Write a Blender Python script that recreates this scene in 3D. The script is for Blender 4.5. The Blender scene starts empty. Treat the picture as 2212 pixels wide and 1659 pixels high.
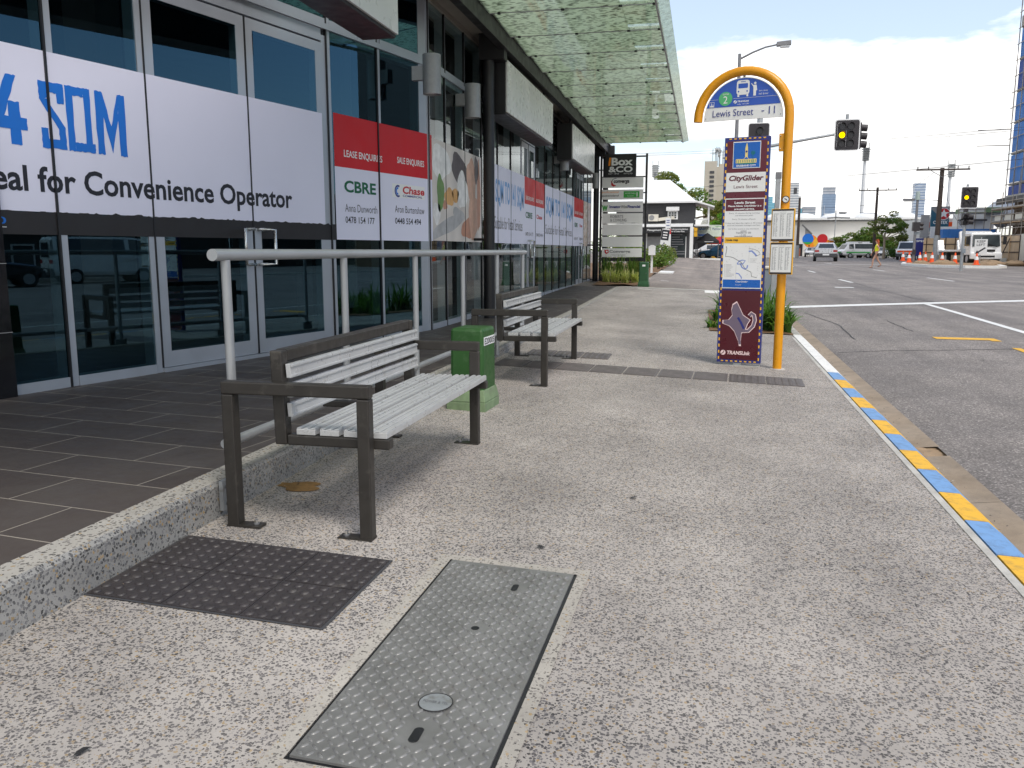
import bpy, bmesh, math, random
from mathutils import Vector as V, Matrix as M
R = math.radians
rnd = random.Random(7)
sc = bpy.context.scene
COL = sc.collection

# ------------------------------------------------------------------ camera, sky, sun, exposure
EYE = 1.29
cam = bpy.data.objects.new('camera', bpy.data.cameras.new('camera'))
COL.objects.link(cam)
cam.location = (0, 0, EYE)
cam.rotation_euler = (R(90 - 9.016), 0, R(12.696))
cam.data.lens = 29.54
cam.data.sensor_width = 36
cam.data.clip_start = 0.05
cam.data.clip_end = 6000
sc.camera = cam
sc.view_settings.view_transform = 'Standard'
sc.view_settings.look = 'None'
sc.view_settings.exposure = 0.86
sc.view_settings.gamma = 1.0
sc.view_settings.use_curve_mapping = False
SUN_AZ, SUN_EL = 138, 58           # azimuth clockwise from the street direction (+Y)

world = bpy.data.worlds.new('World')
sc.world = world
world.use_nodes = True
nt = world.node_tree
nt.nodes.clear()
def N(t, **kw):
    n = nt.nodes.new(t)
    for k, v in kw.items():
        setattr(n, k, v)
    return n
def LK(a, b):
    nt.links.new(a, b)
def math_node(op, a=None, b=None, c=None):
    n = N('ShaderNodeMath', operation=op)
    for i, x in enumerate((a, b, c)):
        if x is None:
            continue
        if isinstance(x, (int, float)):
            n.inputs[i].default_value = x
        else:
            LK(x, n.inputs[i])
    return n.outputs[0]
def ramp(fac, stops):
    n = N('ShaderNodeValToRGB')
    els = n.color_ramp.elements
    while len(els) < len(stops):
        els.new(0.5)
    for e, (p, c) in zip(els, stops):
        e.position = p
        e.color = (*c, 1) if len(c) == 3 else c
    if fac is not None:
        LK(fac, n.inputs[0])
    return n.outputs[0]
def noise(vec, scale, detail=4, rough=.55, dist=0):
    n = N('ShaderNodeTexNoise')
    n.inputs['Scale'].default_value = scale
    n.inputs['Detail'].default_value = detail
    n.inputs['Roughness'].default_value = rough
    n.inputs['Distortion'].default_value = dist
    if vec is not None:
        LK(vec, n.inputs['Vector'])
    return n.outputs[0]
def mix(fac, a, b, mode='MIX'):
    n = N('ShaderNodeMix', data_type='RGBA', blend_type=mode)
    for s, x in ((0, fac), (6, a), (7, b)):
        if isinstance(x, (int, float)):
            n.inputs[s].default_value = x
        elif isinstance(x, tuple):
            n.inputs[s].default_value = (*x, 1)
        else:
            LK(x, n.inputs[s])
    return n.outputs[2]

sky = N('ShaderNodeTexSky', sky_type='NISHITA')
sky.sun_disc = False
sky.sun_elevation = R(SUN_EL)
sky.sun_rotation = R(SUN_AZ)
sky.air_density = 1.0
sky.dust_density = 0.6
bg_sky = N('ShaderNodeBackground')
bg_sky.inputs['Strength'].default_value = 0.10
LK(sky.outputs[0], bg_sky.inputs['Color'])
tc = N('ShaderNodeTexCoord')
sep = N('ShaderNodeSeparateXYZ')
LK(tc.outputs['Generated'], sep.inputs[0])
zc = math_node('MAXIMUM', sep.outputs[2], 0.0)
den = math_node('ADD', zc, 0.16)
comb = N('ShaderNodeCombineXYZ')
LK(math_node('DIVIDE', sep.outputs[0], den), comb.inputs[0])
LK(math_node('DIVIDE', sep.outputs[1], den), comb.inputs[1])
mp = N('ShaderNodeMapping')
LK(comb.outputs[0], mp.inputs[0])
mp.inputs['Location'].default_value = (1.35, 0.42, 0)
cl = noise(mp.outputs[0], 0.62, 9, .56, .25)
# clouds fill the sky ahead, the side over the road stays bluer
side = math_node('MULTIPLY_ADD', math_node('ABSOLUTE', sep.outputs[1]), 0.10, -0.03)
# a clear blue gap over the far side of the road (the shop glass mirrors it)
dotn = N('ShaderNodeVectorMath', operation='DOT_PRODUCT')
LK(tc.outputs['Generated'], dotn.inputs[0])
dotn.inputs[1].default_value = (.74, .60, .30)
gap = ramp(dotn.outputs['Value'], [(.87, (0, 0, 0)), (.94, (1, 1, 1))])
clm = ramp(math_node('SUBTRACT', math_node('ADD', cl, side), math_node('MULTIPLY', gap, .4)), [(0.50, (0, 0, 0)), (0.57, (1, 1, 1))])
shade = ramp(noise(mp.outputs[0], 1.5, 5, .5, .2), [(0.36, (.56, .555, .555)), (.50, (.74, .73, .71)), (0.66, (1.19, 1.155, 1.125))])
bg_cl = N('ShaderNodeBackground')
bg_cl.inputs['Strength'].default_value = 1.0
LK(shade, bg_cl.inputs['Color'])
veil = N('ShaderNodeBackground')
veil.inputs['Color'].default_value = (.92, .95, 1.0, 1)
veil.inputs['Strength'].default_value = 1.0
vm = N('ShaderNodeMixShader')
front = math_node('MULTIPLY_ADD', sep.outputs[1], 0.62, 0.02)
LK(math_node('MULTIPLY', math_node('MAXIMUM', math_node('MINIMUM', front, .22), 0.04), math_node('SUBTRACT', 1.0, gap)), vm.inputs[0])
LK(bg_sky.outputs[0], vm.inputs[1])
LK(veil.outputs[0], vm.inputs[2])
ms = N('ShaderNodeMixShader')
LK(clm, ms.inputs[0])
LK(vm.outputs[0], ms.inputs[1])
LK(bg_cl.outputs[0], ms.inputs[2])
wo = N('ShaderNodeOutputWorld')
LK(ms.outputs[0], wo.inputs['Surface'])

sun = bpy.data.objects.new('sun', bpy.data.lights.new('sun', 'SUN'))
COL.objects.link(sun)
sun.data.energy = 1.45
sun.data.angle = R(18)
sun.data.color = (1.0, .955, .88)
az = R(SUN_AZ)
sdir = V((math.sin(az) * math.cos(R(SUN_EL)), math.cos(az) * math.cos(R(SUN_EL)), math.sin(R(SUN_EL))))
sun.rotation_euler = sdir.to_track_quat('Z', 'Y').to_euler()
sun.location = (20, -10, 40)

# ------------------------------------------------------------------ measuring helper: a point of the survey photo at street distance y
FPX, CX, CY = 1815.0, 1106.0, 829.5
_th, _yw = R(9.016), R(12.696)
_fw = V((-math.sin(_yw) * math.cos(_th), math.cos(_yw) * math.cos(_th), -math.sin(_th)))
_rt = V((math.cos(_yw), math.sin(_yw), 0))
_up = _rt.cross(_fw)
def at(px, py, y):
    d = _fw * FPX + _rt * (px - CX) - _up * (py - CY)
    return V((0, 0, EYE)) + d * (y / d.y)
def prof(y):
    return .013 * y if y < 20 else (.26 + .006 * (y - 20) if y < 75 else .59)
def zp(x, y):
    return prof(y) - .032 * max(min(x, 1.45), -4)
def zr(x, y):
    if x < 1.66:
        k = min(max((x + 1.2) / 2.86, 0), 1)
        return zp(x, y) * (1 - k) + zr(1.66, y) * k
    return prof(y) - .0464 - .11 - .006 * min(max(x - 1.6, 0), 30)

# ------------------------------------------------------------------ materials
def srgb(r, g, b):
    f = lambda c: (c / 255) / 12.92 if c / 255 <= .04045 else ((c / 255 + .055) / 1.055) ** 2.4
    return (f(r), f(g), f(b))
def newmat(name):
    global nt
    m = bpy.data.materials.new(name)
    m.use_nodes = True
    nt = m.node_tree
    nt.nodes.clear()
    out = N('ShaderNodeOutputMaterial')
    return m, out
def princ(out, color, rough=.6, metal=0., spec=.5, bump=None, bstr=.2, bdist=.01, coat=0.):
    p = N('ShaderNodeBsdfPrincipled')
    if isinstance(color, tuple):
        p.inputs['Base Color'].default_value = (*color, 1)
    else:
        LK(color, p.inputs['Base Color'])
    if isinstance(rough, (int, float)):
        p.inputs['Roughness'].default_value = rough
    else:
        LK(rough, p.inputs['Roughness'])
    p.inputs['Metallic'].default_value = metal
    p.inputs['Specular IOR Level'].default_value = spec
    p.inputs['Coat Weight'].default_value = coat
    if bump is not None:
        b = N('ShaderNodeBump')
        b.inputs['Strength'].default_value = bstr
        b.inputs['Distance'].default_value = bdist
        LK(bump, b.inputs['Height'])
        LK(b.outputs[0], p.inputs['Normal'])
    LK(p.outputs[0], out.inputs['Surface'])
    return p
def objvec():
    return N('ShaderNodeTexCoord').outputs['Object']
def wpos():
    return N('ShaderNodeNewGeometry').outputs['Position']
def mat(name, c, rough=.55, metal=0., var=.10, scale=3., bump=0., bscale=80., spec=.5, coat=0., grime=None):
    """plain painted / metal / plastic surface with slight wear"""
    m, out = newmat(name)
    v = objvec()
    n1 = noise(v, scale, 5, .6)
    lo = tuple(x * (1 - var) for x in c)
    hi = tuple(min(x * (1 + var * .7), .95) for x in c)
    col = ramp(n1, [(.32, lo), (.68, hi)])
    if grime:
        g = ramp(noise(v, scale * 2.3, 6, .65), [(.56, (0, 0, 0)), (.72, (1, 1, 1))])
        col = mix(g, col, grime)
    rr = ramp(noise(v, scale * 4, 3, .5), [(.3, (max(rough - .07, .02),) * 3), (.7, (min(rough + .09, 1),) * 3)])
    princ(out, col, rr, metal, spec, noise(v, bscale, 3, .6) if bump else None, bump, .004, coat)
    return m
def emitmat(name, c, strength):
    m, out = newmat(name)
    e = N('ShaderNodeEmission')
    e.inputs[0].default_value = (*c, 1)
    e.inputs[1].default_value = strength
    LK(e.outputs[0], out.inputs['Surface'])
    return m
def glassmat(name, tint, refl_tint, ior=1.6, gain=1.0):
    m, out = newmat(name)
    fr = N('ShaderNodeFresnel')
    fr.inputs['IOR'].default_value = ior
    tr = N('ShaderNodeBsdfTransparent')
    tr.inputs[0].default_value = (*tint, 1)
    gl = N('ShaderNodeBsdfGlossy')
    gl.inputs['Roughness'].default_value = .0
    gl.inputs[0].default_value = (*refl_tint, 1)
    mx = N('ShaderNodeMixShader')
    ge = N('ShaderNodeNewGeometry')
    LK(math_node('MULTIPLY', math_node('MULTIPLY', fr.outputs[0], gain), math_node('SUBTRACT', 1.0, ge.outputs['Backfacing'])), mx.inputs[0])
    LK(tr.outputs[0], mx.inputs[1])
    LK(gl.outputs[0], mx.inputs[2])
    LK(mx.outputs[0], out.inputs['Surface'])
    return m

def aggregate(name, matrix, stone, scale, cover, patch=.25, bstr=.25):
    """exposed aggregate concrete: dark chips in a pale matrix"""
    m, out = newmat(name)
    v = wpos()
    warp = N('ShaderNodeVectorMath', operation='MULTIPLY_ADD')
    nn = N('ShaderNodeTexNoise')
    nn.inputs['Scale'].default_value = scale * .9
    LK(v, nn.inputs['Vector'])
    LK(nn.outputs[1], warp.inputs[0])
    warp.inputs[1].default_value = (.012,) * 3
    LK(v, warp.inputs[2])
    vo = N('ShaderNodeTexVoronoi')
    vo.inputs['Scale'].default_value = scale
    LK(warp.outputs[0], vo.inputs['Vector'])
    rs = N('ShaderNodeSeparateColor')
    LK(vo.outputs['Color'], rs.inputs[0])
    # chip radius differs from cell to cell, some cells hold none
    rad = math_node('MULTIPLY_ADD', rs.outputs[0], .50, cover - .25)
    d = math_node('SUBTRACT', rad, vo.outputs['Distance'])
    chip = ramp(d, [(.0, (0, 0, 0)), (.07, (1, 1, 1))])
    tone = ramp(rs.outputs[1], [(.0, tuple(x * .35 for x in stone)), (.45, stone), (.86, tuple(x * 1.8 for x in stone)),
                                (.93, (.30, .21, .10)), (1.0, (.36, .27, .17))])
    big = noise(v, 1.1, 6, .62)
    mid = noise(v, 7., 5, .6)
    base = ramp(big, [(.28, tuple(x * (1 - patch) for x in matrix)), (.70, tuple(min(x * (1 + patch * .45), .8) for x in matrix))])
    base = mix(.35, base, ramp(mid, [(.3, (.55, .55, .55)), (.7, (1, 1, 1))]), 'MULTIPLY')
    fine = noise(v, 400, 2, .5)
    base = mix(.3, base, ramp(fine, [(.3, (.6, .6, .6)), (.7, (1.0, 1.0, 1.0))]), 'MULTIPLY')
    wear = ramp(noise(v, .55, 4, .6), [(.40, (1, 1, 1)), (.66, (.72, .72, .72))])
    col = mix(mix(1.0, chip, wear, 'MULTIPLY'), base, tone)
    st = ramp(noise(v, 2.7, 6, .7), [(.62, (0, 0, 0)), (.74, (1, 1, 1))])
    col = mix(mix(1., st, (.35, .35, .35), 'MULTIPLY'), col, (.16, .145, .125))
    if name == 'exposed_aggregate':
        gv = N('ShaderNodeTexVoronoi')
        gv.inputs['Scale'].default_value = 1.7
        LK(warp.outputs[0], gv.inputs['Vector'])
        gs = N('ShaderNodeSeparateColor')
        LK(gv.outputs['Color'], gs.inputs[0])
        gum = math_node('MULTIPLY', math_node('LESS_THAN', gv.outputs['Distance'], math_node('MULTIPLY_ADD', gs.outputs[2], .03, .012)), math_node('GREATER_THAN', gs.outputs[0], .45))
        col = mix(math_node('MULTIPLY', gum, .75), col, (.13, .12, .115))
        a2 = N('ShaderNodeMapping')
        LK(v, a2.inputs[0])
        a2.inputs['Scale'].default_value = (.9, .22, 1)
        col = mix(1., col, ramp(noise(a2.outputs[0], 1.6, 7, .62, .4), [(.32, (.84, .83, .82)), (.60, (1.03, 1.02, 1.0))]), 'MULTIPLY')
    h = math_node('ADD', math_node('MULTIPLY', chip, .5), fine)
    princ(out, col, .82, 0, .35, h, bstr, .003)
    return m
def asphalt(name, c, lift=1.0):
    m, out = newmat(name)
    v = wpos()
    vo = N('ShaderNodeTexVoronoi')
    vo.inputs['Scale'].default_value = 95
    LK(v, vo.inputs['Vector'])
    rs = N('ShaderNodeSeparateColor')
    LK(vo.outputs['Color'], rs.inputs[0])
    tone = ramp(rs.outputs[0], [(0, tuple(x * .62 for x in c)), (.7, c), (.93, tuple(x * 1.5 for x in c)), (1, tuple(x * 2.2 for x in c))])
    big = ramp(noise(v, .35, 6, .6), [(.3, (.72, .72, .74)), (.7, (1.12, 1.1, 1.08))])
    col = mix(1., tone, big, 'MULTIPLY')
    st = ramp(noise(v, 1.6, 5, .65), [(.35, (.82, .82, .82)), (.65, (1, 1, 1))])
    col = mix(1., col, st, 'MULTIPLY')
    a = N('ShaderNodeMapping')
    LK(v, a.inputs[0])
    a.inputs['Scale'].default_value = (1.1, .045, 1)
    col = mix(1., col, ramp(noise(a.outputs[0], 1.3, 5, .6), [(.34, (.74, .74, .75)), (.62, (1.05, 1.04, 1.03))]), 'MULTIPLY')
    oil = ramp(noise(v, 3.4, 3, .5), [(.70, (1, 1, 1)), (.76, (.62, .62, .62))])
    col = mix(1., col, oil, 'MULTIPLY')
    princ(out, col, .88, 0, .3, vo.outputs['Distance'], .35, .004)
    return m
def tilemat():
    m, out = newmat('charcoal_tile')
    mpn = N('ShaderNodeMapping')
    LK(wpos(), mpn.inputs[0])
    mpn.inputs['Rotation'].default_value = (0, 0, R(7.2))
    mpn.inputs['Location'].default_value = (.345, -.068, 0)
    b = N('ShaderNodeTexBrick')
    b.offset = .5
    b.inputs['Scale'].default_value = 1
    b.inputs['Brick Width'].default_value = .70
    b.inputs['Row Height'].default_value = .345
    b.inputs['Mortar Size'].default_value = .0038
    b.inputs['Mortar Smooth'].default_value = .2
    b.inputs['Bias'].default_value = 0
    b.inputs['Color1'].default_value = (.052, .041, .037, 1)
    b.inputs['Color2'].default_value = (.072, .058, .051, 1)
    b.inputs['Mortar'].default_value = (.30, .265, .22, 1)
    LK(mpn.outputs[0], b.inputs['Vector'])
    v = wpos()
    dust = ramp(noise(v, 2.2, 6, .65), [(.40, (0, 0, 0)), (.75, (1, 1, 1))])
    col = mix(mix(1., dust, (.22, .22, .22), 'MULTIPLY'), b.outputs['Color'], (.15, .14, .125))
    sm = ramp(noise(v, 5, 4, .6), [(.3, (.48, .48, .48)), (.7, (.68, .68, .68))])
    princ(out, col, sm, 0, .35, b.outputs['Fac'], -.3, .002)
    return m
def concrete(name, c, sc_=4., dirt=.5, dirtcol=(.12, .10, .085)):
    m, out = newmat(name)
    v = wpos()
    a = ramp(noise(v, sc_, 7, .65), [(.3, tuple(x * .7 for x in c)), (.7, tuple(min(x * 1.15, .85) for x in c))])
    g = ramp(noise(v, sc_ * 2.4, 6, .7), [(.54, (0, 0, 0)), (.75, (dirt,) * 3)])
    col = mix(g, a, dirtcol)
    f = noise(v, 160, 3, .6)
    col = mix(.4, col, ramp(f, [(.3, (.55, .55, .55)), (.7, (1, 1, 1))]), 'MULTIPLY')
    princ(out, col, .85, 0, .3, f, .3, .004)
    return m
def paintline(name, c, wear=.5):
    m, out = newmat(name)
    v = wpos()
    g = ramp(noise(v, 16, 8, .75), [(.46, (0, 0, 0)), (.66, (wear,) * 3)])
    col = mix(g, c, tuple(x * .35 + .05 for x in c))
    princ(out, col, .7, 0, .4, noise(v, 120, 2, .5), .2, .003)
    return m
def canopymat(name, clear=False):
    m, out = newmat(name)
    v = objvec()
    def dashes(rot, sx, sy, seed, th):
        a = N('ShaderNodeMapping')
        LK(v, a.inputs[0])
        a.inputs['Rotation'].default_value = (0, 0, rot)
        a.inputs['Scale'].default_value = (sx, sy, 0)
        a.inputs['Location'].default_value = (seed, seed * 1.7, 0)
        vo = N('ShaderNodeTexVoronoi')
        vo.inputs['Scale'].default_value = 1
        LK(a.outputs[0], vo.inputs['Vector'])
        return ramp(vo.outputs['Distance'], [(th, (1, 1, 1)), (th + .07, (0, 0, 0))])
    p = mix(1., mix(1., dashes(.25, 6, 27, 3.1, .22), dashes(1.15, 8, 30, 8.3, .20), 'LIGHTEN'), dashes(-.45, 7, 29, 5.7, .19), 'LIGHTEN')
    big = noise(v, .8, 4, .6)
    fr = N('ShaderNodeFresnel')
    fr.inputs['IOR'].default_value = 1.5
    tr = N('ShaderNodeBsdfTransparent')
    tr.inputs[0].default_value = (.90, .96, .90, 1)
    tl = N('ShaderNodeBsdfTranslucent')
    tl.inputs[0].default_value = (.55, .63, .50, 1)
    df = N('ShaderNodeBsdfDiffuse')
    df.inputs[0].default_value = (.46, .52, .40, 1)
    gl = N('ShaderNodeBsdfGlossy')
    gl.inputs['Roughness'].default_value = .02
    dk = N('ShaderNodeBsdfDiffuse')
    dk.inputs[0].default_value = (.02, .03, .02, 1)
    a = N('ShaderNodeMixShader')
    a.inputs[0].default_value = .22
    LK(tl.outputs[0], a.inputs[1])
    LK(df.outputs[0], a.inputs[2])
    b = N('ShaderNodeMixShader')
    if clear:
        b.inputs[0].default_value = .35
    else:
        LK(ramp(big, [(.3, (.95,) * 3), (.7, (.82,) * 3)]), b.inputs[0])
    LK(tr.outputs[0], b.inputs[1])
    LK(a.outputs[0], b.inputs[2])
    c = N('ShaderNodeMixShader')
    LK(math_node('MULTIPLY', p, .80 if not clear else .34), c.inputs[0])
    LK(b.outputs[0], c.inputs[1])
    LK(dk.outputs[0], c.inputs[2])
    d = N('ShaderNodeMixShader')
    ge = N('ShaderNodeNewGeometry')
    LK(math_node('MULTIPLY', fr.outputs[0], math_node('SUBTRACT', 1.0, ge.outputs['Backfacing'])), d.inputs[0])
    LK(c.outputs[0], d.inputs[1])
    LK(gl.outputs[0], d.inputs[2])
    LK(d.outputs[0], out.inputs['Surface'])
    return m
def leafmat(name, a, b, trans=.35):
    m, out = newmat(name)
    oi = N('ShaderNodeNewGeometry')
    col = ramp(oi.outputs['Random Per Island'], [(0, a), (1, b)])
    p = N('ShaderNodeBsdfPrincipled')
    LK(col, p.inputs['Base Color'])
    p.inputs['Roughness'].default_value = .5
    p.inputs['Specular IOR Level'].default_value = .3
    t = N('ShaderNodeBsdfTranslucent')
    LK(mix(1., col, (1.5, 1.7, .7), 'MULTIPLY'), t.inputs[0])
    mx = N('ShaderNodeMixShader')
    mx.inputs[0].default_value = trans
    LK(p.outputs[0], mx.inputs[1])
    LK(t.outputs[0], mx.inputs[2])
    LK(mx.outputs[0], out.inputs['Surface'])
    return m
def photomat(name):
    """blurred food photograph printed on window film: soft patches of flesh, white, green and brown"""
    m, out = newmat(name)
    v = objvec()
    n1 = noise(v, 4.2, 3, .5, 1.6)
    c = ramp(n1, [(.25, (.10, .05, .035)), (.38, (.50, .27, .18)), (.47, (.74, .60, .52)), (.55, (.80, .79, .78)), (.63, (.30, .24, .20)), (.69, (.66, .42, .22)), (.76, (.12, .26, .06))])
    n2 = noise(v, 9, 2, .5, .9)
    c = mix(.35, c, ramp(n2, [(.35, (.25, .16, .12)), (.55, (.78, .74, .70)), (.7, (.55, .22, .12))]))
    princ(out, c, .5)
    return m
def stripemat(name, c1, c2, period, duty=.5, axis=2, rough=.3):
    """storey bands of a distant tower"""
    m, out = newmat(name)
    s = N('ShaderNodeSeparateXYZ')
    LK(objvec(), s.inputs[0])
    fr = math_node('FRACT', math_node('DIVIDE', s.outputs[axis], period))
    n1 = noise(objvec(), .12, 4, .6)
    c = mix(ramp(fr, [(duty - .02, (0, 0, 0)), (duty + .02, (1, 1, 1))]), c1, c2)
    c = mix(.5, c, ramp(n1, [(.3, (.7, .7, .7)), (.7, (1.1, 1.1, 1.1))]), 'MULTIPLY')
    princ(out, c, rough)
    return m

PAVE = aggregate('exposed_aggregate', (.458, .421, .390), (.092, .086, .088), 114, .46)
PATCH = aggregate('worn_concrete_collar', (.455, .42, .37), (.17, .155, .14), 100, .36, .25)
KERBC = aggregate('rough_kerb_concrete', (.37, .36, .345), (.12, .118, .12), 95, .47, .42, .6)
KERBTOP = aggregate('kerb_top_concrete', (.46, .43, .385), (.12, .11, .10), 70, .36, .2, .4)
ASPH = asphalt('asphalt', (.262, .240, .224))
ASPH2 = asphalt('worn_asphalt', (.30, .262, .23))
TILE = tilemat()
GUTTER = concrete('gutter_concrete', (.33, .265, .20), 3., .45)
LIGHTC = concrete('pale_concrete', (.52, .50, .46), 4., .3)
WHITEL = paintline('white_road_paint', (.72, .72, .70), .45)
YELL = paintline('yellow_paint', srgb(224, 172, 52), .6)
BLUEP = paintline('sky_blue_paint', srgb(112, 152, 198), .6)
WHITEK = paintline('white_kerb_paint', (.74, .73, .70), .4)
MULCH = concrete('bark_mulch', (.20, .115, .06), 30, .6, (.06, .035, .02))
DIRT = concrete('sandy_dirt', (.34, .24, .15), 8, .4)
FARG = concrete('far_ground', (.20, .19, .17), .05, .3)
ALU = mat('silver_anodised_aluminium', (.42, .45, .50), .38, .35, .08, 1.5)
ALUW = mat('pale_aluminium_slat', (.54, .545, .545), .32, .3, .08, 5, grime=(.42, .41, .39))
RAILM = mat('grey_painted_steel', (.37, .38, .39), .38, .3, .08, 3)
BENCHF = mat('bronze_powder_coat', (.034, .030, .026), .42, .2, .2, 5, .05, 300, grime=(.075, .068, .058))
BLACK = mat('black_paint', (.012, .012, .014), .45, 0, .2, 2)
BLACKG = mat('black_gloss_tile', (.010, .010, .012), .12, 0, .2, 2)
DARK = mat('dark_rubber', (.018, .017, .017), .7, 0, .2, 6)
TACT = mat('charcoal_tactile_tile', (.040, .034, .035), .5, 0, .2, 9, .1, 200, grime=(.085, .075, .07))
TACT2 = mat('weathered_tactile_tile', (.105, .092, .088), .6, 0, .2, 6, .1, 200, grime=(.16, .145, .135))
GALV = mat('galvanised_steel', (.36, .375, .385), .45, .5, .16, 7, grime=(.22, .21, .19))
PLATE = mat('galvanised_chequer_plate', (.235, .23, .222), .42, .4, .2, 5, .1, 250, grime=(.20, .185, .17))
STEELD = mat('grey_steel', (.20, .20, .21), .5, .4, .15, 5)
STAIN = mat('polished_stainless', (.62, .62, .60), .22, .9, .05, 5)
GREENP = mat('green_pillar_plastic', (.021, .086, .015), .45, 0, .15, 5, grime=(.06, .13, .05))
GREENC = mat('pale_green_concrete', (.17, .24, .13), .8, 0, .25, 12, .3, 90, grime=(.2, .2, .16))
GREEND = mat('dark_green_paint', (.020, .085, .030), .4, 0, .12, 4)
WHITE = mat('white_paint', (.74, .74, .73), .45, 0, .05, 3)
WHITES = mat('white_sign_face', (.70, .71, .71), .3, 0, .04, 2)
CREAM = mat('cream_paint', (.66, .62, .53), .5, 0, .06, 3)
GREYP = mat('blue_grey_paint', (.20, .23, .26), .5, 0, .1, 3)
MIDGREY = mat('mid_grey_paint', (.26, .26, .26), .5, 0, .1, 3)
DGREY = mat('dark_grey_paint', (.055, .055, .06), .55, 0, .15, 2)
FASCIA = mat('taupe_fascia_paint', (.27, .245, .215), .5, 0, .08, 1.5)
LAMPG = mat('textured_grey_lamp', (.30, .305, .31), .5, .3, .08, 20, .1, 200)
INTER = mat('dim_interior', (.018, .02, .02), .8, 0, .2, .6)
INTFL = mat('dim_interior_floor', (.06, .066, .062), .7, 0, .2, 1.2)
FILM = mat('white_window_film', srgb(222, 222, 240), .55, 0, .03, .8)
FILMK = mat('black_window_film', (.016, .014, .015), .5, 0, .1, 1)
FILMR = mat('red_window_film', srgb(196, 16, 26), .5, 0, .05, 1)
PHOTO = photomat('printed_food_picture')
INKB = mat('blue_ink', srgb(20, 110, 205), .5, 0, .05, 3)
INKPB = mat('reflection_paled_blue_ink', srgb(110, 160, 214), .5, 0, .12, 2)  # blue paled to put the wash of glass reflections into the far lettering
INKPK = mat('reflection_paled_black_ink', (.16, .16, .17), .5, 0, .12, 3)  # black greyed likewise, reflection wash put into the ink
INKK = mat('near_black_ink', (.012, .012, .02), .5, 0, .05, 3)
INKW = mat('white_ink', (.78, .78, .78), .5, 0, .03, 3)
INKG = mat('deep_green_ink', srgb(0, 95, 62), .5, 0, .05, 3)
INKR = mat('red_ink', srgb(190, 24, 34), .5, 0, .05, 3)
INKGY = mat('grey_ink', (.20, .20, .21), .5, 0, .05, 3)
INKO = mat('orange_ink', srgb(238, 138, 20), .5, 0, .05, 3)
INKN = mat('navy_ink', srgb(38, 50, 128), .5, 0, .05, 3)
INKLG = mat('bright_green_ink', srgb(52, 158, 58), .5, 0, .05, 3)
GLASS = glassmat('tinted_shop_glass', (.46, .56, .58), (.42, .78, 1.0), 1.6, 1.6)  # blue of the mirrored sky deepened through the reflection colour
GLASSM = glassmat('clear_shop_glass', (.80, .86, .85), (.86, .93, .95), 1.5, .9)
GLASSU = glassmat('sky_blued_shop_glass', (.16, .25, .30), (.34, .74, 1.0), 2.2, 1.5)  # upper panes: mirrored sky blue put into the reflection colour
CANO = canopymat('fritted_canopy_glass')
CANOC = canopymat('clear_fritted_canopy_glass', True)
YPOLE = mat('yellow_pole_paint', srgb(216, 146, 8), .32, 0, .07, 3, grime=srgb(196, 138, 20))
SBLUE = mat('sign_blue', srgb(46, 86, 178), .35, 0, .05, 2)
SGREEN = mat('sign_green', srgb(84, 176, 116), .35, 0, .05, 2)
SWHITE = mat('sign_off_white', srgb(226, 226, 224), .35, 0, .04, 2)
MAROON = mat('sign_maroon', srgb(92, 18, 38), .3, 0, .08, 2)
MAROON2 = mat('sign_dark_maroon', srgb(78, 10, 26), .3, 0, .08, 2)
SNAVY = mat('sign_navy', srgb(38, 46, 120), .35, 0, .08, 2)
SYEL = mat('sign_yellow', srgb(236, 180, 50), .4, 0, .06, 3)
SLOGO = mat('sign_bright_blue', srgb(0, 92, 180), .3, 0, .05, 2)
SGREY = mat('sign_purple_grey', srgb(112, 98, 116), .4, 0, .05, 2)
SPINK = mat('sign_pale_pink', srgb(236, 208, 208), .4, 0, .03, 2)
SGOLD = mat('sign_pale_gold', srgb(232, 208, 130), .4, 0, .05, 2)
STEAL = mat('sign_teal', srgb(0, 120, 120), .4, 0, .05, 2)
AMBER = emitmat('lit_amber_lens', (1.0, .52, .0), 2.2)
LENSK = mat('unlit_lens', (.025, .02, .022), .25, 0, .1, 6)
SIGK = mat('signal_black', (.022, .018, .022), .5, 0, .15, 5)
BARK = mat('bark', (.13, .10, .075), .85, 0, .25, 12, .4, 40)
BARKP = mat('pale_bark', (.32, .26, .19), .85, 0, .2, 10, .3, 40)
TIMBER = mat('dark_timber_pole', (.075, .055, .045), .85, 0, .25, 5, .3, 60)
L_DARK = leafmat('dark_leaf', (.020, .055, .010), (.065, .13, .022))
L_MID = leafmat('mid_leaf', (.06, .13, .022), (.17, .25, .055))
L_OLIVE = leafmat('olive_leaf', (.08, .11, .026), (.24, .25, .08))
L_BRIGHT = leafmat('bright_leaf', (.07, .20, .012), (.17, .36, .03))
L_STRAP = leafmat('strappy_leaf', (.028, .085, .014), (.15, .27, .06))
L_YEL = leafmat('variegated_leaf', (.30, .34, .09), (.58, .57, .26))
L_BROWN = leafmat('dry_leaf', (.14, .08, .035), (.32, .20, .09))
CARW = mat('white_car_paint', (.72, .72, .72), .25, 0, .03, 2, coat=.5)
CARS = mat('silver_car_paint', (.52, .53, .55), .28, .4, .04, 2, coat=.5)
CARK = mat('dark_car_paint', (.02, .022, .028), .2, 0, .1, 2, coat=.5)
CARB = mat('blue_car_paint', (.03, .09, .16), .22, 0, .1, 2, coat=.5)
CARGL = mat('car_window_glass', (.035, .045, .05), .06, 0, .2, 2, spec=.8)
TYRE = mat('tyre_rubber', (.015, .015, .015), .8, 0, .2, 8)
RIM = mat('wheel_rim', (.42, .42, .43), .35, .6, .1, 8)
TAILR = mat('red_tail_lamp', (.36, .015, .015), .2, 0, .1, 8)
HEADL = mat('headlamp_glass', (.66, .67, .68), .15, 0, .1, 8)
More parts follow.
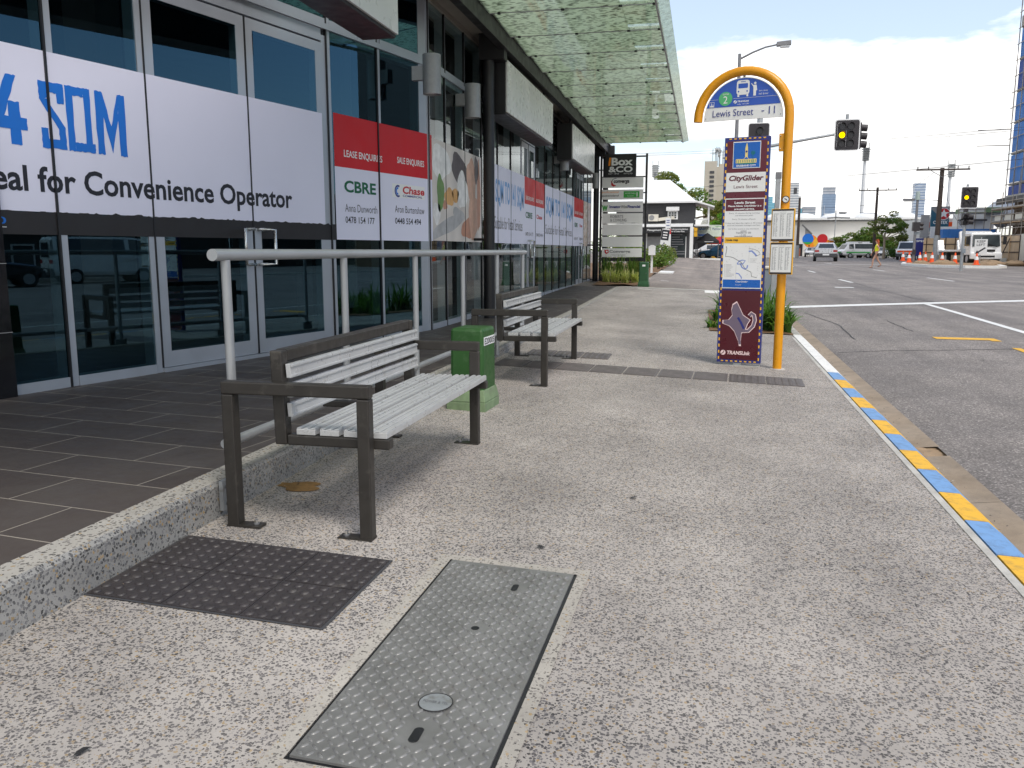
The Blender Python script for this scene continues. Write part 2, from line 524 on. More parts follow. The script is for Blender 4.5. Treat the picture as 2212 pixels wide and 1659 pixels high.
ORANGE = mat('safety_orange', srgb(240, 88, 24), .5, 0, .08, 6)
PLY = mat('plywood_hoarding', (.62, .45, .28), .7, 0, .18, 1.2)
NETB = mat('blue_debris_net', (.035, .19, .55), .6, 0, .3, .35)
NETB2 = mat('deep_blue_tarp', (.012, .055, .30), .6, 0, .25, .8)
SCAF = mat('scaffold_tube', (.36, .31, .26), .5, .3, .2, 2)
WEATHER = mat('weatherboard_charcoal', (.050, .050, .054), .7, 0, .1, 2)
ROOFW = mat('white_metal_roof', (.76, .76, .75), .4, 0, .03, 1)
CONCT = mat('concrete_tower', (.46, .42, .35), .8, 0, .10, .12)
SHEDW = mat('white_cladding', (.72, .70, .66), .6, 0, .04, .1)
SKIN = mat('skin', (.45, .25, .17), .55, 0, .05, 6)
HAIR = mat('red_hair', (.40, .085, .025), .6, 0, .2, 20)
HAIRK = mat('dark_hair', (.02, .015, .012), .6, 0, .2, 20)
TOPY = mat('yellow_cloth', srgb(232, 240, 20), .8, 0, .1, 12)
CLOTHK = mat('black_cloth', (.018, .018, .022), .85, 0, .15, 12)
SANDAL = mat('brown_leather', (.10, .05, .03), .6, 0, .15, 12)

# ------------------------------------------------------------------ mesh builder
def inset_quad(q, k, off):
    c = sum((V(p) for p in q), V()) / len(q)
    n = (V(q[1]) - V(q[0])).cross(V(q[2]) - V(q[0]))
    n.normalize()
    return [c + (V(p) - c) * k + n * off for p in q]
class MB:
    def __init__(s):
        s.v, s.f, s.m, s.sm, s.mats, s.T = [], [], [], [], [], M.Identity(4)
    def mi(s, m):
        if m not in s.mats:
            s.mats.append(m)
        return s.mats.index(m)
    def add(s, vs, fs, m, smooth=False):
        o = len(s.v)
        s.v += [s.T @ V(p) for p in vs]
        k = s.mi(m)
        for f in fs:
            s.f.append([i + o for i in f])
            s.m.append(k)
            s.sm.append(smooth)
        return s
    def hexa(s, p, m):
        return s.add(p, [(0, 3, 2, 1), (4, 5, 6, 7), (0, 1, 5, 4), (1, 2, 6, 5), (2, 3, 7, 6), (3, 0, 4, 7)], m)
    def box(s, x0, x1, y0, y1, z0, z1, m):
        return s.hexa([(x0, y0, z0), (x1, y0, z0), (x1, y1, z0), (x0, y1, z0), (x0, y0, z1), (x1, y0, z1), (x1, y1, z1), (x0, y1, z1)], m)
    def bar(s, a, b, w, h, m, up=(0, 0, 1)):
        a, b = V(a), V(b)
        d = (b - a).normalized()
        u = V(up)
        r = d.cross(u)
        if r.length < 1e-4:
            r = d.cross(V((1, 0, 0)))
        r.normalize()
        u = r.cross(d)
        r *= w / 2
        u *= h / 2
        return s.hexa([a - r - u, a + r - u, b + r - u, b - r - u, a - r + u, a + r + u, b + r + u, b - r + u], m)
    def poly(s, pts, m):
        return s.add(pts, [tuple(range(len(pts)))], m)
    def prism(s, pts, vec, m):
        n = len(pts)
        vec = V(vec)
        return s.add([V(p) for p in pts] + [V(p) + vec for p in pts],
                     [tuple(range(n))[::-1], tuple(range(n, 2 * n))] + [(i, (i + 1) % n, (i + 1) % n + n, i + n) for i in range(n)], m)
    def tube(s, pts, r, m, n=12, caps=True):
        pts = [V(p) for p in pts]
        rs = r if isinstance(r, (list, tuple)) else [r] * len(pts)
        vs, fs = [], []
        prev = None
        for i, p in enumerate(pts):
            t = (pts[min(i + 1, len(pts) - 1)] - pts[max(i - 1, 0)]).normalized()
            if prev is None:
                a = t.cross(V((0, 0, 1)))
                if a.length < 1e-3:
                    a = t.cross(V((1, 0, 0)))
            else:
                a = prev - t * prev.dot(t)
            a.normalize()
            prev = a
            b = t.cross(a)
            for k in range(n):
                q = 2 * math.pi * k / n
                vs.append(p + (a * math.cos(q) + b * math.sin(q)) * rs[i])
        for i in range(len(pts) - 1):
            for k in range(n):
                fs.append((i * n + k, i * n + (k + 1) % n, (i + 1) * n + (k + 1) % n, (i + 1) * n + k))
        s.add(vs, fs, m, True)
        if caps:
            s.add(vs[:n], [tuple(range(n))], m)
            s.add(vs[-n:], [tuple(range(n))], m)
        return s
    def cyl(s, a, b, r, m, n=16, r2=None):
        return s.tube([a, b], [r, r if r2 is None else r2], m, n)
    def ball(s, c, r, m, nu=12, nv=8):
        c = V(c)
        r = V(r) if isinstance(r, (tuple, list)) else V((r, r, r))
        vs, fs = [], []
        for j in range(nv + 1):
            t = math.pi * j / nv
            for i in range(nu):
                q = 2 * math.pi * i / nu
                vs.append((c.x + r.x * math.sin(t) * math.cos(q), c.y + r.y * math.sin(t) * math.sin(q), c.z + r.z * math.cos(t)))
        for j in range(nv):
            for i in range(nu):
                fs.append((j * nu + i, j * nu + (i + 1) % nu, (j + 1) * nu + (i + 1) % nu, (j + 1) * nu + i))
        return s.add(vs, fs, m, True)
    def grid(s, xs, ys, fz, m, smooth=True):
        vs = [(x, y, fz(x, y)) for y in ys for x in xs]
        n = len(xs)
        return s.add(vs, [(j * n + i, j * n + i + 1, (j + 1) * n + i + 1, (j + 1) * n + i) for j in range(len(ys) - 1) for i in range(n - 1)], m, smooth)
    def disc(s, c, r, x, y, m, n=28, a0=0, a1=360):
        c, x, y = V(c), V(x), V(y)
        pts = [c + x * (r * math.cos(R(a0 + (a1 - a0) * i / n))) + y * (r * math.sin(R(a0 + (a1 - a0) * i / n))) for i in range(n + (0 if a1 - a0 == 360 else 1))]
        return s.poly(pts, m)
    def stroke(s, pts, w, m, n):
        """flat line of width w drawn on a surface with normal n"""
        n = V(n)
        pts = [V(p) for p in pts]
        L, Rr = [], []
        for i, p in enumerate(pts):
            t = (pts[min(i + 1, len(pts) - 1)] - pts[max(i - 1, 0)]).normalized()
            q = n.cross(t).normalized() * w / 2
            L.append(p + q)
            Rr.append(p - q)
        k = len(pts)
        return s.add(L + Rr, [(i, i + 1, k + i + 1, k + i) for i in range(k - 1)], m)
    def text(s, body, m, o, r, u, w=None, h=None, bold=0, shear=0):
        """flat lettering whose box starts at o and runs w along r, h along u"""
        c = bpy.data.curves.new('t', 'FONT')
        c.body = body
        c.offset = bold
        c.shear = shear
        c.resolution_u = 3
        ob = bpy.data.objects.new('t', c)
        me = bpy.data.meshes.new_from_object(ob)
        if not me.vertices:
            return s
        xs = [v.co.x for v in me.vertices]
        ys = [v.co.y for v in me.vertices]
        x0, x1, y0, y1 = min(xs), max(xs), min(ys), max(ys)
        kx = w / (x1 - x0) if w else None
        ky = h / (y1 - y0) if h else None
        kx = kx or ky
        ky = ky or kx
        o, r, u = V(o), V(r).normalized(), V(u).normalized()
        s.add([o + r * ((v.co.x - x0) * kx) + u * ((v.co.y - y0) * ky) for v in me.vertices], [tuple(p.vertices) for p in me.polygons], m)
        bpy.data.objects.remove(ob)
        bpy.data.meshes.remove(me)
        bpy.data.curves.remove(c)
        return s
    def build(s, name, parent=None, bevel=0, normals=True):
        me = bpy.data.meshes.new(name)
        me.from_pydata(s.v, [], s.f)
        for m in s.mats:
            me.materials.append(m)
        me.polygons.foreach_set('material_index', s.m)
        me.polygons.foreach_set('use_smooth', s.sm)
        if bevel or normals:
            b = bmesh.new()
            b.from_mesh(me)
            if bevel:
                bmesh.ops.remove_doubles(b, verts=b.verts, dist=1e-5)
                es = [e for e in b.edges if len(e.link_faces) == 2 and e.calc_face_angle(0) > .6]
                bmesh.ops.bevel(b, geom=es, offset=bevel, segments=2, affect='EDGES', profile=.5)
            if normals:
                bmesh.ops.recalc_face_normals(b, faces=b.faces)
            b.to_mesh(me)
            b.free()
        me.update()
        o = bpy.data.objects.new(name, me)
        COL.objects.link(o)
        if parent:
            o.parent = parent
        return o
def tag(o, label=None, cat=None, group=None, kind=None):
    if label:
        o['label'] = label
    if cat:
        o['category'] = cat
    if group:
        o['group'] = group
    if kind:
        o['kind'] = kind
    return o
def thing(name, label, cat, loc=(0, 0, 0), rz=0, group=None):
    o = bpy.data.objects.new(name, None)
    COL.objects.link(o)
    o.empty_display_size = .1
    o.location = loc
    o.rotation_euler = (0, 0, rz)
    return tag(o, label, cat, group)
def dup(o, loc, rz=None, label=None, parent=None):
    c = o.copy()
    COL.objects.link(c)
    if parent is not None:
        c.parent = parent
    else:
        c.location = loc
        if rz is not None:
            c.rotation_euler = (0, 0, rz)
        if label:
            c['label'] = label
    for k in list(o.children):
        dup(k, None, parent=c)
    return c
def structure(mb, name, label, **k):
    return tag(mb.build(name, None, **k), label, name.replace('_', ' '), kind='structure')
def frange(a, b, n):
    return [a + (b - a) * i / n for i in range(n + 1)]
XA, YA, ZA = V((1, 0, 0)), V((0, 1, 0)), V((0, 0, 1))

# ------------------------------------------------------------------ ground, footpath, road
structure(MB().grid([-4000, -60, 60, 4000], [-40, 170, 600, 5000], lambda x, y: -1.2, FARG), 'ground', 'flat far ground out to the horizon')
m = MB()
m.grid(frange(-2.12, 1.252, 6), [-6, -2, 0, 2, 4, 6, 8, 10, 12, 14, 16, 18, 20, 22.6], zp, PAVE)
structure(m, 'pavement', 'speckled exposed aggregate footpath running past the benches')
m = MB()
m.grid(frange(1.655, 46, 12), [-30, -8, 0, 5, 10, 15, 20, 30, 40, 55, 75, 100, 170], zr, ASPH)
structure(m, 'road', 'grey asphalt road to the right of the kerb')
m = MB()
m.grid(frange(-60, -2, 8) + frange(-1.2, 1.66, 6), [22.602, 30, 40, 55, 75, 100, 170], lambda x, y: zr(max(x, -6), y), ASPH2)
structure(m, 'side_road', 'worn brown grey asphalt crossing beyond the footpath')
m = MB()
m.grid(frange(-2.0, 1.25, 4), [22.3, 22.7], lambda x, y: zp(x, 22.5) + .006, LIGHTC)
structure(m, 'pavement_edge', 'pale concrete strip where the footpath meets the side road')
# kerb: painted blocks, then white, then bare behind the planting
def kerb_block(mb, y0, y1, matr, g=.004):
    top = lambda x, y: zp(x, y) + .006
    a, b = y0 + g, y1 - g
    xs = [(1.250, -.03), (1.262, .0), (1.365, -.004), (1.43, -.058), (1.455, -.12)]
    vs = []
    for y in (a, b):
        for x, dz in xs:
            vs.append((x, y, top(1.3, y) + dz))
        vs.append((1.455, y, top(1.3, y) - .3))
        vs.append((1.250, y, top(1.3, y) - .3))
    n = 7
    mb.add(vs, [(i, (i + 1) % n, n + (i + 1) % n, n + i) for i in range(n)] + [tuple(range(n)), tuple(range(n, 2 * n))], matr)
m = MB()
ys = [8.9 - .465 * i for i in range(0, 28)]
for i in range(27):
    kerb_block(m, ys[i + 1], ys[i], BLUEP if i % 2 == 0 else YELL)
for i in range(3):
    kerb_block(m, 8.9 + i * 1.15, 8.9 + (i + 1) * 1.15, WHITEK)
kerb_block(m, 12.35, 17.2, LIGHTC)
kerb_block(m, 17.2, 22.4, LIGHTC)
structure(m, 'kerb', 'kerb painted in blue and yellow blocks, then white')
m = MB()
m.grid([1.215, 1.252], [-6, 0, 4, 8, 12], lambda x, y: zp(1.25, y) + .004, LIGHTC)
structure(m, 'kerb_joint', 'thin pale mortar line along the painted kerb')
m = MB()
def gut(y0, y1):
    m.grid([1.452, 1.50, 1.56, 1.62, 1.668], frange(y0, y1, 4), lambda x, y: zr(1.66, y) - .016 + .018 * abs(x - 1.50) / .17, GUTTER)
for a, b in [(-6, 1.2), (1.205, 3.2), (3.205, 5.0), (5.005, 6.04), (6.30, 9.2), (9.205, 12.3), (12.305, 16.2), (16.205, 22)]:
    gut(a, b)
structure(m, 'gutter', 'brown concrete gutter strip between kerb and asphalt')
m = MB()
m.grid(frange(1.44, 1.69, 5), frange(6.0, 6.34, 6), lambda x, y: zr(1.66, y) - .014 + .006 * math.sin(y * 40 + x * 30), DIRT)
structure(m, 'gutter_gap', 'dirt filled gap in the gutter strip')
# road markings
def mark(mb, pts, matr):
    mb.poly([(x, y, zr(x, y) + .006) for x, y in pts], matr)
def line_mark(mb, a, b, w, matr, seg=6):
    a, b = V((*a, 0)), V((*b, 0))
    q = (b - a).normalized().cross(ZA) * w / 2
    for i in range(seg):
        p0, p1 = a.lerp(b, i / seg), a.lerp(b, (i + 1) / seg)
        mark(mb, [(p0 + q)[:2], (p1 + q)[:2], (p1 - q)[:2], (p0 - q)[:2]], matr)
m = MB()
line_mark(m, (1.75, 18.9), (4.9, 20.95), .42, WHITEL)
line_mark(m, (4.9, 20.95), (9.5, 23.9), .42, WHITEL)
structure(m, 'stop_line', 'long white stop line across the road')
m = MB()
line_mark(m, (4.98, 20.7), (4.95, 4), .13, WHITEL, 8)
structure(m, 'lane_line', 'solid white lane line running toward the viewer')
m = MB()
mark(m, [(3.38, 13.35), (4.09, 13.35), (4.09, 13.62), (3.38, 13.62)], YELL)
mark(m, [(4.092, 13.62), (4.092, 13.24), (4.22, 13.24), (4.22, 13.62)], YELL)
mark(m, [(4.09, 12.45), (4.09, 11.2), (4.20, 11.2), (4.20, 12.45)], YELL)
structure(m, 'bus_zone_marking', 'yellow angled bus zone mark on the asphalt')
m = MB()
for a, b in [((5.22, 35.2), (5.24, 32.3)), ((9.15, 38.3), (9.25, 34.8)), ((9.25, 50.5), (9.35, 48)), ((5.4, 47), (5.4, 44)), ((9.1, 69), (9.2, 66)), ((5.5, 58), (5.5, 55.5)),
             ((-.9, 38), (-.5, 38)), ((-.2, 52), (.2, 52)), ((-1.3, 27.3), (-1.05, 27.3))]:
    line_mark(m, a, b, .13, WHITEL, 2)
mark(m, [(4.1, 28.2), (4.66, 28.2), (4.66, 28.6), (4.1, 28.6)], WHITEL)
line_mark(m, (6, 60), (13, 66), .25, WHITEL)
structure(m, 'lane_dashes', 'short white lane dashes far along the road')
m = MB()
CRK = mat('crack_sealant', (.022, .021, .022), .7, 0, .2, 5)
for pts in [[(5.31, 32.5), (5.15, 27.5), (5.2, 22.9), (5.4, 21)], [(3.25, 16.2), (3.26, 15.2), (3.29, 14.4)], [(1.72, 11.42), (2.5, 11.8), (3.4, 12.1), (4.24, 12.4), (7, 13.2)], [(2.0, 17.5), (2.3, 15), (2.2, 13)]]:
    pts = [V((x, y, zr(x, y) + .004)) for x, y in pts]
    fine = []
    for a, b in zip(pts, pts[1:]):
        for i in range(6):
            fine.append(a.lerp(b, i / 6) + V((rnd.uniform(-.02, .02), rnd.uniform(-.03, .03), 0)))
    m.stroke(fine + [pts[-1]], .02, CRK, ZA)
structure(m, 'road_cracks', 'dark sealed cracks in the asphalt')

# terrace
def zt(x, y):
    return max(.262, zp(-2.1, y) + .004)
m = MB()
m.grid([-14, -8, -5.5, -3.4, -2.225], [-6, 0, 4, 8, 12, 14, 15, 16, 18, 20, 22, 24.6], zt, TILE)
structure(m, 'terrace', 'raised terrace of charcoal tiles in front of the shop')
m = MB()
tys = [-6] + frange(-3, 15, 18) + [16, 18, 20, 22.4]
rj = [rnd.uniform(-.006, .006) for _ in tys]
vs = []
for i, y in enumerate(tys):
    t = zt(0, y) + .004
    vs += [(-2.225, y, t), (-2.10 + rj[i], y, t), (-2.083 + rj[i], y, t - .018), (-2.075, y, zp(-2.1, y) - .05)]
for i in range(len(tys) - 1):
    o = i * 4
    m.add(vs[o:o + 8], [(0, 1, 5, 4)], KERBTOP)
    m.add(vs[o:o + 8], [(1, 2, 6, 5), (2, 3, 7, 6)], KERBC)
structure(m, 'terrace_kerb', 'rough concrete kerb edging the tiled terrace')
m = MB()
m.grid(frange(-8, -1.78, 5), frange(26.4, 49, 8), lambda x, y: zr(max(x, -6), y) + .03 + .05 * math.sin(x * 3 + y), MULCH)
m.grid(frange(-2.92, -1.76, 4), frange(22.9, 26.4, 5), lambda x, y: zr(x, y) + .03 + .03 * math.sin(x * 5 + y * 3), MULCH)
structure(m, 'garden_bed', 'bark mulch garden bed beyond the shop')
m = MB()
m.grid(frange(.12, 1.27, 5), frange(12.3, 16.0, 6), lambda x, y: zp(x, y) + .012 + .012 * math.sin(x * 9 + y * 5), MULCH)
structure(m, 'planting_strip', 'mulched planting strip cut into the footpath by the kerb')
m = MB()
for c, r_, k in [((-1.42, 3.35), .10, 9), ((-1.95, 3.78), .13, 10), ((-.95, 1.38), .05, 7), ((-1.17, 1.5), .05, 7)]:
    if c[0] < -1.5 or c[0] > .3 or c[1] < 2:
        x0, y0 = c
        pts = []
        for i in range(k * 2):
            a = math.pi * i / k
            q = r_ * rnd.uniform(.55, 1.05)
            x, y = x0 + q * math.cos(a), y0 + q * .7 * math.sin(a)
            pts.append((x, y, zp(x, y) + .004))
        m.poly(pts, concrete('rust_stain', (.30, .17, .06), 20, .4) if c[0] < -.5 else concrete('pale_spot', (.50, .45, .37), 40, .5, (.36, .33, .29)))
structure(m, 'pavement_stains', 'rusty brown stains at the foot of the terrace kerb')

# ------------------------------------------------------------------ shop building
A0 = V((-3.5, 10.3, 0))
UD = V((math.sin(R(13.7)), math.cos(R(13.7)), 0))
UN = V((UD.y, -UD.x, 0))
class Wall:
    def __init__(s, o, d, n):
        s.o, s.d, s.n = V(o), V(d), V(n)
    def p(s, u, z, n=0):
        return s.o + s.d * u + s.n * n + ZA * z
    def box(s, mb, u0, u1, z0, z1, n0, n1, m):
        mb.hexa([s.p(u0, z0, n0), s.p(u1, z0, n0), s.p(u1, z0, n1), s.p(u0, z0, n1), s.p(u0, z1, n0), s.p(u1, z1, n0), s.p(u1, z1, n1), s.p(u0, z1, n1)], m)
WD = Wall(A0, UD, UN)                                      # splayed entry front
WM = Wall((-3.45, 0, 0), (0, 1, 0), (1, 0, 0))             # front along the street
shop = thing('shop_building', 'long glass fronted shop building with lease signs behind its tiled terrace', 'building', (-3.5, 10.3, .26))
bpy.context.view_layer.update()
SI = M.Translation(-shop.location)
def smb():
    b = MB()
    b.T = SI.copy()
    return b
GL, IN = .012, -.012
def bay(w, u0, u1, z0, z1, mull=.07, glass=None, sill=.075, head=.06, joints=True):
    f = smb()
    w.box(f, u0, u0 + mull, z0, z1, -.13, -.0035, ALU)
    w.box(f, u1 - .009, u1, z0, z1, -.13, -.02, ALU)
    w.box(f, u0 + mull + .001, u1 - .01, z0, z0 + sill, -.13, .006, ALU)
    w.box(f, u0 + mull + .001, u1 - .01, z1 - head, z1, -.13, -.02, ALU)
    w.box(f, u0 - .008, u0 + .008, z0, z1, -.018, .012, BLACK)
    o = f.build('window', shop)
    g = smb()
    w.box(g, u0 + .01, u1 - .01, z0 + sill * .8, z1 - .004, -.012, -.004, glass or (GLASS if w is WD else GLASSM))
    g.build('pane', o)
    return o
def leaf(w, u0, u1, z0, z1, hside):
    f = smb()
    w.box(f, u0, u0 + .10, z0, z1, -.09, -.0035, ALU)
    w.box(f, u1 - .10, u1, z0, z1, -.09, -.0035, ALU)
    w.box(f, u0 + .10, u1 - .10, z0, z0 + .135, -.09, -.004, ALU)
    w.box(f, u0 + .10, u1 - .10, z1 - .10, z1, -.09, -.0035, ALU)
    w.box(f, u0 - .007, u0 + .007, z0, z1, -.018, .004, BLACK)
    o = f.build('door', shop)
    g = smb()
    w.box(g, u0 + .01, u1 - .01, z0 + .12, z1 - .01, -.014, -.006, GLASS if w is WD else GLASSM)
    g.build('pane', o)
    h = smb()
    uh = u1 - .055 if hside > 0 else u0 + .055
    un = uh - .14 * hside
    h.tube([w.p(uh, 1.49, 0), w.p(uh, 1.49, .07), w.p(un, 1.49, .09), w.p(un, 1.16, .09), w.p(uh, 1.16, .07), w.p(uh, 1.16, 0)], .016, STAIN, 10)
    w.box(h, uh - .045, uh + .045, 1.17, 1.50, -.004, .004, ALU)
    h.build('handle', o)
    return o
ZS, ZT, ZH = .262, 3.56, 4.36
for u0, u1 in [(-6.7, -5.87), (-5.87, -4.99), (-4.99, -4.18)]:
    bay(WD, u0, u1, ZS, ZT)
leaf(WD, -4.12, -2.975, .30, 3.42, 1)
leaf(WD, -2.965, -1.86, .30, 3.42, -1)
bay(WD, -1.79, -.89, ZS, ZT)
bay(WD, -.89, -.0, ZS, ZT)
for u0, u1 in [(-6.7, -5.87), (-5.87, -4.99), (-4.99, -4.18), (-4.18, -2.97), (-2.97, -1.79), (-1.79, -.89), (-.89, -.0)]:
    bay(WD, u0, u1, ZT + .06, ZH + .5, glass=GLASSU, sill=.05)
mainb = [10.51, 11.2, 12.15, 13.12, 14.19, 15.2, 16.06]
for a, b in zip(mainb, mainb[1:]):
    bay(WM, a, b, ZS, ZT)
leaf(WM, 16.1, 16.78, .30, 3.36, 1)
leaf(WM, 16.79, 17.46, .30, 3.36, -1)
farb = [17.5, 18.55, 19.56, 20.55, 21.59, 22.64, 23.3]
for a, b in zip(farb, farb[1:]):
    bay(WM, a, b, .30, ZT)
leaf(WM, 23.33, 24.0, .36, 3.36, 1)
leaf(WM, 24.01, 24.68, .36, 3.36, -1)
bay(WM, 24.72, 25.6, .34, ZT)
bay(WM, 25.6, 26.4, .34, ZT)
ups = [10.51, 11.2, 12.15, 13.12, 14.19, 15.2, 16.8, 18.3, 19.7]
for a, b in zip(ups, ups[1:]):
    bay(WM, a, b, ZT + .06, ZH, sill=.05)
for a, b in [(20.7, 22), (22, 23.3), (23.3, 24.7), (24.7, 26.4)]:
    bay(WM, a, b, ZT + .06, ZH, sill=.05)
f = smb()
for i in range(8):
    z = ZT + .1 + i * .1
    f.hexa([WM.p(19.74, z, -.06), WM.p(20.66, z, -.06), WM.p(20.66, z - .03, .03), WM.p(19.74, z - .03, .03),
            WM.p(19.74, z + .012, -.06), WM.p(20.66, z + .012, -.06), WM.p(20.66, z - .018, .03), WM.p(19.74, z - .018, .03)], MIDGREY)
WM.box(f, 19.7, 20.7, ZT + .06, ZH, -.1, -.065, DGREY)
f.build('louvre', shop)
f = smb()
WD.box(f, -4.18, -4.12, ZS, 3.5, -.13, -.0036, ALU)
WD.box(f, -1.86, -1.79, ZS, 3.5, -.13, -.0036, ALU)
WD.box(f, -4.12, -1.86, 3.44, ZT, -.13, -.0036, ALU)
WD.box(f, -4.12, -1.86, ZS, .295, -.13, .02, ALU)
WD.box(f, -6.7, .2, ZT + .002, ZT + .058, -.13, .02, ALU)
WM.box(f, 10.52, 26.4, ZT + .002, ZT + .058, -.13, .02, ALU)
WM.box(f, 16.06, 16.1, ZS, 3.5, -.13, -.0036, ALU)
WM.box(f, 17.46, 17.5, ZS, 3.5, -.13, -.0036, ALU)
WM.box(f, 16.1, 17.46, 3.38, ZT, -.13, -.0036, ALU)
WM.box(f, 23.33, 24.68, 3.38, ZT, -.13, -.0036, ALU)
WM.box(f, 24.68, 24.72, .3, 3.5, -.13, -.0036, ALU)
f.build('door_frame', shop)
f = smb()
WD.box(f, .0, .195, .25, ZH, -.14, -.0036, ALU)
WM.box(f, 10.47, 10.508, .25, ZH, -.14, -.0036, ALU)
f.build('corner_pier', shop)
f = smb()
WM.box(f, 10.0, 26.6, ZH + .002, 4.75, -.25, .02, FASCIA)
WD.box(f, -9, -.05, ZH + .502, 6.0, -.3, .0, BLACK)
WM.box(f, 10.05, 26.6, 4.752, 6.2, -.3, .0, FASCIA)
f.box(-12, -3.46, 26.405, 26.6, .1, 6.2, DGREY)
f.box(-12, -3.5, 8, 26.4, 5.6, 5.75, DGREY)
f.build('wall', shop)
f = smb()
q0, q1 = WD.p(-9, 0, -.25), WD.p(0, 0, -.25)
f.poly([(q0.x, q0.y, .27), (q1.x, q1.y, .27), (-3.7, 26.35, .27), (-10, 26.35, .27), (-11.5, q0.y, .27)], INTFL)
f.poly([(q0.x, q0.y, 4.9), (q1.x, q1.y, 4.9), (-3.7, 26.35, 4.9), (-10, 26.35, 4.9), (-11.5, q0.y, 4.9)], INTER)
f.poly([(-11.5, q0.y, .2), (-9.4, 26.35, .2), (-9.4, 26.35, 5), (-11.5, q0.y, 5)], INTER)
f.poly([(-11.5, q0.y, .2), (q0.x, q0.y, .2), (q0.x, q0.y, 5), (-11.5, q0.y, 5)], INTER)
for (x, y) in [(-7.6, 9.2), (-6.6, 14), (-6.6, 20)]:
    f.box(x, x + .45, y, y + .45, .27, 4.9, MIDGREY)
f.box(-7.4, -5.6, 11.0, 11.5, .27, 1.25, DGREY)
f.build('interior', shop)
f = smb()
WD.box(f, -5.92, -5.455, .262, 4.9, .02, .06, BLACKG)
for z in (.72, 1.2, 1.68, 2.16, 2.64):
    WD.box(f, -5.923, -5.452, z, z + .005, .018, .063, MIDGREY)
f.build('tiled_pier', shop)

# window films just behind the glass, lettering on them
def rough_edge(w, mb, u0, u1, z0, z1, n, m, amp=.012, step=.035):
    us = frange(u0, u1, int((u1 - u0) / step))
    top = [w.p(u, z1 + rnd.uniform(-amp, amp) * (1 if rnd.random() < .6 else .2), n) for u in us]
    mb.poly([w.p(u0, z0, n), w.p(u1, z0, n)] + top[::-1], m)
def film(w, u0, u1, z0, z1, m, n=None):
    n = n if n is not None else (-.002 if w is WD else .006)
    f_ = smb()
    w.box(f_, u0, u1, z0, z1, n - .001, n, m)
    return f_
BLK = {
 '4': [[(.55, 1), (.80, 1), (.42, .36), (.15, .36)], [(.0, .22), (.0, .40), (1.0, .40), (1.0, .22)], [(.56, .0), (.56, .62), (.84, .62), (.84, .0)]],
 'S': [[(0, .72), (0, 1), (.98, 1), (.98, .70), (.70, .70), (.70, .84), (.30, .84), (.30, .76)], [(0, .74), (.30, .74), (.98, .34), (.98, .12), (.70, .12), (.70, .30)],
       [(0, .30), (.28, .30), (.28, .14), (.98, .14), (.98, .0), (.0, .0)]],
 'Q': [[(0, 0), (0, 1), (.26, 1), (.26, 0)], [(.68, .06), (.68, 1), (.94, 1), (.94, .06)], [(.26, .86), (.26, 1), (.68, 1), (.68, .86)], [(.26, 0), (.26, .14), (.68, .14), (.68, 0)], [(.62, 0), (.68, .14), (1.04, .14), (1.04, 0)]],
 'M': [[(0, 0), (0, 1), (.24, 1), (.24, 0)], [(.76, 0), (.76, 1), (1, 1), (1, 0)], [(.24, 1), (.24, .62), (.50, .04), (.58, .30)], [(.76, 1), (.76, .62), (.50, .04), (.42, .30)]],
}
def block_letters(mb, w, n, items, z0, z1, m):
    for ch, a, b in items:
        for pl in BLK[ch]:
            pts = []
            k = len(pl)
            for i in range(k):
                p, q = V((*pl[i], 0)), V((*pl[(i + 1) % k], 0))
                for j in range(5):
                    r_ = p.lerp(q, j / 5)
                    jit = .016 if j else .006
                    pts.append((r_.x + rnd.uniform(-jit, jit), r_.y + rnd.uniform(-jit, jit) * .6))
            n2 = n + rnd.uniform(0, .0006)
            mb.poly([w.p(a + (b - a) * x, z0 + (z1 - z0) * y, n2) for x, y in pts], m)
f = film(WD, -6.6, -1.885, 1.57, 2.71, FILM)
fo = f.build('window_film', shop)
LN, LM = -.0003, .0080
t = smb()
block_letters(t, WD, LN, [('4', -5.46, -5.165), ('S', -5.06, -4.86), ('Q', -4.85, -4.63), ('M', -4.60, -4.335)], 2.03, 2.50, INKB)
block_letters(t, WD, LN, [('Q', -5.75, -5.52)], 2.03, 2.50, INKB)
t.build('lettering', fo)
t = smb()
t.text('Ideal for Convenience Operator', INKK, WD.p(-5.64, 1.655, LN), UD, ZA, w=3.24, h=.24, bold=.022)
t.build('lettering', fo)
f = smb()
rough_edge(WD, f, -6.6, -1.70, 1.405, 1.572, -.0014, FILMK)
fk = f.build('window_film', shop)
tag(fk, 'black strip of window film with a torn looking upper edge')
t = smb()
t.text('110', INKB, WD.p(-5.56, 1.475, LN + .001), UD, ZA, w=.175, h=.05, bold=.02)
WD.box(t, -5.56, -5.385, 1.452, 1.457, LN, LN + .0005, INKW)
t.build('lettering', fk)
# lease panel
f = film(WD, -1.70, .19, 1.41, 2.745, FILM)
WM.box(f, 10.50, 10.60, 1.415, 2.745, .006, .007, FILM)
fl = f.build('window_film', shop)
f = smb()
WD.box(f, -1.70, .191, 2.19, 2.746, -.0018, -.0012, FILMR)
WM.box(f, 10.499, 10.60, 2.19, 2.746, .0072, .008, FILMR)
fr_ = f.build('window_film', shop)
tag(fr_, 'red header band of the lease notice')
t = smb()
t.text('LEASE ENQUIRIES', INKW, WD.p(-1.535, 2.29, LN + .001), UD, ZA, w=.72, h=.088, bold=.015)
t.text('SALE ENQUIRIES', INKW, WD.p(-.507, 2.315, LN + .001), UD, ZA, w=.60, h=.088, bold=.015)
t.build('lettering', fr_)
t = smb()
t.text('CBRE', INKG, WD.p(-1.545, 1.925, LN), UD, ZA, w=.59, h=.13, bold=.03)
t.text('Anna Dunworth', INKK, WD.p(-1.54, 1.715, LN), UD, ZA, w=.60, h=.085, bold=-.006)
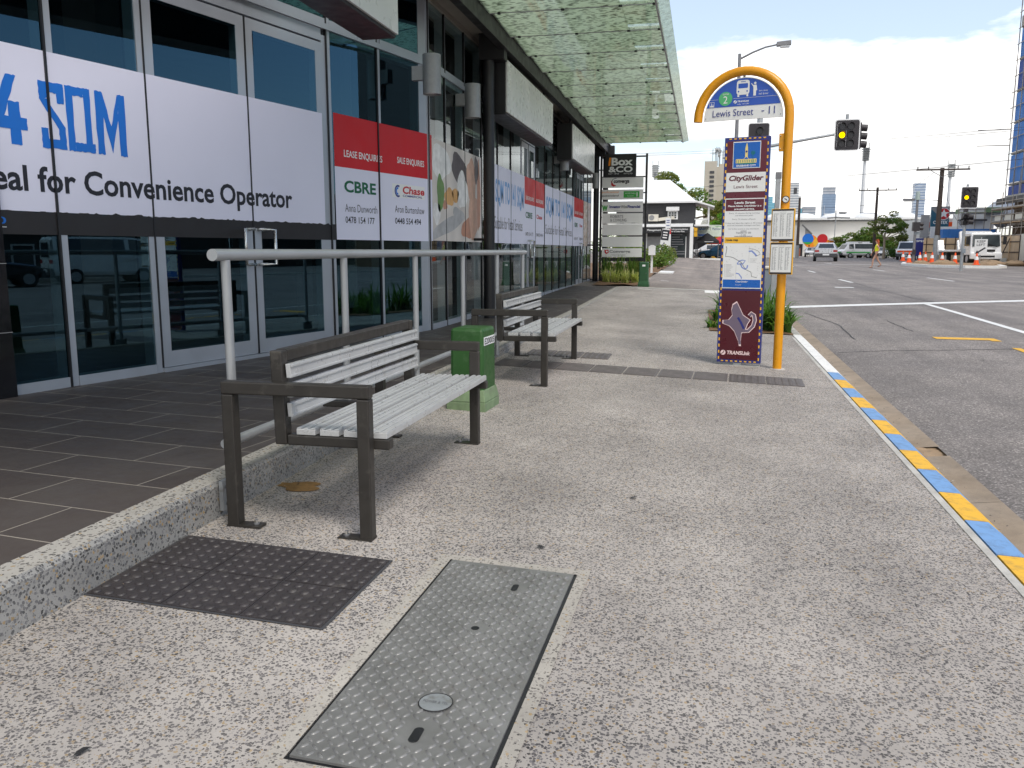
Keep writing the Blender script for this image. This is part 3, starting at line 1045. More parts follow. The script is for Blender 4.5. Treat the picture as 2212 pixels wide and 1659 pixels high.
t.text('0478 154 177', INKK, WD.p(-1.54, 1.592, LN), UD, ZA, w=.545, h=.073, bold=.01)
t.text('Aron Burtenshaw', INKK, WD.p(-.573, 1.745, LN), UD, ZA, w=.655, h=.085, bold=-.006)
t.text('0448 554 494', INKK, WD.p(-.575, 1.610, LN), UD, ZA, w=.575, h=.073, bold=.01)
WD.box(t, -.62, .10, 1.925, 2.085, -.0015, -.0010, INKW)
t.text('Chase', INKR, WD.p(-.40, 1.975, LN), UD, ZA, w=.49, h=.092, bold=.03, shear=.1)
t.text('COMMERCIAL', INKN, WD.p(-.40, 1.938, LN), UD, ZA, w=.44, h=.026, bold=.02, shear=.1)
for rr_, a0, a1, mm in ((.062, 60, 300, INKN), (.036, 80, 280, INKB)):
    cen = WD.p(-.50, 2.0, LN)
    t.stroke([cen + UD * (rr_ * math.cos(R(a))) + ZA * (rr_ * math.sin(R(a))) for a in range(a0, a1 + 1, 15)], .022, mm, UN)
t.build('lettering', fl)
f = film(WM, 10.60, 13.08, 1.42, 2.72, mat('picture_pale_ground', (.66, .61, .57), .5, 0, .18, 1.6), .008)
PC = lambda n_, c_: mat('picture_' + n_, c_, .5, 0, .22, 7)
flesh, flesh2, apron, counter, herb, loaf, shade_ = PC('flesh', (.62, .38, .28)), PC('warm_flesh', (.50, .24, .16)), PC('apron', (.78, .77, .76)), PC('counter', (.42, .42, .43)), PC('herb', (.12, .24, .06)), PC('loaf', (.62, .34, .12)), PC('shade', (.10, .085, .09))
def blob(yc, zc_, ry, rz_, m_, lay, rot=0):
    pts_ = []
    for k_ in range(22):
        a_ = 2 * math.pi * k_ / 22
        r_ = 1 + .10 * math.sin(3 * a_ + yc * 7) + .06 * math.sin(5 * a_ + zc_ * 9)
        u_, v_ = ry * r_ * math.cos(a_), rz_ * r_ * math.sin(a_)
        pts_.append(WM.p(min(max(yc + u_ * math.cos(rot) - v_ * math.sin(rot), 10.605), 13.075), min(max(zc_ + u_ * math.sin(rot) + v_ * math.cos(rot), 1.425), 2.715), .0083 + lay * .0003))
    f.poly(pts_, m_)
blob(11.0, 2.45, .42, .22, apron, 1)
blob(10.95, 2.05, .16, .24, herb, 2)
blob(10.78, 1.78, .16, .14, apron, 2)
blob(11.25, 1.62, .75, .10, counter, 2, .18)
blob(11.35, 2.02, .22, .12, loaf, 3)
blob(11.65, 2.06, .16, .10, loaf, 3)
blob(11.15, 1.90, .10, .06, flesh2, 4)
blob(11.9, 2.42, .45, .20, shade_, 2, -.2)
blob(12.0, 2.15, .28, .26, apron, 3)
blob(12.5, 2.30, .24, .36, flesh, 4, .25)
blob(12.62, 1.82, .30, .34, flesh, 5, -.2)
blob(12.30, 1.62, .36, .15, flesh2, 4, .1)
blob(12.92, 2.1, .10, .52, flesh2, 6)
blob(12.78, 2.5, .12, .20, shade_, 6)
blob(11.8, 1.80, .30, .09, counter, 4, -.1)
fp = f.build('window_film', shop)
tag(fp, 'blurred food picture printed on the window film')
for (ya, yb, red, pic) in ((13.9, 18.5, (16.4, 18.5), None), (18.6, 26.3, (22.9, 24.7), (24.72, 26.3))):
    f = film(WM, ya, red[1], 1.42, 2.72, FILM)
    fo = f.build('window_film', shop)
    f = smb()
    WM.box(f, red[0], red[1], 2.20, 2.722, .0066, .0074, FILMR)
    fr_ = f.build('window_film', shop)
    t = smb()
    t.text('LEASE ENQUIRIES', INKW, WM.p(red[0] + .1, 2.27, LM + .001), YA, ZA, w=(red[1] - red[0]) * .4, h=.09, bold=.015)
    t.text('SALE ENQUIRIES', INKW, WM.p(red[0] + (red[1] - red[0]) * .55, 2.27, LM + .001), YA, ZA, w=(red[1] - red[0]) * .38, h=.09, bold=.015)
    t.build('lettering', fr_)
    t = smb()
    t.text('SQM TO 141 SQM', INKPB, WM.p(ya + .12, 2.03, LM), YA, ZA, w=(red[0] - ya) * .92, h=.46, bold=.03)
    t.text('Suitable for Retail Services', INKPK, WM.p(ya + .05, 1.66, LM), YA, ZA, w=(red[0] - ya) * .90, h=.21)
    t.text('CBRE', INKG, WM.p(red[0] + .1, 1.93, LM), YA, ZA, w=(red[1] - red[0]) * .32, h=.12, bold=.03)
    t.text('Chase', INKR, WM.p(red[0] + (red[1] - red[0]) * .58, 1.95, LM), YA, ZA, w=(red[1] - red[0]) * .30, h=.09, bold=.03)
    t.text('0478 154 177', INKK, WM.p(red[0] + .1, 1.58, LM), YA, ZA, w=(red[1] - red[0]) * .36, h=.075)
    t.text('0448 554 494', INKK, WM.p(red[0] + (red[1] - red[0]) * .58, 1.58, LM), YA, ZA, w=(red[1] - red[0]) * .34, h=.075)
    t.build('lettering', fo)
    if pic:
        f = film(WM, pic[0], pic[1], 1.42, 2.72, PHOTO)
        tag(f.build('window_film', shop), 'blurred food picture printed on the window film')

# ------------------------------------------------------------------ glass canopy
can = thing('glass_canopy', 'green fritted glass canopy on black posts along the shop front', 'canopy', (-3.2, 12.6, .26))
bpy.context.view_layer.update()
CI = M.Translation(-can.location)
def cmb():
    b = MB()
    b.T = CI.copy()
    return b
CZ = 4.40
f = cmb()
f.box(-3.02, -2.90, 2.0, 26.5, 4.20, 4.44, BLACK)
f.box(-3.04, -2.86, 2.0, 26.5, 4.441, 4.47, BLACK)
f.build('beam', can, bevel=.004)
f = cmb()
f.box(-3.44, -3.021, 2.0, 26.4, 4.43, 4.50, FASCIA)
f.build('soffit', can)
js = [1.3 + 1.27 * i for i in range(20)]
for i in range(19):
    f = cmb()
    y0, y1 = js[i] + .006, js[i + 1] - .006
    f.hexa([(-2.89, y0, CZ + .04), (-1.15, y0, CZ + .04), (-1.15, y1 - .02, CZ), (-2.89, y1 - .02, CZ), (-2.89, y0, CZ + .052), (-1.15, y0, CZ + .052), (-1.15, y1 - .02, CZ + .012), (-2.89, y1 - .02, CZ + .012)], CANO)
    f.hexa([(-1.149, y0, CZ + .04), (-.68, y0, CZ + .04), (-.68, y1 - .30, CZ + .008), (-1.149, y1 - .30, CZ + .008), (-1.149, y0, CZ + .052), (-.68, y0, CZ + .052), (-.68, y1 - .30, CZ + .02), (-1.149, y1 - .30, CZ + .02)], CANO)
    f.build('glass_panel', can)
    f = cmb()
    f.box(-1.149, -.68, y1 - .298, y1 - .02, CZ + .004, CZ + .014, CANOC)
    f.build('glass_strip', can)
    f = cmb()
    f.box(-2.89, -.66, y1 - .010, y1 - .002, CZ - .006, CZ + .004, STEELD)
    for x in (-2.75, -1.9, -1.15, -.72):
        f.cyl((x, y1 - .03, CZ - .022), (x, y1 - .03, CZ), .024, BLACK, 8)
    f.build('glazing_bar', can)
f = cmb()
f.hexa([(-.676, 1.3, CZ - .03), (-.53, 1.3, CZ + .01), (-.53, 25.45, CZ + .01), (-.676, 25.45, CZ - .03), (-.676, 1.3, CZ - .018), (-.53, 1.3, CZ + .022), (-.53, 25.45, CZ + .022), (-.676, 25.45, CZ - .018)], CANOC)
f.build('edge_glass', can)
f = cmb()
f.box(-.70, -.678, 1.3, 25.45, CZ - .05, CZ - .005, GALV)
f.build('edge_rail', can)
for (x, y) in ((-3.2, 12.62), (-3.2, 25.7), (-3.0, 26.35), (-3.2, 2.4)):
    f = cmb()
    f.cyl((x, y, .2), (x, y, 4.18), .085, BLACK, 20)
    f.box(x - .12, x + .26, y - .10, y + .10, 4.06, 4.43, BLACK)
    f.cyl((x - .05, y, 1.46), (-3.44, y, 1.46), .02, BLACK, 8)
    f.cyl((x - .05, y, 3.72), (-3.44, y, 3.72), .02, BLACK, 8)
    f.build('post', can)
# sign boxes hung below the beam
def sign_box(y0, y1, label):
    t_ = thing('sign_box', label, 'sign box', (-2.98, (y0 + y1) / 2, 3.32), 0, 'blank sign boxes under the canopy')
    L = (y1 - y0) / 2
    b = MB()
    b.box(-.34, .0, -L - .005, L + .005, 0, .80, BLACK)
    b.build('casing', t_, bevel=.006)
    b = MB()
    b.box(.001, .03, -L, L, .03, .78, WHITES)
    b.build('face', t_, bevel=.004)
    b = MB()
    for y in (-L + .3, L - .3):
        b.cyl((-.1, y, .8), (-.1, y, 1.1), .02, BLACK, 8)
    b.build('hanger', t_)
sign_box(4.0, 8.1, 'blank white sign box above the double doors, nearest to the viewer')
sign_box(12.79, 16.72, 'blank white sign box just past the black canopy post, with louvres at its far end')
sign_box(19.36, 23.2, 'blank white sign box farthest along the shop front, by the canopy end')
# wall lamps
def wall_lamp(y, label):
    t_ = thing('wall_lamp', label, 'lamp', (-3.20, y, 3.34), 0, 'grey cylinder wall lamps')
    b = MB()
    b.tube([(0, 0, -.225), (0, 0, .225)], .108, LAMPG, 28, caps=False)
    b.disc((0, 0, .215), .106, XA, YA, LAMPG)
    b.disc((0, 0, -.205), .10, XA, YA, HEADL)
    b.build('shade', t_)
    b = MB()
    b.box(-.235, -.10, -.04, .04, -.06, .10, LAMPG)
    b.build('bracket', t_)
for y, l in ((9.90, 'grey cylinder wall lamp on the corner pier, nearest of its row'), (11.72, 'grey cylinder wall lamp between the corner pier and the black post'),
             (19.7, 'grey cylinder wall lamp below the louvres'), (25.55, 'grey cylinder wall lamp beside the black posts at the far end of the shop')):
    wall_lamp(y, l)

# ------------------------------------------------------------------ handrail
rail = thing('handrail', 'grey steel tube handrail with six posts along the terrace edge', 'handrail', (-2.04, 3.34, zp(-2.04, 3.34)))
RO = M.Translation(-rail.location)
RX = -2.035
f = MB(); f.T = RO.copy()
f.cyl((RX, 3.24, 1.272), (RX, 9.72, 1.272), .0255, RAILM, 24)
f.build('top_rail', rail)
f = MB(); f.T = RO.copy()
f.tube([(RX, 3.26, .445), (RX, 9.50, .445), (RX, 9.56, .43), (RX, 9.59, .38)], .022, RAILM, 18)
f.build('bottom_rail', rail)
for i in range(6):
    y = 3.34 + 1.25 * i
    f = MB(); f.T = RO.copy()
    f.cyl((RX, y, zp(RX, y) + .06), (RX, y, 1.25), .0205, RAILM, 18)
    po = f.build('post', rail)
    f = MB(); f.T = RO.copy()
    f.box(-2.074, -2.056, y - .085, y + .045, zp(RX, y) + .03, zp(RX, y) + .165, GALV)
    for dz in (.06, .135):
        f.cyl((-2.056, y - .055, zp(RX, y) + dz), (-2.046, y - .055, zp(RX, y) + dz), .009, STEELD, 8)
    f.build('fixing_plate', po)

# ------------------------------------------------------------------ benches
def street_bench(x, y, label):
    base = zp(x + .3, y + .9)
    t_ = thing('street_bench', label, 'bench', (x, y, base), 0, 'slatted street benches on the footpath')
    L = 1.78
    T = .055
    gz = lambda dx, dy: zp(x + dx, y + dy) - base
    def box(n, *a, bev=.006, par=t_):
        b = MB()
        b.box(*a)
        return b.build(n, par, bevel=bev)
    for dy in (0, L - T):
        for dx in (0, .615):
            lg = box('leg', dx, dx + T, dy, dy + T, gz(dx, dy), .58, BENCHF)
            b = MB()
            sx = 1 if dx == 0 else -1
            xa, xb = (dx, dx + .155) if sx > 0 else (dx - .10, dx + T)
            b.box(xa, xb, dy - .003, dy + T + .003, gz(dx, dy) - .002, gz(dx, dy) + .008, BENCHF)
            cx = xb - .03 if sx > 0 else xa + .03
            b.cyl((cx, dy + T / 2, gz(dx, dy) + .008), (cx, dy + T / 2, gz(dx, dy) + .03), .008, STAIN, 8)
            b.cyl((cx, dy + T / 2, gz(dx, dy) + .008), (cx, dy + T / 2, gz(dx, dy) + .014), .014, STEELD, 6)
            b.build('foot_plate', lg)
        box('armrest', 0, .615 + T, dy, dy + T, .581, .636, BENCHF)
        dyy = dy + T + .001 if dy == 0 else dy - T - .001
        b = MB()
        b.hexa([(.215, dyy, .36), (.27, dyy, .36), (.27, dyy + T, .36), (.215, dyy + T, .36), (.205, dyy, .765), (.26, dyy, .765), (.26, dyy + T, .765), (.205, dyy + T, .765)], BENCHF)
        b.build('back_upright', t_, bevel=.006)
        box('seat_rail', .272, .735, dyy, dyy + T, .36, .405, BENCHF)
    y0, y1 = 2 * T + .003, L - 2 * T - .003
    box('top_rail', .204, .256, y0 - .0, y1, .712, .767, BENCHF)
    for k in range(4):
        xa = .315 + k * .108
        b = MB()
        b.box(xa, xa + .086, T + .004, L - T - .004, .407, .432, ALUW)
        for xx in (xa + .001, xa + .034, xa + .067):
            b.box(xx, xx + .018, T + .0045, L - T - .0045, .4325, .437, ALUW)
        for yy in (T + .05, L / 2, L - T - .05):
            b.cyl((xa + .0605, yy, .432), (xa + .0605, yy, .4345), .005, STEELD, 8)
        b.build('seat_slat', t_, bevel=.002)
    for k in range(3):
        z0 = .648 - k * .084
        b = MB()
        b.hexa([(.272 - .002 * k * 0, y0 - .04, z0), (.294, y0 - .04, z0), (.294, y1 + .04, z0), (.272, y1 + .04, z0), (.268, y0 - .04, z0 + .060), (.290, y0 - .04, z0 + .060), (.290, y1 + .04, z0 + .060), (.268, y1 + .04, z0 + .060)], ALUW)
        for zz in (z0 + .003, z0 + .046):
            b.box(.2925, .297, y0 - .039, y1 + .039, zz, zz + .011, ALUW)
        b.build('back_slat', t_, bevel=.002)
    box('cross_tube', .05, .615, L / 2 - .02, L / 2 + .02, .37, .405, BENCHF)
    return t_
street_bench(-1.985, 3.165, 'aluminium slatted bench with bronze frame, the nearer one, beside the tactile tiles')
street_bench(-1.945, 7.02, 'aluminium slatted bench with bronze frame, the farther one, past the green pillar')

# ------------------------------------------------------------------ green electricity pillars
def pillar(x, y, rz, s, label, number, matb, base=True):
    t_ = thing('electricity_pillar', label, 'pillar', (x, y, zp(x, y)), rz, 'green electricity pillars')
    w, d, h = .125 * s, .15 * s, .60 * (1 if s == 1 else 1.1)
    b = MB()
    b.hexa([(-w * 1.04, -d * 1.04, .12), (w * 1.04, -d * 1.04, .12), (w * 1.04, d * 1.04, .12), (-w * 1.04, d * 1.04, .12), (-w, -d, h), (w, -d, h), (w, d, h), (-w, d, h)], matb)
    b.build('body', t_, bevel=.022)
    b = MB()
    k = 1.2
    b.hexa([(-w * k, -d * k, -.02), (w * k, -d * k, -.02), (w * k, d * k, -.02), (-w * k, d * k, -.02), (-w * k, -d * k, .06), (w * k, -d * k, .06), (w * k, d * k, .06), (-w * k, d * k, .06)], GREENC if base else matb)
    b.hexa([(-w * k, -d * k, .061), (w * k, -d * k, .061), (w * k, d * k, .061), (-w * k, d * k, .061), (-w * 1.06, -d * 1.06, .15), (w * 1.06, -d * 1.06, .15), (w * 1.06, d * 1.06, .15), (-w * 1.06, d * 1.06, .15)], GREENC if base else matb)
    b.build('plinth', t_, bevel=.006)
    b = MB()
    if number:
        b.box(w + .001, w + .004, -d * .85, d * .85, h - .125, h - .065, INKW)
        b.text(number, INKK, (w + .005, -d * .78, h - .118), YA, ZA, w=d * 1.56, h=.046, bold=.02)
    else:
        b.box(-w * .3, w * .35, -d - .004, -d - .001, h - .12, h - .07, INKW)
    b.build('number_plate', t_)
    b = MB()
    b.box(-w * .82, w * .82, -d * 1.03 - .004, -d * 1.03 - .001, .20, h - .14, matb)
    b.cyl((w * .55, -d * 1.03 - .004, .36), (w * .55, -d * 1.03 - .012, .36), .011, STEELD, 10)
    b.build('door', t_)
pillar(-1.655, 6.02, R(-3), 1, 'glossy bright green electricity pillar with number plate, behind the near bench', 'E20005', GREENP)
pillar(-1.56, 23.2, 0, .98, 'dark green electricity pillar with small white plate at the end of the footpath', None, GREEND, False)

# ------------------------------------------------------------------ tactile tiles and the access cover
tac = thing('tactile_paving', 'pad of six dark dimpled tactile tiles set against the terrace kerb', 'tactile paving', (-2.075, 2.40, zp(-2.075, 2.40)), R(-1))
bt = tac.location.z
for i in range(3):
    for j in range(2):
        b = MB()
        x0, y0 = i * .30, j * .30
        z = lambda x, y: zp(-2.075 + x, 2.40 + y) - bt
        c = [(x0 + .003, y0 + .003), (x0 + .297, y0 + .003), (x0 + .297, y0 + .297), (x0 + .003, y0 + .297)]
        b.hexa([(x, y, z(x, y) - .02) for x, y in c] + [(x, y, z(x, y) + .007) for x, y in c], TACT)
        for a in range(6):
            for e in range(6):
                px, py = x0 + .025 + a * .05, y0 + .025 + e * .05
                zz = z(px, py) + .007
                vs = []
                for (r_, h_) in ((.0185, 0), (.0165, .0040), (.0095, .0062)):
                    vs += [(px + r_ * math.cos(k * math.pi / 5), py + r_ * math.sin(k * math.pi / 5), zz + h_) for k in range(10)]
                b.add(vs, [(q * 10 + k, q * 10 + (k + 1) % 10, q * 10 + 10 + (k + 1) % 10, q * 10 + 10 + k) for q in range(2) for k in range(10)] + [tuple(range(20, 30))], TACT, True)
        b.build('tactile_tile', tac)
b = MB()
b.grid([-.008, .9, .909], [-.008, .6, .608], lambda x, y: zp(-2.075 + x, 2.4 + y) - bt + .0035, DGREY)
b.build('mortar_bed', tac)
cov = thing('access_cover', 'long galvanised chequer plate access cover sunk in the footpath', 'access cover', (-.953, 1.735, zp(-.953, 1.735)), R(-1))
b0 = cov.location.z
cz = lambda x, y: zp(-.953 + x, 1.735 + y) - b0
b = MB()
W_, L_ = .487, 1.317
for (xa, xb, ya, yb) in ((-.062, -.012, -.06, L_ + .06), (W_ + .012, W_ + .055, -.06, L_ + .06), (-.012, W_ + .012, L_ + .012, L_ + .06), (-.012, W_ + .012, -.06, -.012)):
    b.grid([xa, xb], frange(ya, yb, 5), lambda x, y: cz(x, y) + .005, PATCH)
b.build('concrete_collar', cov)
b = MB()
b.grid([-.012, W_ + .012], [-.012, L_ + .012], lambda x, y: cz(x, y) + .002, BLACK)
b.build('frame_gap', cov)
b = MB()
b.hexa([(x, y, cz(x, y) + .003) for x, y in ((0, 0), (W_, 0), (W_, L_), (0, L_))] + [(x, y, cz(x, y) + .010) for x, y in ((0, 0), (W_, 0), (W_, L_), (0, L_))], PLATE)
badge = (.27, .32)
slots = [(.27, .165, .014, .035), (.30, 1.13, .012, .03), (.25, .78, .014, .014)]
P_ = .028
nx, ny = int(W_ / P_), int(L_ / P_)
for i in range(nx):
    for j in range(ny):
        x, y = (i + .62) * P_, (j + .62) * P_
        if x > W_ - .012 or y > L_ - .012 or (x - badge[0]) ** 2 + (y - badge[1]) ** 2 < .055 ** 2 or any(abs(x - q[0]) < q[2] + .018 and abs(y - q[1]) < q[3] + .015 for q in slots):
            continue
        a = R(45 if (i + j) % 2 else -45) + .1
        ca, sa = math.cos(a), math.sin(a)
        z = cz(x, y) + .010
        l, w = .0160, .0052
        pts = [(-l, 0, 0), (-l * .4, -w, 0), (l * .4, -w, 0), (l, 0, 0), (l * .4, w, 0), (-l * .4, w, 0), (-l * .5, 0, .0055), (l * .5, 0, .0055)]
        b.add([(x + p[0] * ca - p[1] * sa, y + p[0] * sa + p[1] * ca, z + p[2]) for p in pts], [(0, 1, 6), (1, 2, 7, 6), (2, 3, 7), (3, 4, 7), (4, 5, 6, 7), (5, 0, 6)], PLATE, True)
b.build('plate', cov)
b = MB()
for (x, y, w, l) in slots:
    pts = [(x + w * math.cos(R(a)) , y + (l - w) * (1 if 0 < a < 180 else -1) * (1 if l > w else 0) + w * math.sin(R(a)), cz(x, y) + .0108) for a in range(0, 360, 24)]
    b.poly(pts, BLACK)
b.build('lifting_slot', cov)
b = MB()
c = (badge[0], badge[1], cz(*badge) + .0105)
b.tube([c, (c[0], c[1], c[2] + .0025)], .048, GALV, 28)
b.tube([(c[0] + .047 * math.cos(R(a)), c[1] + .047 * math.sin(R(a)), c[2] + .002) for a in range(0, 361, 12)], .0018, DARK, 6, False)
b.text('POWER & TEL', STEELD, (c[0] - .036, c[1] - .006, c[2] + .0035), XA, YA, w=.072, h=.012, bold=.01)
b.build('badge', cov)
# directional tactile tiles across the footpath
def ribbed(x0, x1, y0, y1, along_x, label, n, m=TACT2, domes=False):
    t_ = thing('tactile_tile', label, 'tactile tile', (x0, y0, zp(x0, y0)), R(-2.5 if y0 < 8.6 else 0), 'ribbed guidance tiles across the footpath')
    z0 = t_.location.z
    zz = lambda x, y: zp(x0 + x, y0 + y) - z0
    w, l = x1 - x0, y1 - y0
    b = MB()
    c = [(.004, 0), (w - .004, 0), (w - .004, l), (.004, l)]
    b.hexa([(x, y, zz(x, y) - .02) for x, y in c] + [(x, y, zz(x, y) + .006) for x, y in c], m)
    o = b.build('slab', t_)
    b = MB()
    if domes:
        for i in range(int(w / .062)):
            for j in range(int(l / .05)):
                x, y = .03 + i * .062, .025 + j * .05
                b.tube([(x, y, zz(x, y) + .006), (x, y, zz(x, y) + .011)], [.022, .014], m, 8)
        b.build('dome_field', t_)
        return
    for k in range(n):
        if along_x:
            y = l * (k + .5) / n
            d = l / n * .30
            b.hexa([(.02, y - d, zz(.02, y) + .006), (w - .02, y - d, zz(w, y) + .006), (w - .02, y + d, zz(w, y) + .006), (.02, y + d, zz(.02, y) + .006),
                    (.025, y - d * .6, zz(.02, y) + .012), (w - .025, y - d * .6, zz(w, y) + .012), (w - .025, y + d * .6, zz(w, y) + .012), (.025, y + d * .6, zz(.02, y) + .012)], m)
        else:
            x = w * (k + .5) / n
            d = w / n * .30
            b.hexa([(x - d, .02, zz(x, 0) + .006), (x + d, .02, zz(x, 0) + .006), (x + d, l - .02, zz(x, l) + .006), (x - d, l - .02, zz(x, l) + .006),
                    (x - d * .6, .025, zz(x, 0) + .012), (x + d * .6, .025, zz(x, 0) + .012), (x + d * .6, l - .025, zz(x, l) + .012), (x - d * .6, l - .025, zz(x, l) + .012)], m)
    b.build('rib_field', t_)
ords = ['first', 'second', 'third', 'fourth', 'fifth', 'sixth', 'seventh']
for i in range(7):
    x = -2.02 + i * .326
    ribbed(x, x + .32, 8.02 - i * .014, 8.46 - i * .014, True, 'dark ribbed guidance tile, ' + ords[i] + ' of its row counted from the terrace kerb', 7)
ribbed(.265, .60, 7.92, 8.36, False, 'grey studded guidance tile in front of the maroon totem foot', 5, domes=True)
ribbed(.603, .94, 7.905, 8.345, False, 'grey studded guidance tile at the kerb end of its row, by the yellow pole', 5, domes=True)
for i in range(3):
    x = -1.86 + i * .305
    ribbed(x, x + .30, 8.86, 9.30, False, ['dark ribbed tile behind the far bench beside the handrail end', 'dark ribbed tile behind the far bench, middle of three', 'dark ribbed tile behind the far bench, nearest the open footpath'][i], 5)
for (x, y, w, l, lab) in ((.06, 21.3, .5, 1.1, 'white rectangular service lid in the footpath beside the maroon totem'), (-1.6, 21.6, .34, .35, 'cream service lid in the footpath in front of the dark green pillar'),
                          (-1.72, 34.0, .55, 2.2, 'white rectangular slab on the asphalt edge by the letterbox')):
    b = MB()
    c = [(x, y), (x + w, y), (x + w, y + l), (x, y + l)]
    zz = lambda p: (zr(*p) if p[1] > 22.6 else zp(*p))
    b.hexa([(*p, zz(p) - .02) for p in c] + [(*p, zz(p) + (.05 if y > 30 else .008)) for p in c], WHITEK if y != 21.6 else LIGHTC)
    tag(b.build('utility_cover'), lab, 'utility cover', 'pale service lids in the ground')
# joints beside the guidance tiles, grit along the edges
m = MB()
for pts in ([(.95, 8.31), (1.10, 8.33), (1.22, 8.32)], [(.95, 7.88), (1.08, 7.87), (1.22, 7.88)], [(-2.05, 16.6), (-.5, 16.62), (1.2, 16.6)]):
    m.stroke([(x, y, zp(x, y) + .004) for x, y in pts], .008, CRK, ZA)
structure(m, 'pavement_joints', 'thin dark joints in the footpath')
m = MB()
q = random.Random(21)
for i in range(420):
    k = q.random()
    if k < .45:
        x, y = 1.47 + abs(q.gauss(0, .05)), q.uniform(3.2, 14)
        z = zr(1.66, y) + .004
    elif k < .75:
        x, y = -2.06 + abs(q.gauss(0, .07)), q.uniform(1.4, 11)
        z = zp(x, y) + .005
    else:
        x, y = q.uniform(-1.9, 1.2), q.uniform(1.3, 9)
        z = zp(x, y) + .005
    a, s_ = q.uniform(0, 3.14), q.uniform(.003, .011) * (1 if k < .75 else .6)
    c_, d_ = math.cos(a) * s_, math.sin(a) * s_
    m.add([(x - c_, y - d_, z), (x + d_ * .4, y - c_ * .4, z + .003), (x + c_, y + d_, z + .002), (x - d_ * .4, y + c_ * .4, z + .004)], [(0, 1, 2, 3)], CRK if q.random() < .5 else (DIRT if q.random() < .6 else LIGHTC))
tag(m.build('grit'), 'fine grit and leaf crumbs along the kerb and terrace edge', 'grit', kind='stuff')
# small litter and leaves
for i, (x, y) in enumerate([(-1.45, 1.62), (-.62, 3.3), (-.3, 4.1), (.55, 1.25), (-.86, 2.52)]):
    b = MB()
    a = rnd.uniform(0, 3)
    z = zp(x, y) + .006
    pts = [(-.022, 0, 0), (-.008, -.009, .003), (.012, -.008, .004), (.024, 0, .001), (.010, .009, .004), (-.008, .008, .003)]
    b.poly([(x + p[0] * math.cos(a) - p[1] * math.sin(a), y + p[0] * math.sin(a) + p[1] * math.cos(a), z + p[2]) for p in pts], CRK)
    tag(b.build('fallen_leaf'), ['small dark leaf near the left edge of the tactile pad', 'thin dark leaf on open footpath in front of the bench', 'tiny dark leaf farther out on the footpath',
        'dark flat leaf on the footpath at lower right', 'brown leaf between the tactile pad and the metal cover'][i], 'leaf')

# ------------------------------------------------------------------ bus stop sign on its arched yellow pole
bs = thing('bus_stop_sign', 'yellow arched bus stop pole with half round blue sign and two timetable cases', 'bus stop sign', (.775, 8.93, zp(.775, 8.93)), R(-14))
b0 = bs.location.z
AR, AZ = .452, 2.605 - b0          # arch radius and height of its springing
b = MB()
pts = [(0, 0, -.05), (0, 0, AZ - .3)] + [(-AR + AR * math.cos(R(a)), 0, AZ + AR * math.sin(R(a))) for a in range(0, 180, 9)] + [(-2 * AR, 0, AZ - .015)]
b.tube(pts, .0445, YPOLE, 24)
b.build('pole', bs)
b = MB()
b.tube([(0, 0, -.03), (0, 0, .006)], [.085, .075], LIGHTC, 20)
b.build('footing', bs)
b = MB()
cx = -AR
SR = AR - .062
Y0 = -.012
hb = AZ + .115                      # white strip top
zb = AZ - .015
def chord(z):
    return math.sqrt(max(SR ** 2 - (z - AZ) ** 2, 0)) if z > AZ else SR
arcp = [(cx + SR * math.cos(R(a)), Y0, AZ + SR * math.sin(R(a))) for a in range(0, 181, 5)]
b.prism([(cx + SR, Y0, zb)] + arcp + [(cx - SR, Y0, zb)], (0, .022, 0), SWHITE)
b.cyl((cx, 0, AZ + SR - .01), (cx, 0, AZ + AR - .03), .012, STEELD, 8)
pan = b.build('sign_panel', bs)
b = MB()
yf = Y0 - .002
a1 = math.degrees(math.asin((hb - AZ) / (SR - .008)))
b.poly([(cx + (SR - .008) * math.cos(R(a1 + (180 - 2 * a1) * i / 30)), yf, AZ + (SR - .008) * math.sin(R(a1 + (180 - 2 * a1) * i / 30))) for i in range(31)], SBLUE)
yt = yf - .002
X_ = lambda x: cx + x
b.disc((X_(-.175), yt, AZ + .195), .068, XA, ZA, SGREEN)
b.text('2', INKW, (X_(-.197), yt - .001, AZ + .15), XA, ZA, w=.042, h=.07)
b.text('zone', INKW, (X_(-.205), yt - .001, AZ + .232), XA, ZA, w=.06, h=.014)
# bus pictogram
def rr(x0, x1, z0, z1, m, r=.02, y=yt):
    p = []
    for (x, z, a) in ((x1 - r, z1 - r, 0), (x0 + r, z1 - r, 90), (x0 + r, z0 + r, 180), (x1 - r, z0 + r, 270)):
        for k in range(5):
            p.append((x + r * math.cos(R(a + k * 22.5)), y, z + r * math.sin(R(a + k * 22.5))))
    b.poly(p, m)
rr(X_(-.068), X_(.058), AZ + .222, AZ + .362, SWHITE, .026)
rr(X_(-.052), X_(.042), AZ + .285, AZ + .330, SBLUE, .006, yt - .001)
rr(X_(-.028), X_(.020), AZ + .344, AZ + .350, SBLUE, .002, yt - .001)
for x in (-.048, .036):
    b.disc((X_(x), yt - .001, AZ + .255), .008, XA, ZA, SBLUE, 12)
rr(X_(-.058), X_(-.040), AZ + .203, AZ + .228, SWHITE, .005)
rr(X_(.030), X_(.048), AZ + .203, AZ + .228, SWHITE, .005)
b.disc((X_(.112), yt, AZ + .325), .012, XA, ZA, SWHITE, 14)
b.poly([(X_(.094), yt, AZ + .308), (X_(.126), yt, AZ + .308), (X_(.134), yt, AZ + .255), (X_(.124), yt, AZ + .253), (X_(.122), yt, AZ + .205), (X_(.098), yt, AZ + .205), (X_(.096), yt, AZ + .28)], SWHITE)
b.poly([(X_(.098), yt - .0005, AZ + .300), (X_(.098), yt - .0005, AZ + .286), (X_(.073), yt - .0005, AZ + .322), (X_(.078), yt - .0005, AZ + .326)], SWHITE)
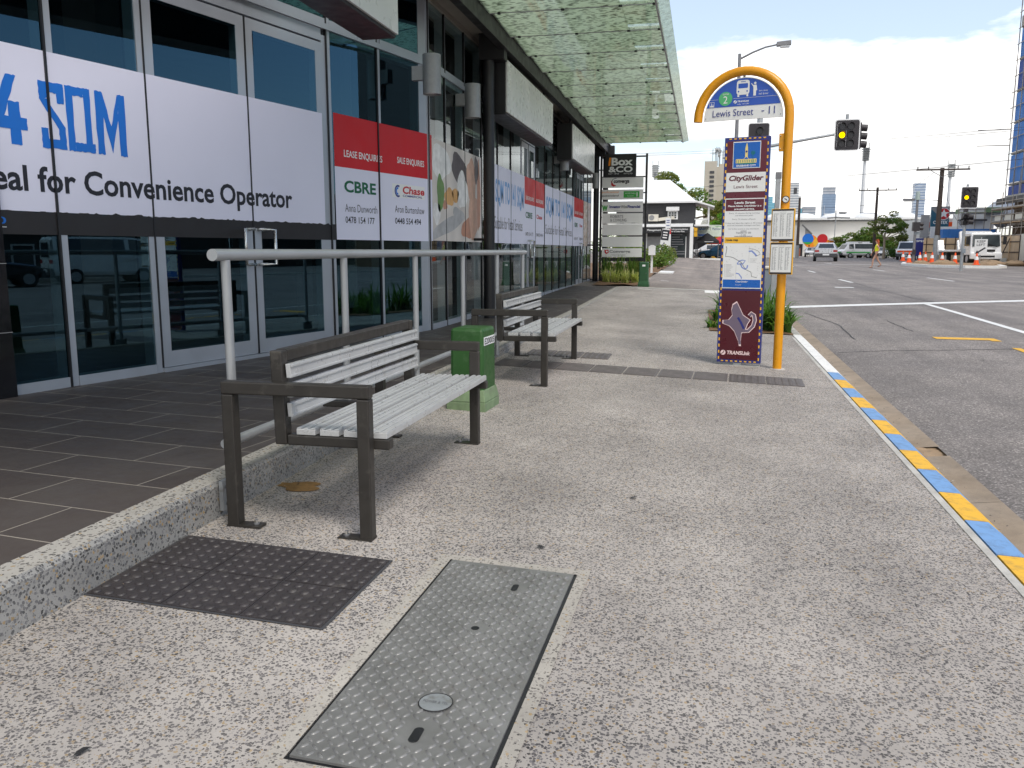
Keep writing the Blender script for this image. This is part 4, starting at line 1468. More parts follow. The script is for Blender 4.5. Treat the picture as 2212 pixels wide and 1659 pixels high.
b.text('bus stop', INKW, (X_(.152), yt, AZ + .238), XA, ZA, w=.085, h=.018)
b.text('hail driver', INKW, (X_(.152), yt, AZ + .210), XA, ZA, w=.092, h=.018)
b.box(X_(-.33), X_(-.25), yt, yt + .001, AZ + .190, AZ + .192, INKW)
b.box(X_(-.10), X_(.33), yt, yt + .001, AZ + .190, AZ + .192, INKW)
b.disc((X_(-.078), yt, AZ + .158), .016, XA, ZA, INKW, 16)
b.stroke([(X_(-.088), yt - .001, AZ + .148), (X_(-.074), yt - .001, AZ + .158), (X_(-.072), yt - .001, AZ + .170)], .005, SBLUE, (0, -1, 0))
b.text('TRANSLink', INKW, (X_(-.056), yt, AZ + .152), XA, ZA, w=.115, h=.017, bold=.03, shear=.2)
b.text('info 131230', INKW, (X_(-.056), yt, AZ + .128), XA, ZA, w=.115, h=.012)
for q in ((-.335, -.287, .120, .123), (-.335, -.287, .168, .171), (-.335, -.332, .123, .168), (-.290, -.287, .123, .168), (-.329, -.293, .126, .136), (-.317, -.310, .136, .160), (-.300, -.297, .136, .150)):
    b.box(X_(q[0]), X_(q[1]), yt, yt + .001, AZ + q[2], AZ + q[3], INKW)
b.text('Lewis Street', INKN, (X_(-.300), yt, AZ + .022), XA, ZA, w=.405, h=.068)
b.text('-', INKN, (X_(.185), yt, AZ + .048), XA, ZA, w=.024)
b.text('11', INKN, (X_(.255), yt, AZ + .022), XA, ZA, w=.058, h=.072)
for x in (-.37, .37):
    b.disc((X_(x), yt, AZ + .012), .006, XA, ZA, GALV, 10)
b.build('lettering', pan)
b = MB()
b.box(-.085, -.03, -.02, .02, 2.26 - b0, 2.43 - b0, YPOLE)
for z in (2.285, 2.41):
    b.cyl((-.07, -.021, z - b0), (-.07, -.025, z - b0), .008, WHITE, 8)
b.build('bracket', bs, bevel=.003)
b = MB()
cb = V((.012, -.046, 1.79 - b0))
b.tube([cb, cb + V((0, -.006, 0))], .036, SIGK, 20)
b.tube([cb + V((0, -.006, 0)), cb + V((0, -.009, 0))], .028, SWHITE, 20)
b.stroke([cb + V((-.014, -.0095, .008)), cb + V((.004, -.0095, .002)), cb + V((.016, -.0095, -.010))], .008, INKK, (0, -1, 0))
b.build('badge', bs)
for (z0, z1) in ((1.382, 1.70), (1.055, 1.372)):
    b = MB()
    b.box(-.112, .112, -.085, -.05, z0 - b0, z1 - b0, SYEL)
    cs = b.build('timetable_case', bs, bevel=.003)
    b = MB()
    b.box(-.104, .104, -.0875, -.0855, z0 - b0 + .004, z1 - b0 - .004, SIGK)
    b.box(-.100, .100, -.0895, -.0876, z0 - b0 + .022, z1 - b0 - .022, SWHITE)
    b.build('notice', cs)
    b = MB()
    q = random.Random(int(z0 * 100))
    b.text('Lewis Street', INKGY, (-.03, -.0905, z1 - b0 - .036), XA, ZA, w=.06, h=.007)
    for c in range(3):
        xx = -.088 + c * .063
        b.box(xx, xx + .05, -.0905, -.0899, z1 - b0 - .052, z1 - b0 - .049, INKGY)
        for k in range(24):
            zz = z1 - b0 - .062 - k * .0090
            if zz < z0 - b0 + .04:
                break
            b.box(xx, xx + q.uniform(.008, .016), -.0905, -.0899, zz, zz + .0035, INKGY)
            b.box(xx + .022, xx + .022 + q.uniform(.006, .02), -.0905, -.0899, zz, zz + .0030, INKGY)
    b.build('lettering', cs)

# ------------------------------------------------------------------ maroon information totem
tot = thing('information_totem', 'tall maroon bus information totem with blue and yellow chequered border', 'totem', (.395, 9.0, zp(.395, 9.0)), R(-12))
b0 = tot.location.z
TH = 2.412 - b0
TB = .035
TW = .222
vz = lambda y: TB + (TH - TB) * (790 - y) / (790 - 297.)        # photo row -> height on the panel
b = MB()
b.box(-TW, TW, -.03, .03, TB, TH, SNAVY)
b.build('panel', tot, bevel=.003)
b = MB()
b.box(-.05, .03, -.025, .025, -.06, TB - .001, GALV)
b.box(-.21, .21, -.05, .05, -.02, .008, LIGHTC)
b.build('foot', tot)
F = -.0315
b = MB()
b.box(-TW + .028, TW - .028, F - .001, F, vz(783), vz(628), MAROON2)
b.box(-TW + .028, TW - .028, F - .001, F, vz(622), vz(305), MAROON)
n = 34
for i in range(n):
    z = vz(788) + .02 + (vz(299) - vz(788) - .03) * i / n
    for s in (-1, 1):
        b.box(s * (TW - .019) - .0065, s * (TW - .019) + .0065, F - .001, F, z, z + .030, SYEL)
for i in range(8):
    x = -TW + .045 + i * .0475
    for z in (vz(789) + .004, vz(298) - .016):
        b.box(x, x + .024, F - .001, F, z, z + .012, SYEL)
b.build('face', tot)
g = F - .0025
def pbox(x0, x1, ya, yb, m, lay=0):
    b.box(x0, x1, g - .0008 - lay * .001, g - lay * .001, vz(yb), vz(ya), m)
def ptext(s, m, x0, x1, ya, yb, lay=1, **k):
    b.text(s, m, (x0, g - .001 - lay * .001, vz(yb)), XA, ZA, w=x1 - x0, h=vz(ya) - vz(yb), **k)
b = MB()
pbox(-.135, .135, 306.5, 363, INKW)
pbox(-.129, .129, 308.5, 361.5, SLOGO, 1)
# city hall emblem: clock tower over a colonnaded hall
k = g - .0022
def pl(pts, m, d=0):
    b.poly([(x, k - d, vz(y)) for x, y in pts], m)
pl([(-.016, 349), (.010, 349), (.010, 321), (.004, 313), (-.002, 309.5), (-.008, 313), (-.016, 321)], SGOLD)
pl([(-.105, 352), (.098, 352), (.098, 343.5), (-.105, 343.5)], SGOLD, .0003)
pl([(-.036, 345), (.030, 345), (-.003, 337)], SGOLD, .0006)
pl([(-.028, 344), (.022, 344), (-.003, 339)], SLOGO, .0009)
for i in range(11):
    x = -.098 + i * .018
    pl([(x, 351), (x + .006, 351), (x + .006, 345.2), (x, 345.2)], STEAL, .0009)
pl([(-.08, 354.5), (.075, 354.5), (.085, 352), (-.09, 352)], STEAL, .0003)
b.disc((-.003, k - .0012, vz(328)), .010, XA, ZA, SNAVY, 14)
b.box(.060, .064, k - .0016, k - .0012, vz(352), vz(332), STEAL)
for a in range(0, 360, 40):
    pl([(.062, 331), (.062 + .022 * math.cos(R(a)), 331 - 4.4 * math.sin(R(a))), (.062 + .022 * math.cos(R(a + 25)), 331 - 4.4 * math.sin(R(a + 25)))], STEAL, .0014)
ptext('BRISBANE CITY', INKW, -.098, .095, 355.6, 359.6, 2, bold=.03)
# stop name block
pbox(-TW + .028, TW - .028, 372, 413, SWHITE)
ptext('CityGlider', MAROON, -.165, .175, 378, 393, 1, bold=.035, shear=.22)
ptext('Lewis Street', MAROON, -.115, .12, 398.6, 405.5, 1)
pbox(-.195, .195, 427, 623.5, INKW)
pbox(-.188, .188, 429, 454, MAROON, 1)
ptext('Lewis Street', INKW, -.10, .105, 433.5, 439, 2, bold=.03)
ptext('Please Note: CityGlider is a', INKW, -.165, .165, 441.5, 446.5, 2, bold=.03, shear=.15)
ptext('pre-paid service.', INKW, -.10, .10, 448, 453, 2, bold=.03)
for s, w, y, bo in (('Every 10 minutes during morning', .30, 457.5, 0), ('and afternoon peak.', .18, 462.5, 0), ('Every 15 minutes off-peak.', .235, 470.5, 0), ('Friday and Saturday nights at 30 minute', .365, 479, 0),
                    ('intervals between midnight and 5am.', .33, 484, 0), ('For further service or stop information', .30, 491.5, 0), ('contact', .06, 496, 0), ('Translink 131 230', .15, 499.5, .02), ('or visit', .05, 503.8, 0), ('www.translink.com.au', .18, 507, .02)):
    ptext(s, INKGY, -w / 2, w / 2, y, y + 3.6, 1, bold=bo)
pbox(-.188, .188, 511, 524, SYEL, 1)
ptext('route map', INKK, -.172, -.05, 515, 520.5, 2, bold=.03)
# route map: river, route, street ticks, legend
def pst(pts, w, m, d=.0012):
    b.stroke([(x, g - d, vz(y)) for x, y in pts], w, m, (0, -1, 0))
RIV = mat('map_river_blue', srgb(125, 145, 205), .4, 0, .05, 3)
pst([(.06, 542), (.09, 541), (.12, 547), (.14, 552)], .016, RIV)
pst([(-.02, 568), (.0, 577), (.03, 581), (.05, 578), (.055, 572)], .013, RIV)
pst([(-.06, 590), (-.03, 591), (-.005, 598), (.0, 602)], .011, RIV)
pst([(-.05, 569), (-.03, 563), (.0, 561), (.03, 562), (.01, 569), (-.05, 570)], .010, RIV)
pst([(-.165, 531), (-.16, 536), (-.168, 548), (-.172, 553), (-.12, 554), (-.09, 556), (-.05, 561), (-.01, 566), (.01, 573), (.04, 582), (.09, 587), (.10, 597), (.15, 599)], .0045, INKK)
pst([(.06, 536), (.11, 537), (.16, 542), (.175, 548), (.13, 553)], .003, INKK)
q = random.Random(5)
for i in range(46):
    x, y = q.uniform(-.17, .17), q.uniform(530, 600)
    if x < -.04 and y > 566:
        continue
    a = q.uniform(-1, 1)
    pst([(x, y), (x + .012 * math.cos(a), y + 2.2 * math.sin(a))], .0016, INKGY)
for i in range(11):
    y = 571 + i * 2.6
    pst([(-.165, y), (-.165 + q.uniform(.03, .09), y)], .0022, INKGY)
    pst([(-.178, y), (-.174, y)], .004, INKK)
pst([(-.06, 566), (-.06, 602)], .0012, INKGY)
pst([(.065, 530), (.065, 566)], .0012, INKGY)
for y in (558, 560.5, 563, 565.5):
    pst([(.075, y), (.075 + q.uniform(.05, .1), y)], .0018, INKGY)
pbox(-.188, .188, 604, 621.5, SLOGO, 1)
ptext('CityGlider', INKW, -.06, .065, 606.5, 611, 2, bold=.02, shear=.2)
ptext('Frequent', INKW, -.058, .0, 614.6, 617, 2)
b.build('poster', tot)
# lower emblem kept as a plain abstract kite with a curl
b = MB()
def zz_(pts, d):
    return [(x, F - d, vz(y)) for x, y in pts]
kite = [(-.075, 661), (-.035, 655), (.0, 670), (.03, 683), (.10, 693), (.075, 702), (.055, 716), (.02, 722), (.015, 738), (.02, 748), (.0, 748), (-.01, 738), (-.05, 718), (-.10, 707), (-.165, 702), (-.165, 695), (-.11, 694), (-.075, 684), (-.085, 672)]
c = (-.02, 697)
b.poly(zz_([(c[0] + (x - c[0]) * 1.08, c[1] + (y - c[1]) * 1.08) for x, y in kite], .0022), SPINK)
b.poly(zz_(kite, .0032), SGREY)
curl = [(.03, 718), (.09, 717), (.135, 706), (.15, 693), (.14, 682), (.115, 678), (.095, 684)]
b.stroke([(x, F - .0024, vz(y)) for x, y in curl], .042, SPINK, (0, -1, 0))
b.stroke([(x, F - .0036, vz(y)) for x, y in curl], .026, SGREY, (0, -1, 0))
b.stroke([(x, F - .0040, vz(y)) for x, y in [(-.02, 688), (.015, 700), (.045, 713)]], .022, SNAVY, (0, -1, 0))
b.disc((-.158, F - .002, vz(768)), .026, XA, ZA, SPINK, 20)
b.stroke([(-.175, F - .003, vz(771)), (-.155, F - .003, vz(768)), (-.15, F - .003, vz(764))], .007, MAROON2, (0, -1, 0))
b.text('TRANSLink', SPINK, (-.118, F - .0025, vz(772)), XA, ZA, w=.235, h=.040, bold=.035, shear=.15)
b.build('emblem', tot)

# ------------------------------------------------------------------ plants
def blades(mb, x, y, z, n, L, w, m, spread=1.0, q=rnd):
    for i in range(n):
        a = q.uniform(0, 2 * math.pi)
        l = L * q.uniform(.6, 1.1)
        lean = q.uniform(.15, 1.0) * spread
        d = V((math.cos(a), math.sin(a), 0))
        s = V((-d.y, d.x, 0)) * w * q.uniform(.7, 1.2) / 2
        base = V((x + q.uniform(-.05, .05), y + q.uniform(-.05, .05), z))
        pts = []
        for k in range(5):
            t = k / 4
            pts.append(base + d * (l * lean * t ** 1.4) + ZA * (l * (t * 1.15 - lean * .75 * t ** 2.4)))
        vs = []
        for k, p in enumerate(pts):
            f = (.7, 1, .9, .6, .08)[k]
            vs += [p - s * f, p + s * f]
        mb.add(vs, [(2 * k, 2 * k + 1, 2 * k + 3, 2 * k + 2) for k in range(4)], m, True)
def strappy(x, y, L, n, m, label, w=.036, z=None, spread=1.0, group='strappy clumps by the kerb', rad=.12):
    z = zp(x, y) if z is None else z
    t_ = thing('strappy_plant', label, 'plant', (x, y, z), 0, group)
    b = MB()
    for k in range(5):
        a = k * 1.257
        blades(b, rad * math.cos(a) * (k > 0), rad * math.sin(a) * (k > 0), 0, n // 5, L, w, m, spread)
    b.build('foliage', t_)
for i, (x, y, L, n) in enumerate([(.24, 12.8, .20, 40), (.62, 12.8, .34, 70), (.92, 12.9, .50, 120), (1.16, 12.66, .44, 130), (1.12, 13.5, .60, 80), (.70, 13.7, .62, 70), (.36, 13.9, .42, 60), (1.14, 14.9, .60, 60), (.45, 15.2, .62, 60)]):
    strappy(x, y, L, n, L_STRAP, ['green strappy plant peeping out at the left foot of the totem', 'green strappy plant hidden mostly behind the totem', 'tall green strappy plant between totem and yellow pole', 'green strappy plant right of the yellow pole, nearest the white kerb',
        'green strappy plant by the kerb, second back from the white kerb end', 'green strappy plant behind the totem near the grey cabinet', 'arching green strappy plant far behind the left of the totem', 'green strappy plant beside the kerb, farthest back', 'green strappy plant in front of the grey cabinet'][i])
q = random.Random(3)
lab = ['yellow striped grass clump by the boulder under the tenant sign', 'yellow striped grass clump left of centre under the tenant sign', 'yellow striped grass clump in the middle under the tenant sign', 'yellow striped grass clump beside the dark green pillar']
for i, x in enumerate((-2.68, -2.45, -2.15, -1.86)):
    strappy(x, 24.3 + .2 * (i % 2), .42, 90, L_YEL, lab[i], .026, zr(x, 24.3) + .03, .9, 'yellow striped grasses under the tenant sign', .1)
lab = ['tall green grass clump behind the striped grasses, at the left', 'tall green grass clump behind the striped grasses, in the middle', 'tall green grass clump behind the striped grasses, at the right', 'olive grass clump behind the dark green pillar']
for i, x in enumerate((-2.75, -2.4, -2.05, -1.9)):
    strappy(x, 25.1 + .2 * i, .72, 110, L_MID if i < 3 else L_OLIVE, lab[i], .024, zr(x, 25) + .03, .55, 'tall grasses under the tenant sign', .12)
def leafcloud(mb, c, r, n, size, m, q, flat=.0):
    """n leaf faces through an ellipsoid, denser near its skin"""
    for i in range(n):
        while True:
            p = V((q.uniform(-1, 1), q.uniform(-1, 1), q.uniform(-1, 1)))
            if .15 < p.length < 1:
                break
        p = p.normalized() * (p.length ** .45)
        o = V((c[0] + p.x * r[0], c[1] + p.y * r[1], c[2] + p.z * r[2]))
        a = V((q.uniform(-1, 1), q.uniform(-1, 1), q.uniform(-.6, .6))).normalized()
        bb = a.cross(V((q.uniform(-1, 1), q.uniform(-1, 1), q.uniform(-1, 1)))).normalized()
        s = size * q.uniform(.6, 1.3)
        mb.add([o - a * s, o + bb * s * .45, o + a * s, o - bb * s * .45], [(0, 1, 2, 3)], m)
def bush(x, y, h, r, m, label, n=600, size=.05, group=None, name='shrub', m2=None):
    z = zr(x, y)
    t_ = thing(name, label, 'shrub', (x, y, z), 0, group)
    b = MB()
    q = random.Random(int(x * 91 + y * 37))
    for k in range(7):
        a = q.uniform(0, 6.28)
        d = r * q.uniform(0, .6)
        leafcloud(b, (d * math.cos(a), d * math.sin(a), h * q.uniform(.35, .72)), (r * .5, r * .5, h * .32), n // 7, size, (m2 or m) if k % 3 == 2 else m, q)
    b.build('foliage', t_)
    b = MB()
    for k in range(5):
        a = k * 1.3
        b.tube([(0, 0, -.05), (r * .3 * math.cos(a), r * .3 * math.sin(a), h * .5)], [.02, .008], BARK, 6)
    b.build('stem', t_)
for i, (x, y, h, r) in enumerate([(-2.25, 30.5, 1.0, .5), (-2.35, 36.8, .95, .6), (-1.95, 38.5, .85, .55), (-2.0, 42, 1.15, .65), (-1.95, 45.5, 1.0, .6), (-3.4, 33, 1.5, .9), (-3.2, 40, 1.4, .9)]):
    bush(x, y, h, r, L_MID, ['shrub behind the tenant sign post', 'leafy shrub just left of the letterbox post', 'leafy shrub just right of the letterbox post', 'leafy shrub at the foot of the leaning banner', 'leafy shrub at the far tip of the garden bed', 'tall shrub at the back of the garden bed near the sign', 'tall shrub at the back of the garden bed past the letterbox'][i], 700, .075, 'shrubs in the garden bed', m2=L_OLIVE)
def tree(loc, th, tr, lobes, n, size, m, m2, label, group=None, bark=BARK, lean=0):
    t_ = thing('tree', label, 'tree', loc, 0, group)
    q = random.Random(int(loc[0] * 13 + loc[1] * 7))
    b = MB()
    b.tube([(0, 0, -.2), (.02 + lean * .4, 0, th * .5), (lean, .03, th)], [tr * 1.25, tr, tr * .75], bark, 10)
    for (cx_, cy_, cz_, rx, ry, rz_) in lobes:
        p0 = V((lean, 0, th * .92))
        p1 = V((cx_, cy_, cz_))
        b.tube([p0, p0.lerp(p1, .5) + V((q.uniform(-.1, .1), 0, .1 * rz_)), p1], [tr * .6, tr * .35, tr * .12], bark, 6)
        for k in range(3):
            p2 = p1 + V((q.uniform(-.7, .7) * rx, q.uniform(-.7, .7) * ry, q.uniform(-.3, .8) * rz_))
            b.tube([p0.lerp(p1, .6), p2], [tr * .22, tr * .06], bark, 5)
    b.build('trunk', t_)
    b = MB()
    tot_ = sum(l[3] * l[5] for l in lobes)
    for i, (cx_, cy_, cz_, rx, ry, rz_) in enumerate(lobes):
        k = int(n * rx * rz_ / tot_)
        for j in range(6):
            v_ = V((q.uniform(-1, 1), q.uniform(-1, 1), q.uniform(-1, 1)))
            v_ = v_.normalized() * q.uniform(.35, .8)
            leafcloud(b, (cx_ + v_.x * rx, cy_ + v_.y * ry, cz_ + v_.z * rz_), (rx * .45, ry * .45, rz_ * .36), k // 6, size, m2 if (i + j) % 3 == 0 else m, q)
    b.build('crown', t_)
def gz(px, y):
    """ground point below photo column px at street distance y"""
    p = at(px, 541, y)
    return V((p.x, y, zr(p.x, y)))

# ------------------------------------------------------------------ tenant sign, boulder, letterbox, banner and signs near the garden bed
ten = thing('tenant_sign', 'tall black framed tenant sign with white name boards under a square black board', 'sign', (-2.35, 25.5, zr(-2.35, 25.5)))
TO = M.Translation(-ten.location)
def tmb():
    b_ = MB()
    b_.T = TO.copy()
    return b_
b = tmb()
for x in (-3.04, -1.71):
    b.box(x - .03, x + .03, 25.52, 25.60, .3, 4.10, BLACK)
for z in (4.02, 3.44, 2.98, 2.62, 2.27, 1.94, 1.60, 1.27):
    b.box(-3.005, -1.745, 25.54, 25.58, z - .018, z + .018, BLACK)
b.box(-3.0, -1.74, 25.53, 25.59, .98, 1.08, BLACK)
b.build('frame', ten)
b = tmb()
b.box(-2.925, -2.01, 25.42, 25.52, 3.43, 4.09, BLACK)
sg = b.build('name_board', ten, bevel=.006)
tag(sg, 'square black board')
b = tmb()
yl = 25.415
b.text('Box', INKW, (-2.73, yl, 3.755), XA, ZA, w=.62, h=.225, bold=.035)
b.text('&CO', INKW, (-2.81, yl, 3.565), XA, ZA, w=.70, h=.17, bold=.03)
b.poly([(-2.825, yl, 3.755), (-2.765, yl, 3.755), (-2.735, yl, 3.985), (-2.795, yl, 3.985)], INKO)
b.text('EST 1943', INKW, (-2.81, yl, 3.505), XA, ZA, w=.30, h=.036)
b.text('PTY LTD', INKW, (-2.36, yl, 3.505), XA, ZA, w=.25, h=.036)
b.build('lettering', sg)
rows = [(382.7, 404.8), (408.8, 430), (434.4, 456.8), (459.8, 482.4), (483.4, 507.5), (510.5, 532.7), (535.7, 554.9)]
for i, (ya, yb) in enumerate(rows):
    z1, z0 = 1.10 + (555 - ya) / 74.2, 1.10 + (555 - yb) / 74.2
    b = tmb()
    b.box(-3.0 + .004 * i, -1.79 + .004 * (i % 2), 25.46, 25.51, z0, z1, SWHITE)
    o = b.build('name_board', ten, bevel=.004)
    b = tmb()
    y = 25.455
    if i == 0:
        b.text('converga', INKK, (-2.66, y, z0 + .10), XA, ZA, w=.46, h=.115, bold=.035, shear=.2)
        b.poly([(-2.74, y, z1 - .08), (-2.73, y, z0 + .07), (-2.66, y, z0 + .03), (-2.58, y, z0 + .06), (-2.67, y, z0 + .10), (-2.70, y, z0 + .16)], INKR)
        b.stroke([(-2.73, y - .001, z0 + .14), (-2.68, y - .001, z1 - .05), (-2.58, y - .001, z1 - .025)], .02, INKGY, (0, -1, 0))
    elif i == 1:
        b.text('pacificnational', INKO, (-3.0, y, z0 + .175), XA, ZA, w=.50, h=.07, shear=.2)
        b.text('queensland', INKK, (-3.0, y, z0 + .07), XA, ZA, w=.50, h=.07, bold=.01, shear=.2)
        b.box(-2.36, -1.90, y, y + .002, z0 + .05, z1 - .05, INKLG)
        b.text('HOME Safety', INKW, (-2.31, y - .002, z0 + .14), XA, ZA, w=.30, h=.055)
        b.text('Consult', INKW, (-2.25, y - .002, z0 + .085), XA, ZA, w=.18, h=.035)
        b.box(-1.98, -1.955, y - .002, y, z0 + .08, z0 + .20, INKW)
    elif i == 2:
        b.text('W', INKLG, (-2.99, y, z0 + .03), XA, ZA, w=.17, h=.16, bold=.07)
        b.text('Investor', INKN, (-2.77, y, z0 + .11), XA, ZA, w=.33, h=.085, bold=.035)
        b.text('Wise', INKGY, (-2.435, y, z0 + .11), XA, ZA, w=.19, h=.085, bold=.025)
        b.text('Financial', INKN, (-2.235, y, z0 + .11), XA, ZA, w=.37, h=.085, bold=.035)
        b.box(-2.64, -2.40, y, y + .002, z0 + .028, z0 + .036, INKGY)
    elif i == 3:
        b.text('ROBERTS', INKGY, (-2.74, y, z0 + .17), XA, ZA, w=.38, h=.085, bold=.012)
        b.text('& COWLING', INKGY, (-2.74, y, z0 + .065), XA, ZA, w=.48, h=.085, bold=.012)
        for x in (-2.98, -2.45, -2.12):
            b.box(x, x + .12, y, y + .002, z0 + .02, z0 + .027, INKGY)
    elif i == 6:
        b.text('Converge', INKGY, (-2.75, y, z0 + .10), XA, ZA, w=.62, h=.11, bold=.02)
        b.text('International', INKGY, (-2.68, y, z0 + .05), XA, ZA, w=.40, h=.032)
        b.poly([(-2.90, y, z1 - .05), (-2.78, y, z1 - .04), (-2.77, y, z1 - .13), (-2.84, y, z1 - .17), (-2.89, y, z1 - .13)], INKR)
        b.disc((-2.825, y - .001, z1 - .095), .03, XA, ZA, SWHITE, 10)
    if b.v:
        b.build('lettering', o)
bo = MB()
q = random.Random(11)
bo.ball((0, 0, .12), (.19, .24, .21), concrete('boulder_stone', (.24, .20, .17), 6, .4), 14, 9)
bo.v = [V((v.x * (1 + q.uniform(-.09, .09)), v.y * (1 + q.uniform(-.09, .09)), v.z * (1 + q.uniform(-.07, .07)))) for v in bo.v]
o = bo.build('boulder')
o.location = (-2.76, 24.9, zr(-2.76, 24.9))
tag(o, 'rounded brown boulder against the black posts at the end of the shop', 'boulder')
lx = at(1408, 560, 34.5).x
lb = thing('letterbox', 'white box letterbox on a slim white post in the garden bed', 'letterbox', (lx, 34.5, zr(lx, 34.5)))
b = MB()
b.box(-.04, .04, -.04, .04, -.1, .70, WHITE)
b.build('post', lb, bevel=.004)
b = MB()
b.box(-.13, .13, -.16, .16, .70, 1.06, WHITE)
b.prism([(-.10, -.17, 1.061), (.10, -.17, 1.061), (.04, -.17, 1.10), (-.04, -.17, 1.10)], (0, .34, 0), WHITE)
for z in (.78, .88, .97):
    b.box(.131, .136, -.13, .13, z, z + .02, DGREY)
b.build('box', lb, bevel=.005)
p = gz(1428, 47)
bn = thing('feather_banner', 'leaning white feather banner with dark stripes and a diamond emblem', 'banner', p)
b = MB()
def bq(fx, fz):
    return (-.20 + fx * .42 + fz * .24, 0, .25 + fz * 1.72 - .05 * fx)
b.prism([bq(0, 0), bq(1, 0), bq(1, .5), bq(1, 1), bq(.5, 1.03), bq(0, 1)], (0, .012, 0), WHITES)
b.build('flag', bn)
b = MB()
b.poly([(x, -.004, z) for x, _, z in (bq(.02, .66), bq(.98, .66), bq(.98, .98), bq(.02, .98))], INKK)
for z in (.72, .80, .88):
    b.poly([(x, -.007, zz) for x, _, zz in (bq(.2, z), bq(.75, z), bq(.75, z + .035), bq(.2, z + .035))], INKW)
b.poly([(x, -.004, z) for x, _, z in (bq(.5, .32), bq(.85, .46), bq(.5, .60), bq(.15, .46))], INKK)
for d in (.38, .46, .52):
    b.poly([(x, -.007, z) for x, _, z in (bq(.35, d), bq(.6, d + .01), bq(.6, d + .03), bq(.35, d + .02))], INKW)
b.poly([(x, -.004, z) for x, _, z in (bq(0, .22), bq(1, .22), bq(1, .25), bq(0, .25))], INKN)
b.build('print', bn)
b = MB()
b.tube([(-.22, .02, -.1), (-.20, .02, .4), (.06, .02, 2.05)], .014, BLACK, 8)
b.build('pole', bn)
p = gz(1442, 48)
sp = thing('real_estate_sign', 'tall narrow white sale sign with red top on the edge of the garden bed', 'sign', p)
b = MB()
b.box(-.12, .16, 0, .04, .35, 2.0, WHITES)
b.box(-.12, .16, -.003, -.001, 1.70, 1.98, INKR)
b.build('board', sp)
b = MB()
b.box(.10, .15, .041, .08, -.1, 1.9, WHITE)
b.build('post', sp)
p = gz(1443, 60)
sp = thing('street_sign', 'small pale parking sign on a thin pole in front of the charcoal house', 'sign', p)
b = MB()
b.cyl((.12, 0, -.1), (.12, 0, 3.2), .03, GALV, 8)
b.build('pole', sp)
b = MB()
b.box(-.22, .14, -.06, -.04, 2.25, 2.95, WHITES)
for z in (2.75, 2.62, 2.40):
    b.box(-.16, .06, -.064, -.061, z, z + .05, INKN)
b.build('plate', sp)

# ------------------------------------------------------------------ street poles and traffic signals near the stop
p = V((1.20, 15.6, zp(1.20, 15.6)))
cb_ = thing('signal_cabinet', 'blue grey metal traffic cabinet behind the maroon totem', 'cabinet', (.86, 15.6, zp(.86, 15.6)))
b = MB()
b.box(-.36, .36, -.02, .42, .02, .80, GREYP)
b.build('body', cb_, bevel=.012)
b = MB()
b.box(-.38, .38, -.04, .44, .801, .84, CREAM)
b.build('lid', cb_, bevel=.006)
b = MB()
b.box(-.30, .30, -.026, -.021, .08, .74, GREYP)
b.cyl((.2, -.027, .42), (.2, -.045, .42), .02, STEELD, 8)
b.build('door', cb_)
po = thing('sign_post', 'plain galvanised square post standing just left of the yellow pole', 'post', (1.135, 14.5, zp(1.135, 14.5)))
b = MB()
b.box(-.038, .038, -.038, .038, -.1, 2.36, GALV)
b.build('post', po, bevel=.004)
b = MB()
b.box(-.044, .044, -.044, .044, 2.28, 2.385, STEELD)
b.box(-.05, .05, -.05, .05, 1.55, 1.60, STEELD)
b.build('collar', po)

def aspect(mb, x, z, lit, y=-.02):
    mb.tube([(x, y - .004, z), (x, y - .012, z)], .105, LENSK, 18)
    if lit:
        mb.ball((x, y - .014, z), (.098, .018, .098), AMBER, 16, 8)
    # cowl over the lens
    n = 14
    vs = []
    for i in range(n + 1):
        a = R(-25 + 230 * i / n)
        vs += [(x + .116 * math.cos(a), y, z + .116 * math.sin(a)), (x + .112 * math.cos(a), y - .17 + .10 * (1 - max(math.sin(a), 0)), z + .116 * math.sin(a))]
    mb.add(vs, [(2 * i, 2 * i + 1, 2 * i + 3, 2 * i + 2) for i in range(n)], SIGK, True)
def target_board(parent, cx_, cz_, w, h, y, edge=INKW, r=.09):
    def rrect(w_, h_, r_):
        p_ = []
        for (x, z, a) in ((w_ / 2 - r_, h_ / 2 - r_, 0), (-w_ / 2 + r_, h_ / 2 - r_, 90), (-w_ / 2 + r_, -h_ / 2 + r_, 180), (w_ / 2 - r_, -h_ / 2 + r_, 270)):
            for k_ in range(6):
                p_.append((cx_ + x + r_ * math.cos(R(a + 18 * k_)), y, cz_ + z + r_ * math.sin(R(a + 18 * k_))))
        return p_
    b_ = MB()
    b_.prism(rrect(w, h, r), (0, .02, 0), edge)
    o_ = b_.build('target_board', parent)
    b_ = MB()
    b_.prism([(x, y - .003, z) for x, _, z in rrect(w - .07, h - .07, r * .75)], (0, .002, 0), SIGK)
    b_.build('board_face', o_)
    return o_
mp_ = V((1.785, 32, zr(1.785, 32)))
ms_ = thing('traffic_signal', 'traffic signal on a long mast arm over the road with its amber lens lit', 'traffic signal', mp_)
b0 = mp_.z
b = MB()
b.tube([(0, 0, -.1), (0, 0, 3), (0, 0, 6.03 - b0)], [.13, .11, .10], GALV, 18)
b.tube([(.0, 0, 4.72 - b0), (.25, 0, 4.93 - b0), (2.45, 0, 5.28 - b0), (2.95, 0, 5.30 - b0)], [.06, .055, .045, .045], GALV, 12)
b.cyl((2.92, .06, 4.95 - b0), (2.92, .06, 5.96 - b0), .05, GALV, 10)
b.build('pole', ms_)
tb = target_board(ms_, 2.93, 5.25 - b0, .84, 1.07, -.06)
b = MB()
for i in range(3):
    aspect(b, 2.76, 5.54 - b0 - i * .29, i == 1, -.065)
    aspect(b, 3.04, 5.54 - b0 - i * .29, False, -.065)
